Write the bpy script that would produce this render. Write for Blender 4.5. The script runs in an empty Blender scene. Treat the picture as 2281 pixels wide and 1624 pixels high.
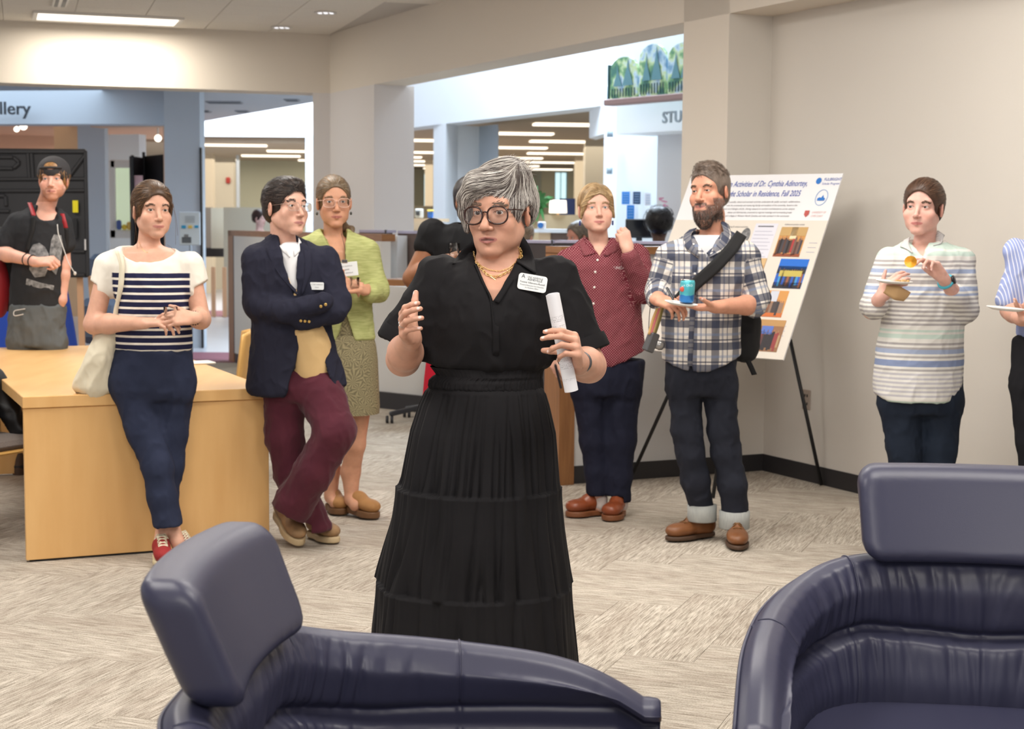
import bpy, math, random, time
import numpy as np
from mathutils import Matrix, Vector
T0 = time.time()
random.seed(7); RNG = np.random.RandomState(11)
SC = bpy.context.scene
COL = SC.collection

# ------------------------------------------------------------------ camera
FPX, CAMH = 3500.0, 1.52
PITCH = math.atan(313.0 / FPX); ROLL = -0.0075
cam_data = bpy.data.cameras.new('camera'); cam = bpy.data.objects.new('camera', cam_data)
COL.objects.link(cam); SC.camera = cam
cam_data.sensor_width = 36.0; cam_data.lens = 36.0 * FPX / 2281.0
cam.location = (0, 0, CAMH)
CR = Matrix.Rotation(math.pi / 2 - PITCH, 3, 'X') @ Matrix.Rotation(-ROLL, 3, 'Z')
cam.rotation_euler = CR.to_euler()
cam_data.dof.use_dof = True; cam_data.dof.focus_distance = 4.7; cam_data.dof.aperture_fstop = 6.3
cam_data.clip_end = 200
CRn = np.array(CR)

# ------------------------------------------------------------------ light
wd = bpy.data.worlds.new('world'); SC.world = wd; wd.use_nodes = True
wd.node_tree.nodes['Background'].inputs[0].default_value = (0.95, 0.95, 1.0, 1)
wd.node_tree.nodes['Background'].inputs[1].default_value = 0.62
SC.view_settings.view_transform = 'Standard'; SC.view_settings.look = 'None'
SC.view_settings.gamma = 1.0; SC.view_settings.use_curve_mapping = False
SC.view_settings.exposure = 0.2

def area(name, loc, size, power, color, rot=(0, 0, 0), sy=None):
    l = bpy.data.lights.new(name, 'AREA'); l.energy = power; l.color = color
    l.shape = 'RECTANGLE'; l.size = size; l.size_y = sy or size
    o = bpy.data.objects.new(name, l); COL.objects.link(o); o.location = loc; o.rotation_euler = rot
    return o
WARM = (1.0, 0.955, 0.895)
area('ceiling_panel_light', (-1.6, 3.0, 3.3), 1.2, 62, WARM, (0, 0, 0), 1.2)
area('ceiling_panel_light', (1.2, 3.2, 3.3), 1.2, 62, WARM, (0, 0, 0), 1.2)
area('ceiling_panel_light', (-2.9, 6.3, 3.3), 1.2, 60, WARM, (0, 0, 0), 1.2)
area('ceiling_panel_light', (0.1, 6.3, 3.3), 1.2, 60, WARM, (0, 0, 0), 1.2)
area('ceiling_panel_light', (-1.6, 8.9, 3.3), 1.2, 55, WARM, (0, 0, 0), 1.2)
area('ceiling_panel_light', (-4.2, 10.3, 3.3), 1.2, 60, WARM, (0, 0, 0), 1.2)
area('ceiling_panel_light', (1.5, 6.6, 3.3), 0.9, 30, WARM, (0, 0, 0), 0.9)
area('ceiling_panel_light', (0, -0.5, 3.2), 2.5, 115, WARM, (math.radians(35), 0, 0), 1.5)
area('skylight', (1.0, 19.0, 6.6), 5.0, 2600, (0.72, 0.86, 1.0), (0, 0, 0), 8.0)
area('skylight', (-7.5, 20.0, 3.1), 5.0, 170, (0.74, 0.87, 1.0), (0, 0, 0), 5.0)
area('skylight', (-4.5, 25.5, 6.0), 4.0, 900, (0.8, 0.9, 1.0), (math.radians(25), 0, 0), 3.0)
area('reading_room_light', (-2.0, 31.0, 2.85), 12.0, 620, (1.0, 0.9, 0.78), (0, 0, 0), 10.0)
area('gallery_light', (-9.0, 25.0, 3.0), 4.0, 90, (1.0, 0.78, 0.6), (0, 0, 0), 4.0)

# ------------------------------------------------------------------ picture measurement -> place
def ray(px, py):
    d = np.array([(px - 1140.5) / FPX, -(py - 812.0) / FPX, -1.0])
    return CRn @ d
def W(px, py, Y):
    d = ray(px, py); t = Y / d[1]
    return np.array([0, 0, CAMH]) + t * d
def G(px, py, z=0.0):
    d = ray(px, py); t = (z - CAMH) / d[2]
    return np.array([0, 0, CAMH]) + t * d
def proj(p):
    q = CRn.T @ (np.asarray(p, float) - np.array([0, 0, CAMH]))
    return (1140.5 + FPX * q[0] / -q[2], 812.0 - FPX * q[1] / -q[2])

# ------------------------------------------------------------------ materials
MATS = {}
def lin(c):
    """sRGB 0..255 triple -> linear"""
    o = []
    for v in c:
        v = v / 255.0
        o.append(v / 12.92 if v <= 0.04045 else ((v + 0.055) / 1.055) ** 2.4)
    return tuple(o)
class NT:
    def __init__(s, m): s.t = m.node_tree; s.n = s.t.nodes; s.l = s.t.links
    def new(s, ty, **kw):
        n = s.n.new(ty)
        for k, v in kw.items(): setattr(n, k, v)
        return n
    def link(s, a, b): s.l.new(a, b)
    def math(s, op, a, b=None, c=None):
        n = s.new('ShaderNodeMath', operation=op)
        for i, v in enumerate((a, b, c)):
            if v is None: continue
            if isinstance(v, (int, float)): n.inputs[i].default_value = v
            else: s.link(v, n.inputs[i])
        return n.outputs[0]
    def mix(s, fac, a, b, mode='MIX'):
        n = s.new('ShaderNodeMix', data_type='RGBA', blend_type=mode)
        for i, v in ((0, fac), (6, a), (7, b)):
            if isinstance(v, (int, float)): n.inputs[i].default_value = v
            elif isinstance(v, tuple): n.inputs[i].default_value = (*v[:3], 1)
            else: s.link(v, n.inputs[i])
        return n.outputs[2]
    def ramp(s, fac, stops, interp='LINEAR'):
        n = s.new('ShaderNodeValToRGB'); cr = n.color_ramp; cr.interpolation = interp
        while len(cr.elements) < len(stops): cr.elements.new(0.5)
        for e, (p, c) in zip(cr.elements, stops): e.position = p; e.color = (*c[:3], 1)
        s.link(fac, n.inputs[0]); return n.outputs[0]
def mat(name, color=(0.8, 0.8, 0.8), rough=0.6, metal=0.0, spec=0.5, noise=None, bump=None, attr=False,
        sss=0.0, emit=None, sheen=0.0, coat=0.0, alpha=None, trans=0.0, coord='Object', ior=None):
    """noise=(scale,(sx,sy,sz),amount,color2) ; bump=(scale,(sx,sy,sz),strength,dist)"""
    if name in MATS: return MATS[name]
    m = bpy.data.materials.new(name); m.use_nodes = True; MATS[name] = m
    b = m.node_tree.nodes['Principled BSDF']; nt = NT(m)
    b.inputs['Base Color'].default_value = (*color, 1); b.inputs['Roughness'].default_value = rough
    b.inputs['Metallic'].default_value = metal; b.inputs['Specular IOR Level'].default_value = spec
    if ior: b.inputs['IOR'].default_value = ior
    colout = None
    if attr:
        a = nt.new('ShaderNodeAttribute', attribute_name='Col'); colout = a.outputs['Color']
    if noise or bump:
        tc = nt.new('ShaderNodeTexCoord')
    if noise:
        mp = nt.new('ShaderNodeMapping'); nt.link(tc.outputs[coord], mp.inputs[0]); mp.inputs['Scale'].default_value = noise[1]
        nz = nt.new('ShaderNodeTexNoise'); nz.inputs['Scale'].default_value = noise[0]; nz.inputs['Detail'].default_value = 5
        nt.link(mp.outputs[0], nz.inputs[0])
        f = nt.math('MULTIPLY', nt.ramp(nz.outputs[0], [(0.3, (0, 0, 0)), (0.7, (1, 1, 1))]), noise[2])
        colout = nt.mix(f, colout if colout is not None else color, noise[3])
    if colout is not None: nt.link(colout, b.inputs['Base Color'])
    if bump:
        mp = nt.new('ShaderNodeMapping'); nt.link(tc.outputs[coord], mp.inputs[0]); mp.inputs['Scale'].default_value = bump[1]
        nz = nt.new('ShaderNodeTexNoise'); nz.inputs['Scale'].default_value = bump[0]; nz.inputs['Detail'].default_value = 6
        nt.link(mp.outputs[0], nz.inputs[0])
        bp = nt.new('ShaderNodeBump'); bp.inputs['Strength'].default_value = bump[2]; bp.inputs['Distance'].default_value = bump[3]
        nt.link(nz.outputs[0], bp.inputs['Height']); nt.link(bp.outputs[0], b.inputs['Normal'])
    if sss:
        b.inputs['Subsurface Weight'].default_value = sss; b.inputs['Subsurface Radius'].default_value = (0.5, 0.2, 0.1)
        b.inputs['Subsurface Scale'].default_value = 0.01
    if emit:
        b.inputs['Emission Color'].default_value = (*emit[0], 1); b.inputs['Emission Strength'].default_value = emit[1]
    if sheen: b.inputs['Sheen Weight'].default_value = sheen
    if coat: b.inputs['Coat Weight'].default_value = coat
    if trans: b.inputs['Transmission Weight'].default_value = trans
    if alpha is not None: b.inputs['Alpha'].default_value = alpha
    return m

# ------------------------------------------------------------------ objects
def tag(o, label=None, cat=None, group=None, kind=None):
    if label: o['label'] = label
    if cat: o['category'] = cat
    if group: o['group'] = group
    if kind: o['kind'] = kind
    return o
def empty(name, loc, label, cat, group=None, rz=0.0):
    o = bpy.data.objects.new(name, None); COL.objects.link(o)
    o.location = loc; o.rotation_euler = (0, 0, rz); o.empty_display_size = 0.1
    return tag(o, label, cat, group)
def mesh_np(name, V, F, m, parent=None, smooth=True, col=None, uv=None, world=True, matidx=None):
    """V (n,3) world coordinates, F list/array of quads or mixed polys"""
    me = bpy.data.meshes.new(name)
    V = np.asarray(V, np.float32)
    if isinstance(F, np.ndarray):
        nf, k = F.shape
        me.vertices.add(len(V)); me.vertices.foreach_set('co', V.ravel())
        me.loops.add(nf * k); me.loops.foreach_set('vertex_index', F.astype(np.int32).ravel())
        me.polygons.add(nf); me.polygons.foreach_set('loop_start', np.arange(0, nf * k, k, dtype=np.int32))
        me.update(calc_edges=True)
    else:
        me.from_pydata([tuple(map(float, v)) for v in V], [], [tuple(map(int, f)) for f in F]); me.update()
    me.polygons.foreach_set('use_smooth', np.full(len(me.polygons), smooth))
    if col is not None:
        a = me.color_attributes.new('Col', 'FLOAT_COLOR', 'POINT')
        c = np.ones((len(V), 4), np.float32); c[:, :3] = col; a.data.foreach_set('color', c.ravel())
    if uv is not None:
        a = me.attributes.new('UVW', 'FLOAT_VECTOR', 'POINT')
        u = np.zeros((len(V), 3), np.float32); u[:, :uv.shape[1]] = uv; a.data.foreach_set('vector', u.ravel())
    ms = m if isinstance(m, (list, tuple)) else [m]
    for q in ms: me.materials.append(q)
    if matidx is not None: me.polygons.foreach_set('material_index', np.asarray(matidx, np.int32))
    me.validate()
    o = bpy.data.objects.new(name, me); COL.objects.link(o)
    if parent is not None:
        o.parent = parent
        if world: bpy_parent_inv(o, parent)
    return o
def wmat(o):
    M = Matrix.LocRotScale(o.location, o.rotation_euler, o.scale)
    if o.parent: M = wmat(o.parent) @ o.matrix_parent_inverse @ M
    return M
def bpy_parent_inv(o, parent): o.matrix_parent_inverse = wmat(parent).inverted()

class MB:
    """collects simple pieces into one mesh"""
    def __init__(s): s.V = []; s.F = []; s.M = []; s.n = 0
    def add(s, V, F, mi=0):
        V = np.asarray(V, float); s.V.append(V)
        for f in F: s.F.append([i + s.n for i in f]); s.M.append(mi)
        s.n += len(V); return s
    def box(s, c, size, R=None, mi=0, bev=0.0):
        c = np.asarray(c, float); h = np.asarray(size, float) / 2
        R = np.eye(3) if R is None else np.asarray(R, float)
        b = min(bev, h.min() * 0.9)
        if b <= 0:
            v = np.array([[x, y, z] for x in (-1, 1) for y in (-1, 1) for z in (-1, 1)]) * h
            f = [(0, 1, 3, 2), (4, 6, 7, 5), (0, 4, 5, 1), (2, 3, 7, 6), (0, 2, 6, 4), (1, 5, 7, 3)]
            return s.add(v @ R.T + c, f, mi)
        v = []; idx = {}
        for sx in (-1, 1):
            for sy in (-1, 1):
                for sz in (-1, 1):
                    for ax in range(3):
                        p = np.array([sx, sy, sz]) * (h - b); p[ax] = (sx, sy, sz)[ax] * h[ax]
                        idx[(sx, sy, sz, ax)] = len(v); v.append(p)
        f = []
        for ax in range(3):
            o1, o2 = [k for k in range(3) if k != ax]
            for sg in (-1, 1):
                q = []
                for a_, b_ in ((-1, -1), (1, -1), (1, 1), (-1, 1)):
                    t = [0, 0, 0]; t[ax] = sg; t[o1] = a_; t[o2] = b_; q.append(idx[(*t, ax)])
                if (sg < 0) != (ax == 1): q = q[::-1]
                f.append(q)
        for ax in range(3):      # edges parallel to ax
            o1, o2 = [k for k in range(3) if k != ax]
            for a_ in (-1, 1):
                for b_ in (-1, 1):
                    t0 = [0, 0, 0]; t0[ax] = -1; t0[o1] = a_; t0[o2] = b_; t1 = list(t0); t1[ax] = 1
                    q = [idx[(*t0, o1)], idx[(*t1, o1)], idx[(*t1, o2)], idx[(*t0, o2)]]
                    if (a_ * b_ < 0) != (ax == 1): q = q[::-1]
                    f.append(q)
        for sx in (-1, 1):
            for sy in (-1, 1):
                for sz in (-1, 1):
                    q = [idx[(sx, sy, sz, k)] for k in range(3)]
                    if sx * sy * sz < 0: q = q[::-1]
                    f.append(q)
        return s.add(np.array(v) @ R.T + c, f, mi)
    def beam(s, a, b, w, h=None, mi=0, up=(0, 0, 1), bev=0.0):
        a = np.asarray(a, float); b = np.asarray(b, float); d = b - a; L = np.linalg.norm(d); d = d / L
        up = np.asarray(up, float); x = np.cross(d, up)
        if np.linalg.norm(x) < 1e-4: x = np.cross(d, (1, 0, 0))
        x /= np.linalg.norm(x); u = np.cross(x, d)
        return s.box((a + b) / 2, (w, L, h or w), np.stack([x, d, u], 1), mi, bev)
    def tube(s, pts, r, n=10, mi=0, cap=True):
        pts = np.asarray(pts, float); m = len(pts); r = np.broadcast_to(np.asarray(r, float), (m,))
        t = np.gradient(pts, axis=0); t /= np.linalg.norm(t, axis=1)[:, None] + 1e-12
        ref = np.array([0, 0, 1.0]) if abs(t[0, 2]) < 0.9 else np.array([1.0, 0, 0])
        x = np.cross(ref, t[0]); x /= np.linalg.norm(x); V = []
        for i in range(m):
            x = x - t[i] * (x @ t[i]); x /= np.linalg.norm(x); y = np.cross(t[i], x)
            for k in range(n):
                a = 2 * math.pi * k / n; V.append(pts[i] + r[i] * (math.cos(a) * x + math.sin(a) * y))
        F = [(i * n + k, i * n + (k + 1) % n, (i + 1) * n + (k + 1) % n, (i + 1) * n + k) for i in range(m - 1) for k in range(n)]
        if cap: F += [tuple(range(n))[::-1], tuple((m - 1) * n + k for k in range(n))]
        return s.add(V, F, mi)
    def lathe(s, c, prof, n=24, R=None, mi=0, sx=1.0, sy=1.0):
        """prof list of (r,z)"""
        R = np.eye(3) if R is None else np.asarray(R, float); V = []
        for r, z in prof:
            for k in range(n):
                a = 2 * math.pi * k / n; V.append((r * sx * math.cos(a), r * sy * math.sin(a), z))
        m = len(prof)
        F = [(i * n + k, i * n + (k + 1) % n, (i + 1) * n + (k + 1) % n, (i + 1) * n + k) for i in range(m - 1) for k in range(n)]
        if prof[0][0] > 1e-6: F.append(tuple(range(n))[::-1])
        if prof[-1][0] > 1e-6: F.append(tuple((m - 1) * n + k for k in range(n)))
        return s.add(np.array(V) @ R.T + np.asarray(c, float), F, mi)
    def prism(s, poly, d, mi=0):
        """poly: list of 3-d points (planar), extruded by vector d"""
        P = np.asarray(poly, float); n = len(P); V = np.vstack([P, P + np.asarray(d, float)])
        F = [tuple(range(n))[::-1], tuple(range(n, 2 * n))] + [(i, (i + 1) % n, n + (i + 1) % n, n + i) for i in range(n)]
        return s.add(V, F, mi)
    def ell(s, c, r, n=14, R=None, mi=0):
        prof = [(max(1e-7, math.sin(math.pi * i / n)), -math.cos(math.pi * i / n)) for i in range(n + 1)]
        R = np.eye(3) if R is None else np.asarray(R, float); V = []; k2 = n + 4
        for rr, z in prof:
            for k in range(k2):
                a = 2 * math.pi * k / k2; V.append((rr * r[0] * math.cos(a), rr * r[1] * math.sin(a), z * r[2]))
        F = [(i * k2 + k, i * k2 + (k + 1) % k2, (i + 1) * k2 + (k + 1) % k2, (i + 1) * k2 + k) for i in range(n) for k in range(k2)]
        return s.add(np.array(V) @ R.T + np.asarray(c, float), F, mi)
    def build(s, name, m, parent=None, smooth=False, **kw):
        V = np.vstack(s.V)
        o = mesh_np(name, V, s.F, m, parent, smooth, matidx=s.M if isinstance(m, (list, tuple)) else None, **kw)
        if smooth == 'auto': pass
        return o

def rotz(a):
    c, s = math.cos(a), math.sin(a); return np.array([[c, -s, 0], [s, c, 0], [0, 0, 1.0]])
def rotx(a):
    c, s = math.cos(a), math.sin(a); return np.array([[1.0, 0, 0], [0, c, -s], [0, s, c]])
def roty(a):
    c, s = math.cos(a), math.sin(a); return np.array([[c, 0, s], [0, 1.0, 0], [-s, 0, c]])
def nrm(v):
    v = np.asarray(v, float); return v / (np.linalg.norm(v) + 1e-12)

# ------------------------------------------------------------------ numpy noise
_perm = RNG.permutation(256); _perm = np.concatenate([_perm, _perm, _perm])
_grad = RNG.randn(256, 3); _grad /= np.linalg.norm(_grad, axis=1)[:, None]
def pnoise(P):
    P = np.asarray(P, float); i = np.floor(P).astype(int); f = P - i; u = f * f * f * (f * (f * 6 - 15) + 10)
    r = 0
    for dx in (0, 1):
        wx = u[:, 0] if dx else 1 - u[:, 0]
        for dy in (0, 1):
            wy = u[:, 1] if dy else 1 - u[:, 1]
            for dz in (0, 1):
                wz = u[:, 2] if dz else 1 - u[:, 2]
                h = _perm[(_perm[(_perm[(i[:, 0] + dx) & 255] + i[:, 1] + dy) & 255] + i[:, 2] + dz) & 255]
                g = _grad[h]; r = r + wx * wy * wz * (g[:, 0] * (f[:, 0] - dx) + g[:, 1] * (f[:, 1] - dy) + g[:, 2] * (f[:, 2] - dz))
    return r
def fbm(P, o=3):
    r = 0; a = 1.0; P = np.asarray(P, float)
    for k in range(o): r = r + a * pnoise(P * 2 ** k + 17.3 * k); a *= 0.5
    return r

# ------------------------------------------------------------------ implicit surfaces (for bodies, clothes, hair)
def smin(a, b, k):
    if k <= 0: return np.minimum(a, b)
    h = np.maximum(k - np.abs(a - b), 0) / k; return np.minimum(a, b) - h * h * k * 0.25
def smax(a, b, k): return -smin(-a, -b, k)
class Frame:
    def __init__(s, c=(0, 0, 0), R=None, sc=1.0):
        s.c = np.asarray(c, float); s.R = np.eye(3) if R is None else np.asarray(R, float); s.s = sc
    def w(s, p): return s.c + s.s * (s.R @ np.asarray(p, float))
    def loc(s, P): return ((P - s.c) @ s.R) / s.s
    def d(s, v): return s.R @ np.asarray(v, float)
ID = Frame()
class Sdf:
    def __init__(s): s.pr = []
    def _add(s, fn, lo, hi, k, op, fr):
        cs = np.array([fr.w((x, y, z)) for x in (lo[0], hi[0]) for y in (lo[1], hi[1]) for z in (lo[2], hi[2])])
        s.pr.append((fn, cs.min(0), cs.max(0), k, op, fr)); return s
    def cone(s, a, b, ra, rb=None, k=0.01, op='+', fr=ID, flat=None):
        """round cone; flat=(axis vector, ratio) squeezes the section along axis"""
        a = np.asarray(a, float); b = np.asarray(b, float); rb = ra if rb is None else rb
        ab = b - a; L2 = ab @ ab + 1e-12; rm = max(ra, rb)
        if flat is not None: ax = nrm(flat[0]); rt = flat[1]
        def fn(P):
            t = np.clip((P - a) @ ab / L2, 0, 1); q = P - a - t[:, None] * ab; r = ra + (rb - ra) * t
            if flat is not None:
                c = q @ ax; q = q + np.outer(c * (1 / rt - 1), ax)
                return (np.sqrt((q * q).sum(1)) - r) * (0.5 + 0.5 * rt)
            return np.sqrt((q * q).sum(1)) - r
        return s._add(fn, np.minimum(a, b) - rm, np.maximum(a, b) + rm, k, op, fr)
    def ell(s, c, r, k=0.01, op='+', fr=ID, R=None):
        c = np.asarray(c, float); r = np.asarray(r, float)
        def fn(P):
            q = P - c
            if R is not None: q = q @ R
            k0 = np.sqrt(((q / r) ** 2).sum(1)); k1 = np.sqrt(((q / r ** 2) ** 2).sum(1)) + 1e-9
            return k0 * (k0 - 1) / k1
        rm = r if R is None else np.full(3, r.max())
        return s._add(fn, c - rm, c + rm, k, op, fr)
    def loft(s, lv, k=0.02, op='+', fr=ID, p=2.0, yaw=0.0):
        """lv: rows (z, cx, cy, a, b) – stacked elliptic sections"""
        lv = np.asarray(sorted([tuple(x) for x in lv]), float); z = lv[:, 0]
        zz = np.linspace(z[0], z[-1], 80)
        from_ = [np.interp(zz, z, lv[:, j]) for j in range(1, 5)]
        ker = np.array([1, 2, 3, 2, 1.0]); ker /= ker.sum()
        sm = []
        for a in from_:
            b = np.convolve(np.pad(a, 2, mode='edge'), ker, 'valid'); b[0] = a[0]; b[-1] = a[-1]; sm.append(b)
        cy_, sy_ = math.cos(yaw), math.sin(yaw)
        def fn(P):
            cx = np.interp(P[:, 2], zz, sm[0]); cyy = np.interp(P[:, 2], zz, sm[1])
            A = np.interp(P[:, 2], zz, sm[2]); B = np.interp(P[:, 2], zz, sm[3])
            x = P[:, 0] - cx; y = P[:, 1] - cyy
            if yaw: x, y = cy_ * x + sy_ * y, -sy_ * x + cy_ * y
            if p == 2.0: e = np.sqrt((x / A) ** 2 + (y / B) ** 2)
            else: e = ((np.abs(x) / A) ** p + (np.abs(y) / B) ** p) ** (1 / p)
            d = (e - 1) * np.minimum(A, B)
            dz = np.maximum(z[0] - P[:, 2], P[:, 2] - z[-1])
            return smax(d, dz, 0.02)
        m = max(lv[:, 3].max(), lv[:, 4].max())
        lo = np.array([lv[:, 1].min() - m, lv[:, 2].min() - m, z[0]]); hi = np.array([lv[:, 1].max() + m, lv[:, 2].max() + m, z[-1]])
        return s._add(fn, lo, hi, k, op, fr)
    def box(s, c, h, r=0.0, k=0.0, op='+', fr=ID, R=None):
        c = np.asarray(c, float); h = np.asarray(h, float)
        def fn(P):
            q = P - c
            if R is not None: q = q @ R
            q = np.abs(q) - (h - r)
            return np.sqrt((np.maximum(q, 0) ** 2).sum(1)) + np.minimum(q.max(1), 0) - r
        m = h if R is None else np.full(3, np.linalg.norm(h))
        return s._add(fn, c - m, c + m, k, op, fr)
    def cut(s, p, n, k=0.004):
        """keep the side n points away from"""
        p = np.asarray(p, float); n = nrm(n)
        s.pr.append((lambda P: (P - p) @ n, None, None, k, 'x', ID)); return s
    def fn(s, f, k=0.0, op='+', lo=(-9, -9, -9), hi=(9, 9, 9)):
        s.pr.append((f, np.asarray(lo, float), np.asarray(hi, float), k, op, ID)); return s
    def ev(s, P, grp=None, pad=0.0):
        """grp: (nb, m) block grouping: P has nb*m rows"""
        d = np.full(len(P), 1.0)
        if grp: B = P.reshape(grp[0], grp[1], 3); c0 = B.min(1); c1 = B.max(1)
        for fn, lo, hi, k, op, fr in s.pr:
            if lo is not None and grp:
                e = k + 0.012
                mk = np.all((c1 >= lo - e) & (c0 <= hi + e), axis=1)
                if not mk.any(): continue
                ix = np.repeat(mk, grp[1]); Q = P[ix]
            else: ix = slice(None); Q = P
            L = Q if fr is ID else fr.loc(Q)
            v = fn(L) * fr.s; o = d[ix]
            if op == '+': d[ix] = smin(o, v, k)
            elif op == '-': d[ix] = smax(o, -v, k)
            elif op == 'x': d[ix] = smax(o, v, k)
            elif op == 'a': d[ix] = o + v
        return d
    def bounds(s):
        a = [(lo, hi) for f, lo, hi, k, op, fr in s.pr if op == '+']
        return np.min([x[0] for x in a], 0) - 0.012, np.max([x[1] for x in a], 0) + 0.012
    def grad(s, P, e=0.002):
        g = np.stack([s.ev(P + np.eye(3)[i] * e) - s.ev(P - np.eye(3)[i] * e) for i in range(3)], 1)
        return g / (np.linalg.norm(g, axis=1)[:, None] + 1e-9)
    def mesh(s, h, smooth_it=1):
        lo, hi = s.bounds(); N = 8; bs = N * h
        nb = np.ceil((hi - lo) / bs).astype(int)
        g = np.stack(np.meshgrid(*[np.arange(n) for n in nb], indexing='ij'), -1).reshape(-1, 3)
        cen = lo + (g + 0.5) * bs
        dc = s.ev(cen, grp=(len(cen), 1)) if False else _ev_loose(s, cen, bs)
        g = g[dc < 0.87 * bs * 1.6 + 0.004]
        o = np.stack(np.meshgrid(*[np.arange(N + 1)] * 3, indexing='ij'), -1).reshape(-1, 3)
        D = np.empty((len(g), (N + 1) ** 3), np.float32)
        ch = 600
        for i in range(0, len(g), ch):
            gg = g[i:i + ch]; P = lo + ((gg[:, None, :] * N + o[None]) * h).reshape(-1, 3)
            D[i:i + ch] = s.ev(P, grp=(len(gg), (N + 1) ** 3)).reshape(len(gg), -1)
        D = D.reshape(-1, N + 1, N + 1, N + 1)
        D = np.where(D == 0, 1e-7, D)
        keep = (D.min(axis=(1, 2, 3)) < 0) & (D.max(axis=(1, 2, 3)) > 0); D = D[keep]; g = g[keep]
        S = D < 0
        cnt = sum(S[:, a:N + a, b:N + b, c:N + c].astype(np.int8) for a in (0, 1) for b in (0, 1) for c in (0, 1))
        act = (cnt > 0) & (cnt < 8); bi, ci, cj, ck = np.nonzero(act)
        acc = np.zeros((len(bi), 3)); num = np.zeros(len(bi))
        for ax in range(3):
            for a in (0, 1):
                for b in (0, 1):
                    q0 = [0, 0, 0]; oth = [x for x in range(3) if x != ax]; q0[oth[0]] = a; q0[oth[1]] = b; q1 = list(q0); q1[ax] = 1
                    d0 = D[bi, ci + q0[0], cj + q0[1], ck + q0[2]]; d1 = D[bi, ci + q1[0], cj + q1[1], ck + q1[2]]
                    m = (d0 < 0) != (d1 < 0); t = np.where(m, d0 / np.where(m, d0 - d1, 1), 0)
                    pt = np.tile(np.array(q0, float), (len(bi), 1)); pt[:, ax] = t
                    acc += pt * m[:, None]; num += m
        vloc = acc / num[:, None]
        cell = g[bi] * N + np.stack([ci, cj, ck], 1)
        V = lo + (cell + vloc) * h
        dim = nb * N + 2
        key = lambda c: ((c[:, 0] + 1) * (dim[1] + 2) + c[:, 1] + 1) * (dim[2] + 2) + c[:, 2] + 1
        K = key(cell); order = np.argsort(K); Ks = K[order]
        F = []
        for ax in range(3):
            sl0 = [slice(0, N)] * 3; sl1 = [slice(0, N)] * 3; sl1[ax] = slice(1, N + 1)
            A = S[(slice(None), *sl0)]; B = S[(slice(None), *sl1)]
            ei, x, y, z = np.nonzero(A != B)
            if not len(ei): continue
            base = g[ei] * N + np.stack([x, y, z], 1); u, v = [(1, 2), (2, 0), (0, 1)][ax]
            eu = np.eye(3, dtype=int)[u]; ev = np.eye(3, dtype=int)[v]
            q = []
            for du, dv in ((-1, -1), (0, -1), (0, 0), (-1, 0)):
                kk = key(base + eu * du + ev * dv); j = np.clip(np.searchsorted(Ks, kk), 0, len(Ks) - 1)
                q.append(np.where(Ks[j] == kk, order[j], -1))
            q = np.stack(q, 1); fl = B[ei, x, y, z]
            q = np.where(fl[:, None], q[:, ::-1], q); q = q[(q >= 0).all(1)]; F.append(q)
        F = np.vstack(F)
        for _ in range(smooth_it): V = lap(V, F, 0.5)
        return V, F
def _ev_loose(s, cen, bs):
    d = np.full(len(cen), 9.0)
    for fn, lo, hi, k, op, fr in s.pr:
        if op != '+': continue
        mk = np.all((cen >= lo - 2 * bs) & (cen <= hi + 2 * bs), axis=1)
        if mk.any():
            Q = cen[mk]; L = Q if fr is ID else fr.loc(Q); d[mk] = smin(d[mk], fn(L) * fr.s, k)
    # keep only the shell and the interior near cuts
    sub = [p for p in s.pr if p[4] in '-x']
    if not sub: return np.abs(d)
    near = np.abs(d)
    for fn, lo, hi, k, op, fr in sub:
        L = cen if fr is ID else fr.loc(cen); v = fn(L) * fr.s
        near = np.minimum(near, np.where(d < 2 * bs, np.abs(v), 9))
    return near
def lap(V, F, lam):
    n = len(V); acc = np.zeros_like(V); c = np.zeros(n); k = F.shape[1]
    for i in range(k):
        a = F[:, i]; b = F[:, (i + 1) % k]
        for j in range(3): acc[:, j] += np.bincount(a, V[b, j], n) + np.bincount(b, V[a, j], n)
        c += np.bincount(a, minlength=n) + np.bincount(b, minlength=n)
    c[c == 0] = 1
    return V + lam * (acc / c[:, None] - V) * (c[:, None] > 1)
def vnorm(V, F):
    a, b, c = V[F[:, 0]], V[F[:, 1]], V[F[:, 2]]; fn = np.cross(b - a, c - a)
    if F.shape[1] == 4: fn = fn + np.cross(c - a, V[F[:, 3]] - a)
    N = np.zeros_like(V)
    for i in range(F.shape[1]):
        for j in range(3): N[:, j] += np.bincount(F[:, i], fn[:, j], len(V))
    return N / (np.linalg.norm(N, axis=1)[:, None] + 1e-12)
# ------------------------------------------------------------------ room shell
def paint(name, c, r=0.75, c2=None):
    return mat(name, lin(c), r, spec=0.3, noise=(1.3, (1, 1, 1), 0.25, lin(c2 or tuple(v - 8 for v in c))), bump=(260, (1, 1, 1), 0.08, 0.001))
CREAM = paint('cream_wall_paint', (222, 213, 200)); GREYW = paint('grey_wall_paint', (214, 208, 199)); BEIGE = paint('beige_wall_paint', (204, 196, 176))
WHITEW = paint('white_wall_paint', (228, 233, 238)); COOL = paint('cool_grey_paint', (188, 198, 208)); PEACH = paint('peach_wall_paint', (212, 178, 152))
BLACKB = mat('black_rubber_base', lin((42, 40, 42)), .5); 
def tri_prism(poly2, z0, z1, name, m, parent=None, kind='structure', **kw):
    P = [np.array([x, y, z0]) for x, y in poly2]; a = sum(P[i][0] * P[(i + 1) % len(P)][1] - P[(i + 1) % len(P)][0] * P[i][1] for i in range(len(P)))
    if a < 0: P = P[::-1]
    mb = MB(); mb.prism(P, (0, 0, z1 - z0)); o = mb.build(name, m, parent); 
    if parent is None and kind: tag(o, kind=kind)
    return o
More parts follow.
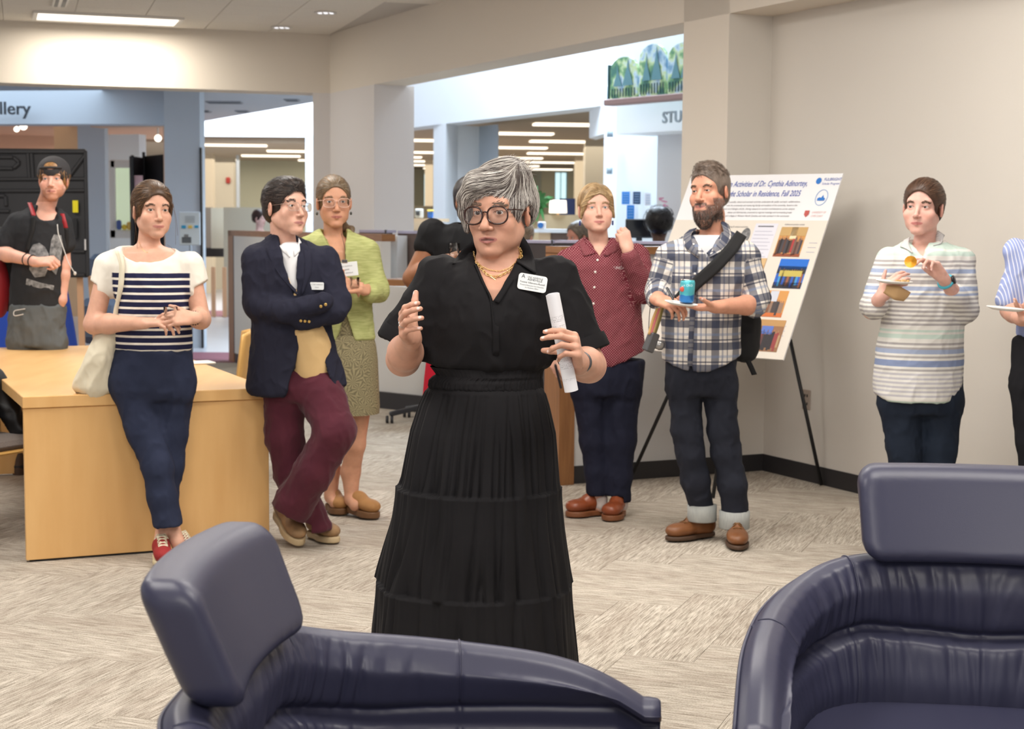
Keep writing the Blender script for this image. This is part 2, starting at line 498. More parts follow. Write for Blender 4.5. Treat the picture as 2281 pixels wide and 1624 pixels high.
def wall(name, p, q, z0, z1, th, m, parent=None, kind='structure'):
    """upright slab from p to q (plan), thickness th away from the camera"""
    p = np.array(p, float)[:2]; q = np.array(q, float)[:2]; d = nrm(q - p); n = np.array([-d[1], d[0]])
    if n @ ((p + q) / 2) < 0: n = -n
    return tri_prism([p, q, q + n * th, p + n * th], z0, z1, name, m, parent, kind)
AD = np.array([-.455, .890]); AD /= np.linalg.norm(AD)
E = np.array([1.289, 9.579]); PJ = E + AD * .496; CC = E + AD * 6.81; CR_ = np.array([1.570, 9.710]); AL = np.array([.355, 9.142]); RW = np.array([1.953, 8.948])
zb = W(1517, 50, PJ[1])[2]; zc = W(735, 78, CC[1])[2]
PL = G(0, 184, zb)[:2]; LD = nrm(PL - CC)
nB = np.array([AD[1], -AD[0]])       # away from the camera side, to the right behind the long beam
# floor
tri_prism([(-12, -4), (8, -4), (8, 45), (-12, 45)], -.12, -.006, 'floor', mat('floor_under', lin((150, 140, 126)), .9))
FL = bpy.data.objects['floor']
def carpet_mat():
    m = mat('carpet_planks', (.4, .36, .3), .97, spec=.1); nt = NT(m); b = nt.n['Principled BSDF']
    tc = nt.new('ShaderNodeTexCoord'); oi = nt.new('ShaderNodeObjectInfo'); off = nt.new('ShaderNodeVectorMath', operation='SCALE'); 
    cv = nt.new('ShaderNodeCombineXYZ'); nt.link(nt.math('MULTIPLY', oi.outputs['Random'], 37.0), cv.inputs[0]); nt.link(nt.math('MULTIPLY', oi.outputs['Random'], 91.0), cv.inputs[1])
    ad = nt.new('ShaderNodeVectorMath', operation='ADD'); nt.link(tc.outputs['Object'], ad.inputs[0]); nt.link(cv.outputs[0], ad.inputs[1])
    def nz(sx, sy, det, rough=.6):
        mp = nt.new('ShaderNodeMapping'); mp.inputs['Scale'].default_value = (sx, sy, 1); nt.link(ad.outputs[0], mp.inputs[0])
        n = nt.new('ShaderNodeTexNoise'); n.inputs['Scale'].default_value = 1; n.inputs['Detail'].default_value = det; n.inputs['Roughness'].default_value = rough; nt.link(mp.outputs[0], n.inputs[0]); return n.outputs[0]
    fine = nz(11, 210, 3); mid = nz(6, 80, 4); big = nz(1.6, 7, 3); pile = nz(150, 330, 2)
    s = nt.math('ADD', nt.math('MULTIPLY', fine, .5), nt.math('ADD', nt.math('MULTIPLY', mid, .34), nt.math('MULTIPLY', pile, .32)))
    c = nt.ramp(s, [(.43, lin((120, 112, 101))), (.53, lin((156, 147, 134))), (.61, lin((190, 181, 168))), (.73, lin((216, 207, 195)))])
    c2 = nt.mix(nt.math('MULTIPLY', nt.ramp(big, [(.45, (0, 0, 0)), (.65, (1, 1, 1))]), .28), c, lin((128, 110, 96)))
    c3 = nt.mix(nt.math('MULTIPLY', oi.outputs['Random'], .12), c2, lin((120, 112, 100)))
    nt.link(c3, b.inputs['Base Color'])
    bp = nt.new('ShaderNodeBump'); bp.inputs['Strength'].default_value = .6; bp.inputs['Distance'].default_value = .003; nt.link(s, bp.inputs['Height']); nt.link(bp.outputs[0], b.inputs['Normal'])
    return m
def herringbone():
    m = carpet_mat(); w = .2515; n = 4; th = math.radians(-21.0); U = np.array([math.cos(th), math.sin(th)]); Vv = np.array([-math.sin(th), math.cos(th)]); O = np.array([0.641, 5.375])
    mb = MB(); mb.box((0, 0, -.0035), (w * n - .0012, w - .0012, .007), bev=.0012); src = None; seen = set(); cand = []
    for i in range(-60, 60):
        for j in range(-60, 60):
            k = (i - j) % (2 * n)
            if k < n: key = ('h', i - k, j); c = O + U * (key[1] + n / 2) * w + Vv * (j + .5) * w; a = th
            else: k2 = (j - i) % (2 * n); j0 = j - (k2 - 1); key = ('v', i, j0); c = O + U * (i + .5) * w + Vv * (j0 + n / 2) * w; a = th + math.pi / 2
            if key in seen: continue
            seen.add(key)
            if not (.6 < c[1] < 16.4 and abs(c[0]) < .34 * c[1] + 3.0): continue
            d1 = RW - CR_; n1 = nrm(np.array([-d1[1], d1[0]])); n1 = n1 if n1 @ (np.array([0, 5]) - CR_) < 0 else -n1
            if (c - CR_) @ n1 > .35: continue
            d2 = AL - CR_; n2 = nrm(np.array([-d2[1], d2[0]])); n2 = n2 if n2 @ (np.array([0, 5]) - CR_) < 0 else -n2
            if (c - CR_) @ n2 > .35 and c[0] > .2: continue
            cand.append((c[1] if 3.0 < c[1] < 13 and abs(c[0]) < .335 * c[1] + .35 else 99 + c[1], c, a))
    cand.sort(key=lambda t: t[0]); far = {th: MB(), th + math.pi / 2: MB()}
    for k, (_, c, a) in enumerate(cand):
        if k < 300:
            if src is None: o = src = mb.build('carpet_plank', m, FL)
            else: o = src.copy(); COL.objects.link(o)
            o.location = (c[0], c[1], 0); o.rotation_euler = (0, 0, a)
        else: far[a].box(rotz(-a) @ np.array([c[0], c[1], -.0035]), (w * n - .0012, w - .0012, .007))
    for a, b in far.items(): o = b.build('carpet_planks_beyond', m, FL); o.rotation_euler = (0, 0, a); o['kind'] = 'stuff'
herringbone()
# lobby floor further off
y1, y2, y3, y4 = (G(470, v)[1] for v in (806, 785, 706, 692))
lob = mat('lobby_terrazzo', lin((168, 168, 172)), .35, noise=(2, (1, 1, 1), .3, lin((150, 152, 158)))); mar = mat('maroon_floor_band', lin((118, 66, 78)), .7)
for a_, b_, mm, nm in ((y1, y2, mar, 'trim_1'), (y2, y3, lob, 'floor'), (y3, y4, mar, 'trim_2'), (y4, 44, lob, 'floor')):
    tri_prism([(-12, a_), (-2.2, a_), (-2.2, b_), (-12, b_)], -.006, .002, nm, mm)
# baseboards and low wall
lw_top = W(1243, 566, 9.17)[2]
wall('wall_back', AL, E, 0, lw_top, .14, paint('low_wall_paint', (206, 206, 206)))
wall('wall_alcove', E, CR_, 0, zc + .3, .14, GREYW)
ext = CR_ + nrm(RW - CR_) * 14; wall('wall_right', CR_, ext, 0, zc + .3, .15, GREYW)
def base(name, p, q, h=.105):
    p = np.array(p, float); q = np.array(q, float); d = nrm(q - p); n = np.array([-d[1], d[0]]); n = n if n @ p < 0 else -n
    return tri_prism([p, q, q + n * .008, p + n * .008], 0.001, h, name, BLACKB)
base('baseboard_back', AL, CR_); base('baseboard_right', CR_, ext)
oak = lambda nm, c, c2, sc=(1, 1, 1), s=6: mat(nm, lin(c), .45, noise=(s, sc, .7, lin(c2)), bump=(40, sc, .05, .001))
WOODT = oak('oak_trim', (150, 104, 62), (118, 78, 44), (9, 9, .7)); WOODC = oak('oak_cap', (150, 104, 62), (118, 78, 44), (1, 1, 9))
wd_ = nrm(E - AL); wp = np.array([wd_[1], -wd_[0]])
tri_prism([AL - wd_ * .1 + wp * .03, AL + wp * .03, AL - wp * .17, AL - wd_ * .1 - wp * .17], 0, lw_top + .01, 'trim_3', WOODT)
tri_prism([AL - wd_ * .1 + wp * .035, E + wp * .035, E - wp * .17, AL - wd_ * .1 - wp * .17], lw_top, lw_top + .045, 'trim_4', WOODC)
# pier, beams, corner column
tri_prism([E, PJ, PJ + nB * .3, E + nB * .28], 0, zc + .3, 'wall_pier', CREAM)
tri_prism([E - AD * 10, CC, CC + nB * .32, E - AD * 10 + nB * .32], zb, zc + .25, 'wall_beam_right', CREAM)
PLx = CC + LD * 9; nL = np.array([-LD[1], LD[0]]); nL = nL if nL[1] > 0 else -nL
tri_prism([CC, PLx, PLx + nL * .35, CC + nL * .35], zb, zc + .25, 'wall_beam_left', CREAM)
c2 = CC - AD * 1.152; c0 = CC + LD * .172
tri_prism([c0, CC, c2, c2 + nB * .4, CC + nB * .45 + np.array([0, .4]), c0 + np.array([0, .45])], 0, zb, 'wall_column', paint('column_paint', (216, 212, 210)))
# ceiling: structural slab, drop panels as parts
ce = tri_prism([CC, PLx, (-14, -4), (8, -4), E - AD * 10 + nB * .1], zc + .012, zc + .3, 'ceiling', mat('ceiling_grid', lin((196, 190, 182)), .8))
tile = mat('ceiling_panel', lin((232, 226, 216)), .9, noise=(60, (1, 1, 1), .4, lin((208, 200, 190))), bump=(120, (1, 1, 1), .3, .002))
mb = MB(); mb.box((0, 0, .006), (.605, .605, .012), bev=.003); src = None
ang = math.atan2(LD[1], LD[0]); u = LD; v = np.array([-LD[1], LD[0]]); v = v if v[1] < 0 else -v
l0, l1 = G(85, 25, zc)[:2], G(400, 40, zc)[:2]; l2 = G(80, 50, zc)[:2]; lc = (l0 + l1) / 2
for i in range(-3, 16):
    for j in range(0, 9):
        c = CC + u * (i + .5) * .61 + v * (j + .5) * .61
        if (c - CC) @ np.array([AD[1], -AD[0]]) > -.1: continue
        px = proj((c[0], c[1], zc))
        if not (-150 < px[0] < 1100 and px[1] > -80): continue
        if src is None: o = src = mb.build('ceiling_tile', tile, ce)
        else: o = src.copy(); COL.objects.link(o)
        o.location = (c[0], c[1], zc + .0005); o.rotation_euler = (0, 0, ang)
# long recessed light and two small downlights, air slot
def emit_mat(nm, c, s): return mat(nm, lin(c), .5, emit=(lin(c), s))
t = empty('ceiling_light', (lc[0], lc[1], zc - .01), 'long white recessed ceiling light above the left beam', 'ceiling light')
d = nrm(l1 - l0); L = np.linalg.norm(l1 - l0); nn = np.array([-d[1], d[0]]); nn = nn if nn[1] < 0 else -nn; R = np.array([[d[0], nn[0], 0], [d[1], nn[1], 0], [0, 0, 1]])
q = l0 * .5 + l1 * .5 + nn * -.25
mb = MB(); mb.box((q[0], q[1], zc - .006), (L, .50, .008), R, bev=.003); mb.build('diffuser', emit_mat('troffer_glow', (255, 250, 240), 1.6), t)
mb = MB(); 
for s in (-1, 1): mb.box((q[0] + nn[0] * s * .27, q[1] + nn[1] * s * .27, zc - .01), (L + .08, .04, .02), R); mb.box((q[0] + d[0] * s * (L / 2 + .02), q[1] + d[1] * s * (L / 2 + .02), zc - .01), (.04, .5, .02), R)
mb.build('frame', mat('white_enamel', lin((220, 216, 210)), .4), t)
la = area('troffer_light', (q[0], q[1], zc - .05), L, 34, (1, .93, .82), (0, 0, 0), .45); la.rotation_euler = (0, 0, math.atan2(d[1], d[0]))
for k, (x, y, lb) in enumerate(((725, 27, 'small sparkling downlight in the ceiling, the one higher in the picture'), (627, 60, 'small sparkling downlight in the ceiling, the one lower in the picture'))):
    c = G(x, y, zc); t = empty('downlight', c, lb, 'ceiling light', 'small recessed downlights')
    mb = MB(); mb.lathe(c + (0, 0, -.012), [(.10, .012), (.10, 0), (.082, 0), (.082, .01)], 24); mb.build('trim_ring', mat('white_enamel'), t, True)
    mb = MB(); 
    for s in (-.05, 0, .05): mb.box(c + (s, 0, -.008), (.03, .1, .004))
    mb.build('reflector', emit_mat('downlight_glow', (235, 235, 240), 1.0), t)
c = G(135, 2, zc); t = empty('ceiling_vent', c, 'black slotted air vent in the ceiling behind the long light', 'vent'); mb = MB(); mb.box(c + (0, 0, -.006), (.12, .6, .01), R); mb.build('backing', mat('white_enamel'), t)
for s in (-.03, .03): mb = MB(); mb.box(c + (R @ np.array([s, 0, -.012])), (.03, .56, .008), R); mb.build('slot', mat('black_metal', lin((20, 20, 22)), .5), t)
# wall socket
s = RW * 0 + CR_; d = nrm(RW - CR_); o = np.array([-d[1], d[0]]); o = o if o @ s < 0 else -o
kk = np.linspace(0, 3, 3000); pts = CR_[None] + d[None] * kk[:, None]; px = np.array([proj((p[0], p[1], .65))[0] for p in pts]); i = np.argmin(abs(px - 1799)); c = pts[i]; z = (W(1799, 868, c[1])[2] + W(1799, 912, c[1])[2]) / 2
R = np.array([[d[0], -o[0], 0], [d[1], -o[1], 0], [0, 0, 1]]); t = empty('wall_socket', (c[0], c[1], z), 'beige double wall socket behind the easel leg', 'socket')
mb = MB(); mb.box(np.array([c[0], c[1], z]) + R @ np.array([0, -.004, 0]), (.075, .008, .118), R, bev=.003); mb.build('cover_plate', mat('socket_plate', lin((160, 146, 134)), .5), t)
for dz in (-.024, .024):
    for dx in (-.011, .011): mb = MB(); mb.box(np.array([c[0], c[1], z]) + R @ np.array([dx, -.0085, dz]), (.011, .004, .018), R, bev=.002); mb.build('plug_slot', mat('black_metal'), t)
# ------------------------------------------------------------------ people
HBASE = np.array([[-1, 0, 0], [0, -1, 0], [0, 0, 1.0]]).T
def head_frame(c, yaw, pitch=0, roll=0, s=1.0):
    """yaw>0 looks towards picture right, pitch>0 up, local axes: x = own right, y = forward, z = up"""
    R = rotz(math.radians(yaw)) @ HBASE @ roty(math.radians(roll)) @ rotx(math.radians(pitch))
    return Frame(c, R, s)
EYX, EYY = 0.0312, 0.0655
def add_head(S, fr, w=1.0, jaw=1.0, nose=1.0, chin=1.0, cheek=1.0, eye=1.0, mouth='calm', ears=True, smile=0.0):
    S.ell((0, -0.02, 0.032), (0.074 * w, 0.094, 0.084), 0.02, fr=fr)
    S.ell((0, 0.022, 0.035), (0.061 * w, 0.056, 0.06), 0.02, fr=fr)
    S.ell((0, 0.028, -0.035), (0.0565 * w, 0.056, 0.068), 0.02, fr=fr)
    for s in (-1, 1):
        S.cone((s * 0.05 * jaw, -0.008, -0.052), (s * 0.017 * jaw, 0.062, -0.1 * chin), 0.017, 0.0125, 0.03, fr=fr)
        S.ell((s * 0.040 * jaw, 0.03, -0.058), (0.02, 0.036, 0.032), 0.025, fr=fr)
        S.ell((s * 0.041 * cheek, 0.055, -0.032), (0.021, 0.019, 0.02 + 0.003 * smile), 0.022, fr=fr)
    S.ell((0, 0.066, -0.1 * chin), (0.02 * jaw, 0.018, 0.014), 0.02, fr=fr)
    S.ell((0, 0.06, -0.068), (0.035, 0.028, 0.026), 0.02, fr=fr)            # muzzle
    S.cone((-0.038, 0.066, 0.02), (0.038, 0.066, 0.02), 0.012, 0.012, 0.018, fr=fr)   # brow ridge
    for s in (-1, 1):
        S.ell((s * EYX, 0.098, -0.002), (0.018, 0.02, 0.0125), 0.014, '-', fr=fr)
        S.ell((s * 0.017, 0.098, -0.004), (0.01, 0.018, 0.012), 0.01, '-', fr=fr)
    S.cone((0, 0.075, 0.004), (0, 0.094 + 0.008 * nose, -0.034), 0.0075, 0.0098 * nose, 0.012, fr=fr)
    S.ell((0, 0.093 + 0.01 * nose, -0.038), (0.0098 * nose, 0.009, 0.0085), 0.006, fr=fr)
    for s in (-1, 1):
        S.ell((s * 0.0125 * nose, 0.089 + 0.003 * nose, -0.041), (0.0068 * nose, 0.0095, 0.0065), 0.006, fr=fr)
        S.ell((s * 0.0065 * nose, 0.098, -0.0485), (0.0036, 0.006, 0.003), 0.002, '-', fr=fr)
        S.ell((s * EYX, EYY, 0), (0.0146, 0.0142, 0.0138), 0.007, fr=fr)     # lids over the eyeball
        S.ell((s * EYX, 0.084, -0.0005), (0.0138, 0.02, 0.0056 * eye), 0.001, '-', fr=fr)
    u = 0.004 * smile
    op = 0.0035 if mouth == 'open' else 0.0
    for s in (-1, 1):
        S.cone((0.0 * s, 0.0905, -0.0655 + op * .5), (s * 0.023, 0.079, -0.069 + u), 0.0046, 0.0022, 0.004, fr=fr)
        S.cone((0.0 * s, 0.0895, -0.0745 - op), (s * 0.021, 0.0785, -0.0705 + u), 0.0056, 0.0024, 0.004, fr=fr)
        S.cone((0.0 * s, 0.0955, -0.0697 - op * .3), (s * 0.019, 0.0865, -0.0697 + u), 0.0015 + op * .75, 0.0005, 0.0015, '-', fr=fr)
        if smile > 0.5: S.cone((s * 0.02, 0.094, -0.046), (s * 0.031, 0.081, -0.068), 0.0014, 0.0016, 0.009, '-', fr=fr)
    S.ell((0, 0.0955, -0.0885), (0.018, 0.008, 0.004), 0.01, '-', fr=fr)
    if ears:
        for s in (-1, 1):
            R = rotz(-s * 0.45) @ rotx(-0.2)
            e = (s * 0.0775 * w, -0.012, -0.012)
            S.ell(e, (0.0085, 0.0175, 0.0305), 0.006, fr=fr, R=R)
            S.ell((e[0] + s * 0.009, e[1] + 0.003, e[2] + 0.004), (0.006, 0.0095, 0.017), 0.004, '-', fr=fr, R=R)
def skin_col(V, tone, lip=None, fr=None, rough=0.12, red=0.25, lips=1.0, smile=0.0, mouth='calm', nails=(), eye=1.0, beard=None):
    t = np.array(lin(tone)); n = fbm(V * 25, 3)[:, None]; n2 = fbm(V * 90 + 5, 2)[:, None]
    C = t * (1 + rough * n + 0.05 * n2)
    redc = t * np.array([1.02, 0.74, 0.68])
    if fr is not None:
        L = fr.loc(V); ax = np.abs(L[:, 0]); hd = (L[:, 2] > -0.14) & (L[:, 2] < 0.13) & (np.linalg.norm(L, axis=1) < .17)
        def blob(cx, cy, cz, r): return np.exp(-((ax - cx) ** 2 + (L[:, 1] - cy) ** 2 + (L[:, 2] - cz) ** 2) / r ** 2) * hd
        m = red * (blob(0.04, 0.065, -0.035, 0.022) + 1.3 * blob(0, 0.1, -0.036, 0.012) + 1.2 * blob(0.082, -0.015, -0.01, 0.03) + 0.5 * blob(0, .07, -.1, .015))
        m = np.clip(m, 0, 1)[:, None]; C = C * (1 - m) + redc * m
        u = 0.004 * smile * (ax / 0.024) ** 2; op = 0.0035 if mouth == 'open' else 0
        lz = L[:, 2] - (-0.0698 + u)
        half = 0.0078 * np.sqrt(np.clip(1 - (ax / 0.0265) ** 2, 0, 1)) * (1 + op / .0078 * (lz < 0))
        m = lips * np.clip((half - np.abs(lz)) / 0.002, 0, 1) * (L[:, 1] > 0.068) * hd
        lipc = np.array(lin(lip)) if lip else t * np.array([0.85, 0.52, 0.5]); C = C * (1 - m[:, None]) + lipc * m[:, None]
        dk = np.sqrt(np.clip(1 - (ax / .0205) ** 2, 0, 1)); m = np.clip(((0.0012 + op * .8) * dk - np.abs(lz + op * .3)) / 0.001, 0, 1) * (ax < 0.0205) * (L[:, 1] > 0.07) * hd * 0.75
        C = C * (1 - m[:, None]) + np.array([0.05, 0.018, 0.015]) * m[:, None]
        # lash line along the upper lid, darker rim of the lower one
        ex = (ax - EYX) / 0.0142; ez = (L[:, 2] + 0.0005) / (0.0062 * eye); e = np.sqrt(ex ** 2 + ez ** 2)
        m = np.clip(1 - np.abs(e - 1.04) / 0.16, 0, 1) * np.where(L[:, 2] > 0, 0.95, 0.4) * (L[:, 1] > 0.06) * hd
        C = C * (1 - m[:, None]) + np.array([0.03, 0.018, 0.014]) * m[:, None]
        if beard is not None:
            m = np.clip(beard(L, ax), 0, 1)[:, None] * hd[:, None]; C = C * (1 - m) + C * np.array(beard.c) * m
    for c, nn, r in nails:
        q = V - c; h = q @ nn; lat = np.linalg.norm(q - np.outer(h, nn), axis=1)
        m = (np.clip((r - lat) / 0.0015, 0, 1) * (h > 0.001) * (h < .009))[:, None]; C = C * (1 - m) + np.array(lin((236, 205, 196))) * m
    C = (C * .9 + C.mean(1, keepdims=True) * .11) * np.array([1.02, 1.03, 1.05])
    return np.clip(C, 0, 1)
def eyes(fr, parent, iris, gaze=(0, 0)):
    for s in (-1, 1):
        gx, gz = math.radians(gaze[0]), math.radians(gaze[1])
        d = np.array([math.sin(gx) * math.cos(gz), math.cos(gx) * math.cos(gz), math.sin(gz)])
        x = nrm(np.cross(d, (0, 0, 1))); R = fr.R @ np.stack([x, np.cross(d, x), d], 1)
        r = 0.0124 * fr.s; th = [0, 10, 10.5, 25, 28, 29, 50, 80, 120, 180]
        cc = [(0.005,) * 3, (0.006,) * 3, iris, tuple(i * 1.2 for i in iris), tuple(i * .35 for i in iris), (0.6, 0.57, 0.55), (0.62, 0.58, 0.56), (0.6, .5, .48), (.6, .4, .4), (.6, .4, .4)]
        m = MB(); m.lathe(fr.w((s * EYX, EYY, 0)), [(r * math.sin(math.radians(t)) + 1e-7, r * math.cos(math.radians(t)) + (0.0006 if t < 26 else 0)) for t in th], 20, R)
        m.build('eye', mat('eyeball', rough=0.08, attr=True, spec=0.7), parent, True, col=np.repeat(np.array(cc), 20, 0))
def strands(S, seeds, dirfn, steps, seglen, width, lift, colfn, name, m, parent, jit=0.25, taper=True, proj_=True, gravity=0.0, fray=0.0):
    n = len(seeds); P = seeds.copy(); pts = []; nor = []
    ph = RNG.rand(n); J = RNG.randn(n, 3) * jit; L = seglen * (0.7 + 0.6 * RNG.rand(n)); lf = lift * RNG.rand(n)
    d = None
    for i in range(steps + 1):
        if proj_:
            for _ in range(2):
                v = S.ev(P); g = S.grad(P); off = lf + fray * (i / steps) ** 2 * ph
                P = P - g * np.clip(v - off, -0.02, 0.02)[:, None]
        else: g = S.grad(P)
        pts.append(P.copy()); nor.append(g)
        nd = dirfn(P) + J; nd[:, 2] -= gravity
        nd = nd - g * (nd * g).sum(1)[:, None] * (1.0 if proj_ else 0.0); nd /= np.linalg.norm(nd, axis=1)[:, None] + 1e-9
        d = nd if d is None else nrm_rows(0.6 * d + 0.4 * nd)
        P = P + d * L[:, None]
    pts = np.array(pts); nor = np.array(nor); t = np.gradient(pts, axis=0); sd = np.cross(t, nor); sd /= np.linalg.norm(sd, axis=2)[:, :, None] + 1e-9
    k = np.arange(steps + 1) / steps; wv = width * (np.minimum(1, 4 * k + 0.25) * np.minimum(1, (1 - k) * 2.2 + 0.08) if taper else np.ones_like(k))
    wv = wv[:, None] * (0.6 + 0.8 * RNG.rand(n))[None]
    A = pts - sd * wv[:, :, None]; B = pts + sd * wv[:, :, None]; Cc = pts + nor * (wv[:, :, None] * 0.8)
    V = np.stack([A, Cc, B], 2).reshape(-1, 3)       # (steps+1, n, 3, 3)
    idx = np.arange((steps + 1) * n * 3).reshape(steps + 1, n, 3); F = []
    for a in (0, 1):
        F.append(np.stack([idx[:-1, :, a], idx[:-1, :, a + 1], idx[1:, :, a + 1], idx[1:, :, a]], -1).reshape(-1, 4))
    F = np.vstack(F)
    c = colfn(n); C = np.repeat(np.tile(c[None], (steps + 1, 1, 1)).reshape(-1, 3), 3, 0)
    return mesh_np(name, V, F, m, parent, True, col=C)
def nrm_rows(v): return v / (np.linalg.norm(v, axis=1)[:, None] + 1e-9)
def seeds_on(V, n, mask): ix = np.nonzero(mask)[0]; return V[RNG.choice(ix, n)]
def tones(cols, jit=0.12):
    cs = np.array([lin(c) for c in cols])
    return lambda n: np.clip(cs[RNG.randint(0, len(cs), n)] * (1 + jit * RNG.randn(n, 1)), 0, 1)
def hair_mat(): return mat('hair_fibre', rough=0.42, attr=True, spec=0.35)
def eyebrows(S, fr, parent, cols, w=0.0022, z=0.0185, arch=0.004, n=85):
    for s in (-1, 1):
        t = RNG.rand(n); x = s * (0.013 + 0.034 * t); zz = z + arch * np.sin(np.pi * np.clip(t * 1.1, 0, 1)) - 0.004 * t ** 2 + 0.0022 * RNG.randn(n) * (1 - .6 * t)
        P = np.array([fr.w((a, 0.084 - 0.3 * abs(a), b)) for a, b in zip(x, zz)])
        strands(S, P, lambda Q: np.tile(fr.d((s, 0.0, 0.15)), (len(Q), 1)), 4, 0.0028 * fr.s, 0.0006, 0.0008, tones(cols), 'eyebrow', hair_mat(), parent, 0.18)
def hand(S, wr, f, n, side, sc=1.0, curl=(0.3, 0.3, 0.3, 0.3), spread=0.05, thumb=(0.6, 0.7, 0.35), tcurl=0.3, k=0.004, dcurl=None):
    """wr wrist, f towards the knuckles, n direction the palm faces; adds to S, returns joints and nails"""
    f = nrm(f); n = nrm(n - f * (np.asarray(n, float) @ f)); t = np.cross(f, n) if side == 'R' else np.cross(n, f)
    wr = np.asarray(wr, float); w = lambda a, b, c=0.0: wr + sc * (f * a + t * b + n * c)
    S.cone(w(-0.02, 0), w(0.02, 0), 0.025 * sc, 0.027 * sc, 0.02, flat=(n, 0.7))
    S.box(w(0.052, 0.0, 0.0), np.array([0.036, 0.036, 0.0115]) * sc, 0.010 * sc, 0.012, R=np.stack([f, t, n], 1))
    K = [(0.092, 0.0285), (0.096, 0.0095), (0.091, -0.0105), (0.081, -0.0285)]
    LN = [(0.044, 0.026, 0.021), (0.048, 0.030, 0.022), (0.044, 0.028, 0.021), (0.034, 0.021, 0.019)]
    nails = []; tips = []
    for i, ((a, b), ln) in enumerate(zip(K, LN)):
        p = w(a, b); c = curl[i]; sp = (1.5 - i) * spread
        S.cone(w(0.02, b * 0.6), p, 0.0125 * sc, 0.0108 * sc, 0.01)
        ff = nrm(f + t * sp); ang = [c * 1.25, c * 1.6 if dcurl is None else dcurl[i] * 1.6, c * 0.9 if dcurl is None else dcurl[i] * .9]; A = 0; r = [0.0098, 0.0086, 0.0077, 0.0066]
        if i == 3: r = [x * 0.88 for x in r]
        for j in range(3):
            A += ang[j]; d = ff * math.cos(A) + n * math.sin(A); q = p + d * ln[j] * sc
            S.cone(p, q, r[j] * sc, r[j + 1] * sc, k)
            p = q
        up = -n * math.cos(A) + ff * math.sin(A); nails.append((p - d * 0.004 * sc + up * 0.004 * sc, up, 0.0052 * sc)); tips.append(p)
    tb = w(0.018, 0.022, 0.006); d = nrm(f * thumb[0] + t * thumb[1] + n * thumb[2])
    q = tb + d * 0.042 * sc; S.cone(tb, q, 0.0165 * sc, 0.012 * sc, 0.012)
    ax = nrm(f * 0.8 + n * 0.3 - t * 0.25); d = nrm(d * (1 - tcurl) + ax * tcurl); p = q; q = p + d * 0.033 * sc; S.cone(p, q, 0.0112 * sc, 0.0098 * sc, 0.004)
    d = nrm(d * (1 - tcurl * .7) + ax * tcurl * .7); p = q; q = p + d * 0.025 * sc; S.cone(p, q, 0.0102 * sc, 0.0078 * sc, 0.003)
    up = nrm(t - d * (t @ d)); nails.append((q - d * 0.004 * sc + up * 0.004 * sc, up, 0.006 * sc)); tips.append(q)
    return dict(nails=nails, tips=tips, w=w, f=f, n=n, t=t)
def arm(S, sh, el, wr, r=(0.046, 0.039, 0.041, 0.025), k=0.02):
    sh, el, wr = (np.asarray(x, float) for x in (sh, el, wr))
    S.cone(sh, el, r[0] * .86, r[1], k); m = el + 0.3 * (wr - el)
    S.cone(el, m, r[1] * 0.98, r[2], k); S.cone(m, wr, r[2], r[3], k)
def folds(V, N, amp, scale, R=None, sharp=1.0, seed=0.0, mask=None):
    """cloth creases: stretched ridged noise pushed along the normal; scale per axis (1/m)"""
    Q = (V if R is None else V @ R) * np.asarray(scale) + seed
    n = fbm(Q, 2); r = 1 - np.abs(n) * 2.2
    d = amp * (sharp * (np.clip(r, 0, 1) ** 2 - 0.4) + (1 - sharp) * n * 1.5)
    if mask is not None: d = d * mask
    return V + N * d[:, None]
def cloth(name, S, h, m, parent, wr=(), uv=None, col=None, sm=1):
    V, F = S.mesh(h, sm); N = vnorm(V, F); V0 = V
    for w in wr: V = folds(V, N, *w) if isinstance(w, tuple) else V + N * w(V0)[:, None]
    return mesh_np(name, V, F, m, parent, True, uv=None if uv is None else uv(V0), col=None if col is None else col(V0))
def sil(rows, Y, k=None):
    """rows (py, left px, right px, half depth, dy) measured outlines -> loft sections"""
    out = []
    for py, l, r, b, *dy in rows:
        y = Y + (dy[0] if dy else 0); A = W(l, py, y); B = W(r, py, y)
        out.append(((A[2] + B[2]) / 2, (A[0] + B[0]) / 2, y, (B[0] - A[0]) / 2, b))
    return out
def leg(S, pts, k=0.03, fl=None):
    """pts list of (point, radius)"""
    for (a, ra), (b, rb) in zip(pts[:-1], pts[1:]): S.cone(a, b, ra, rb, k)
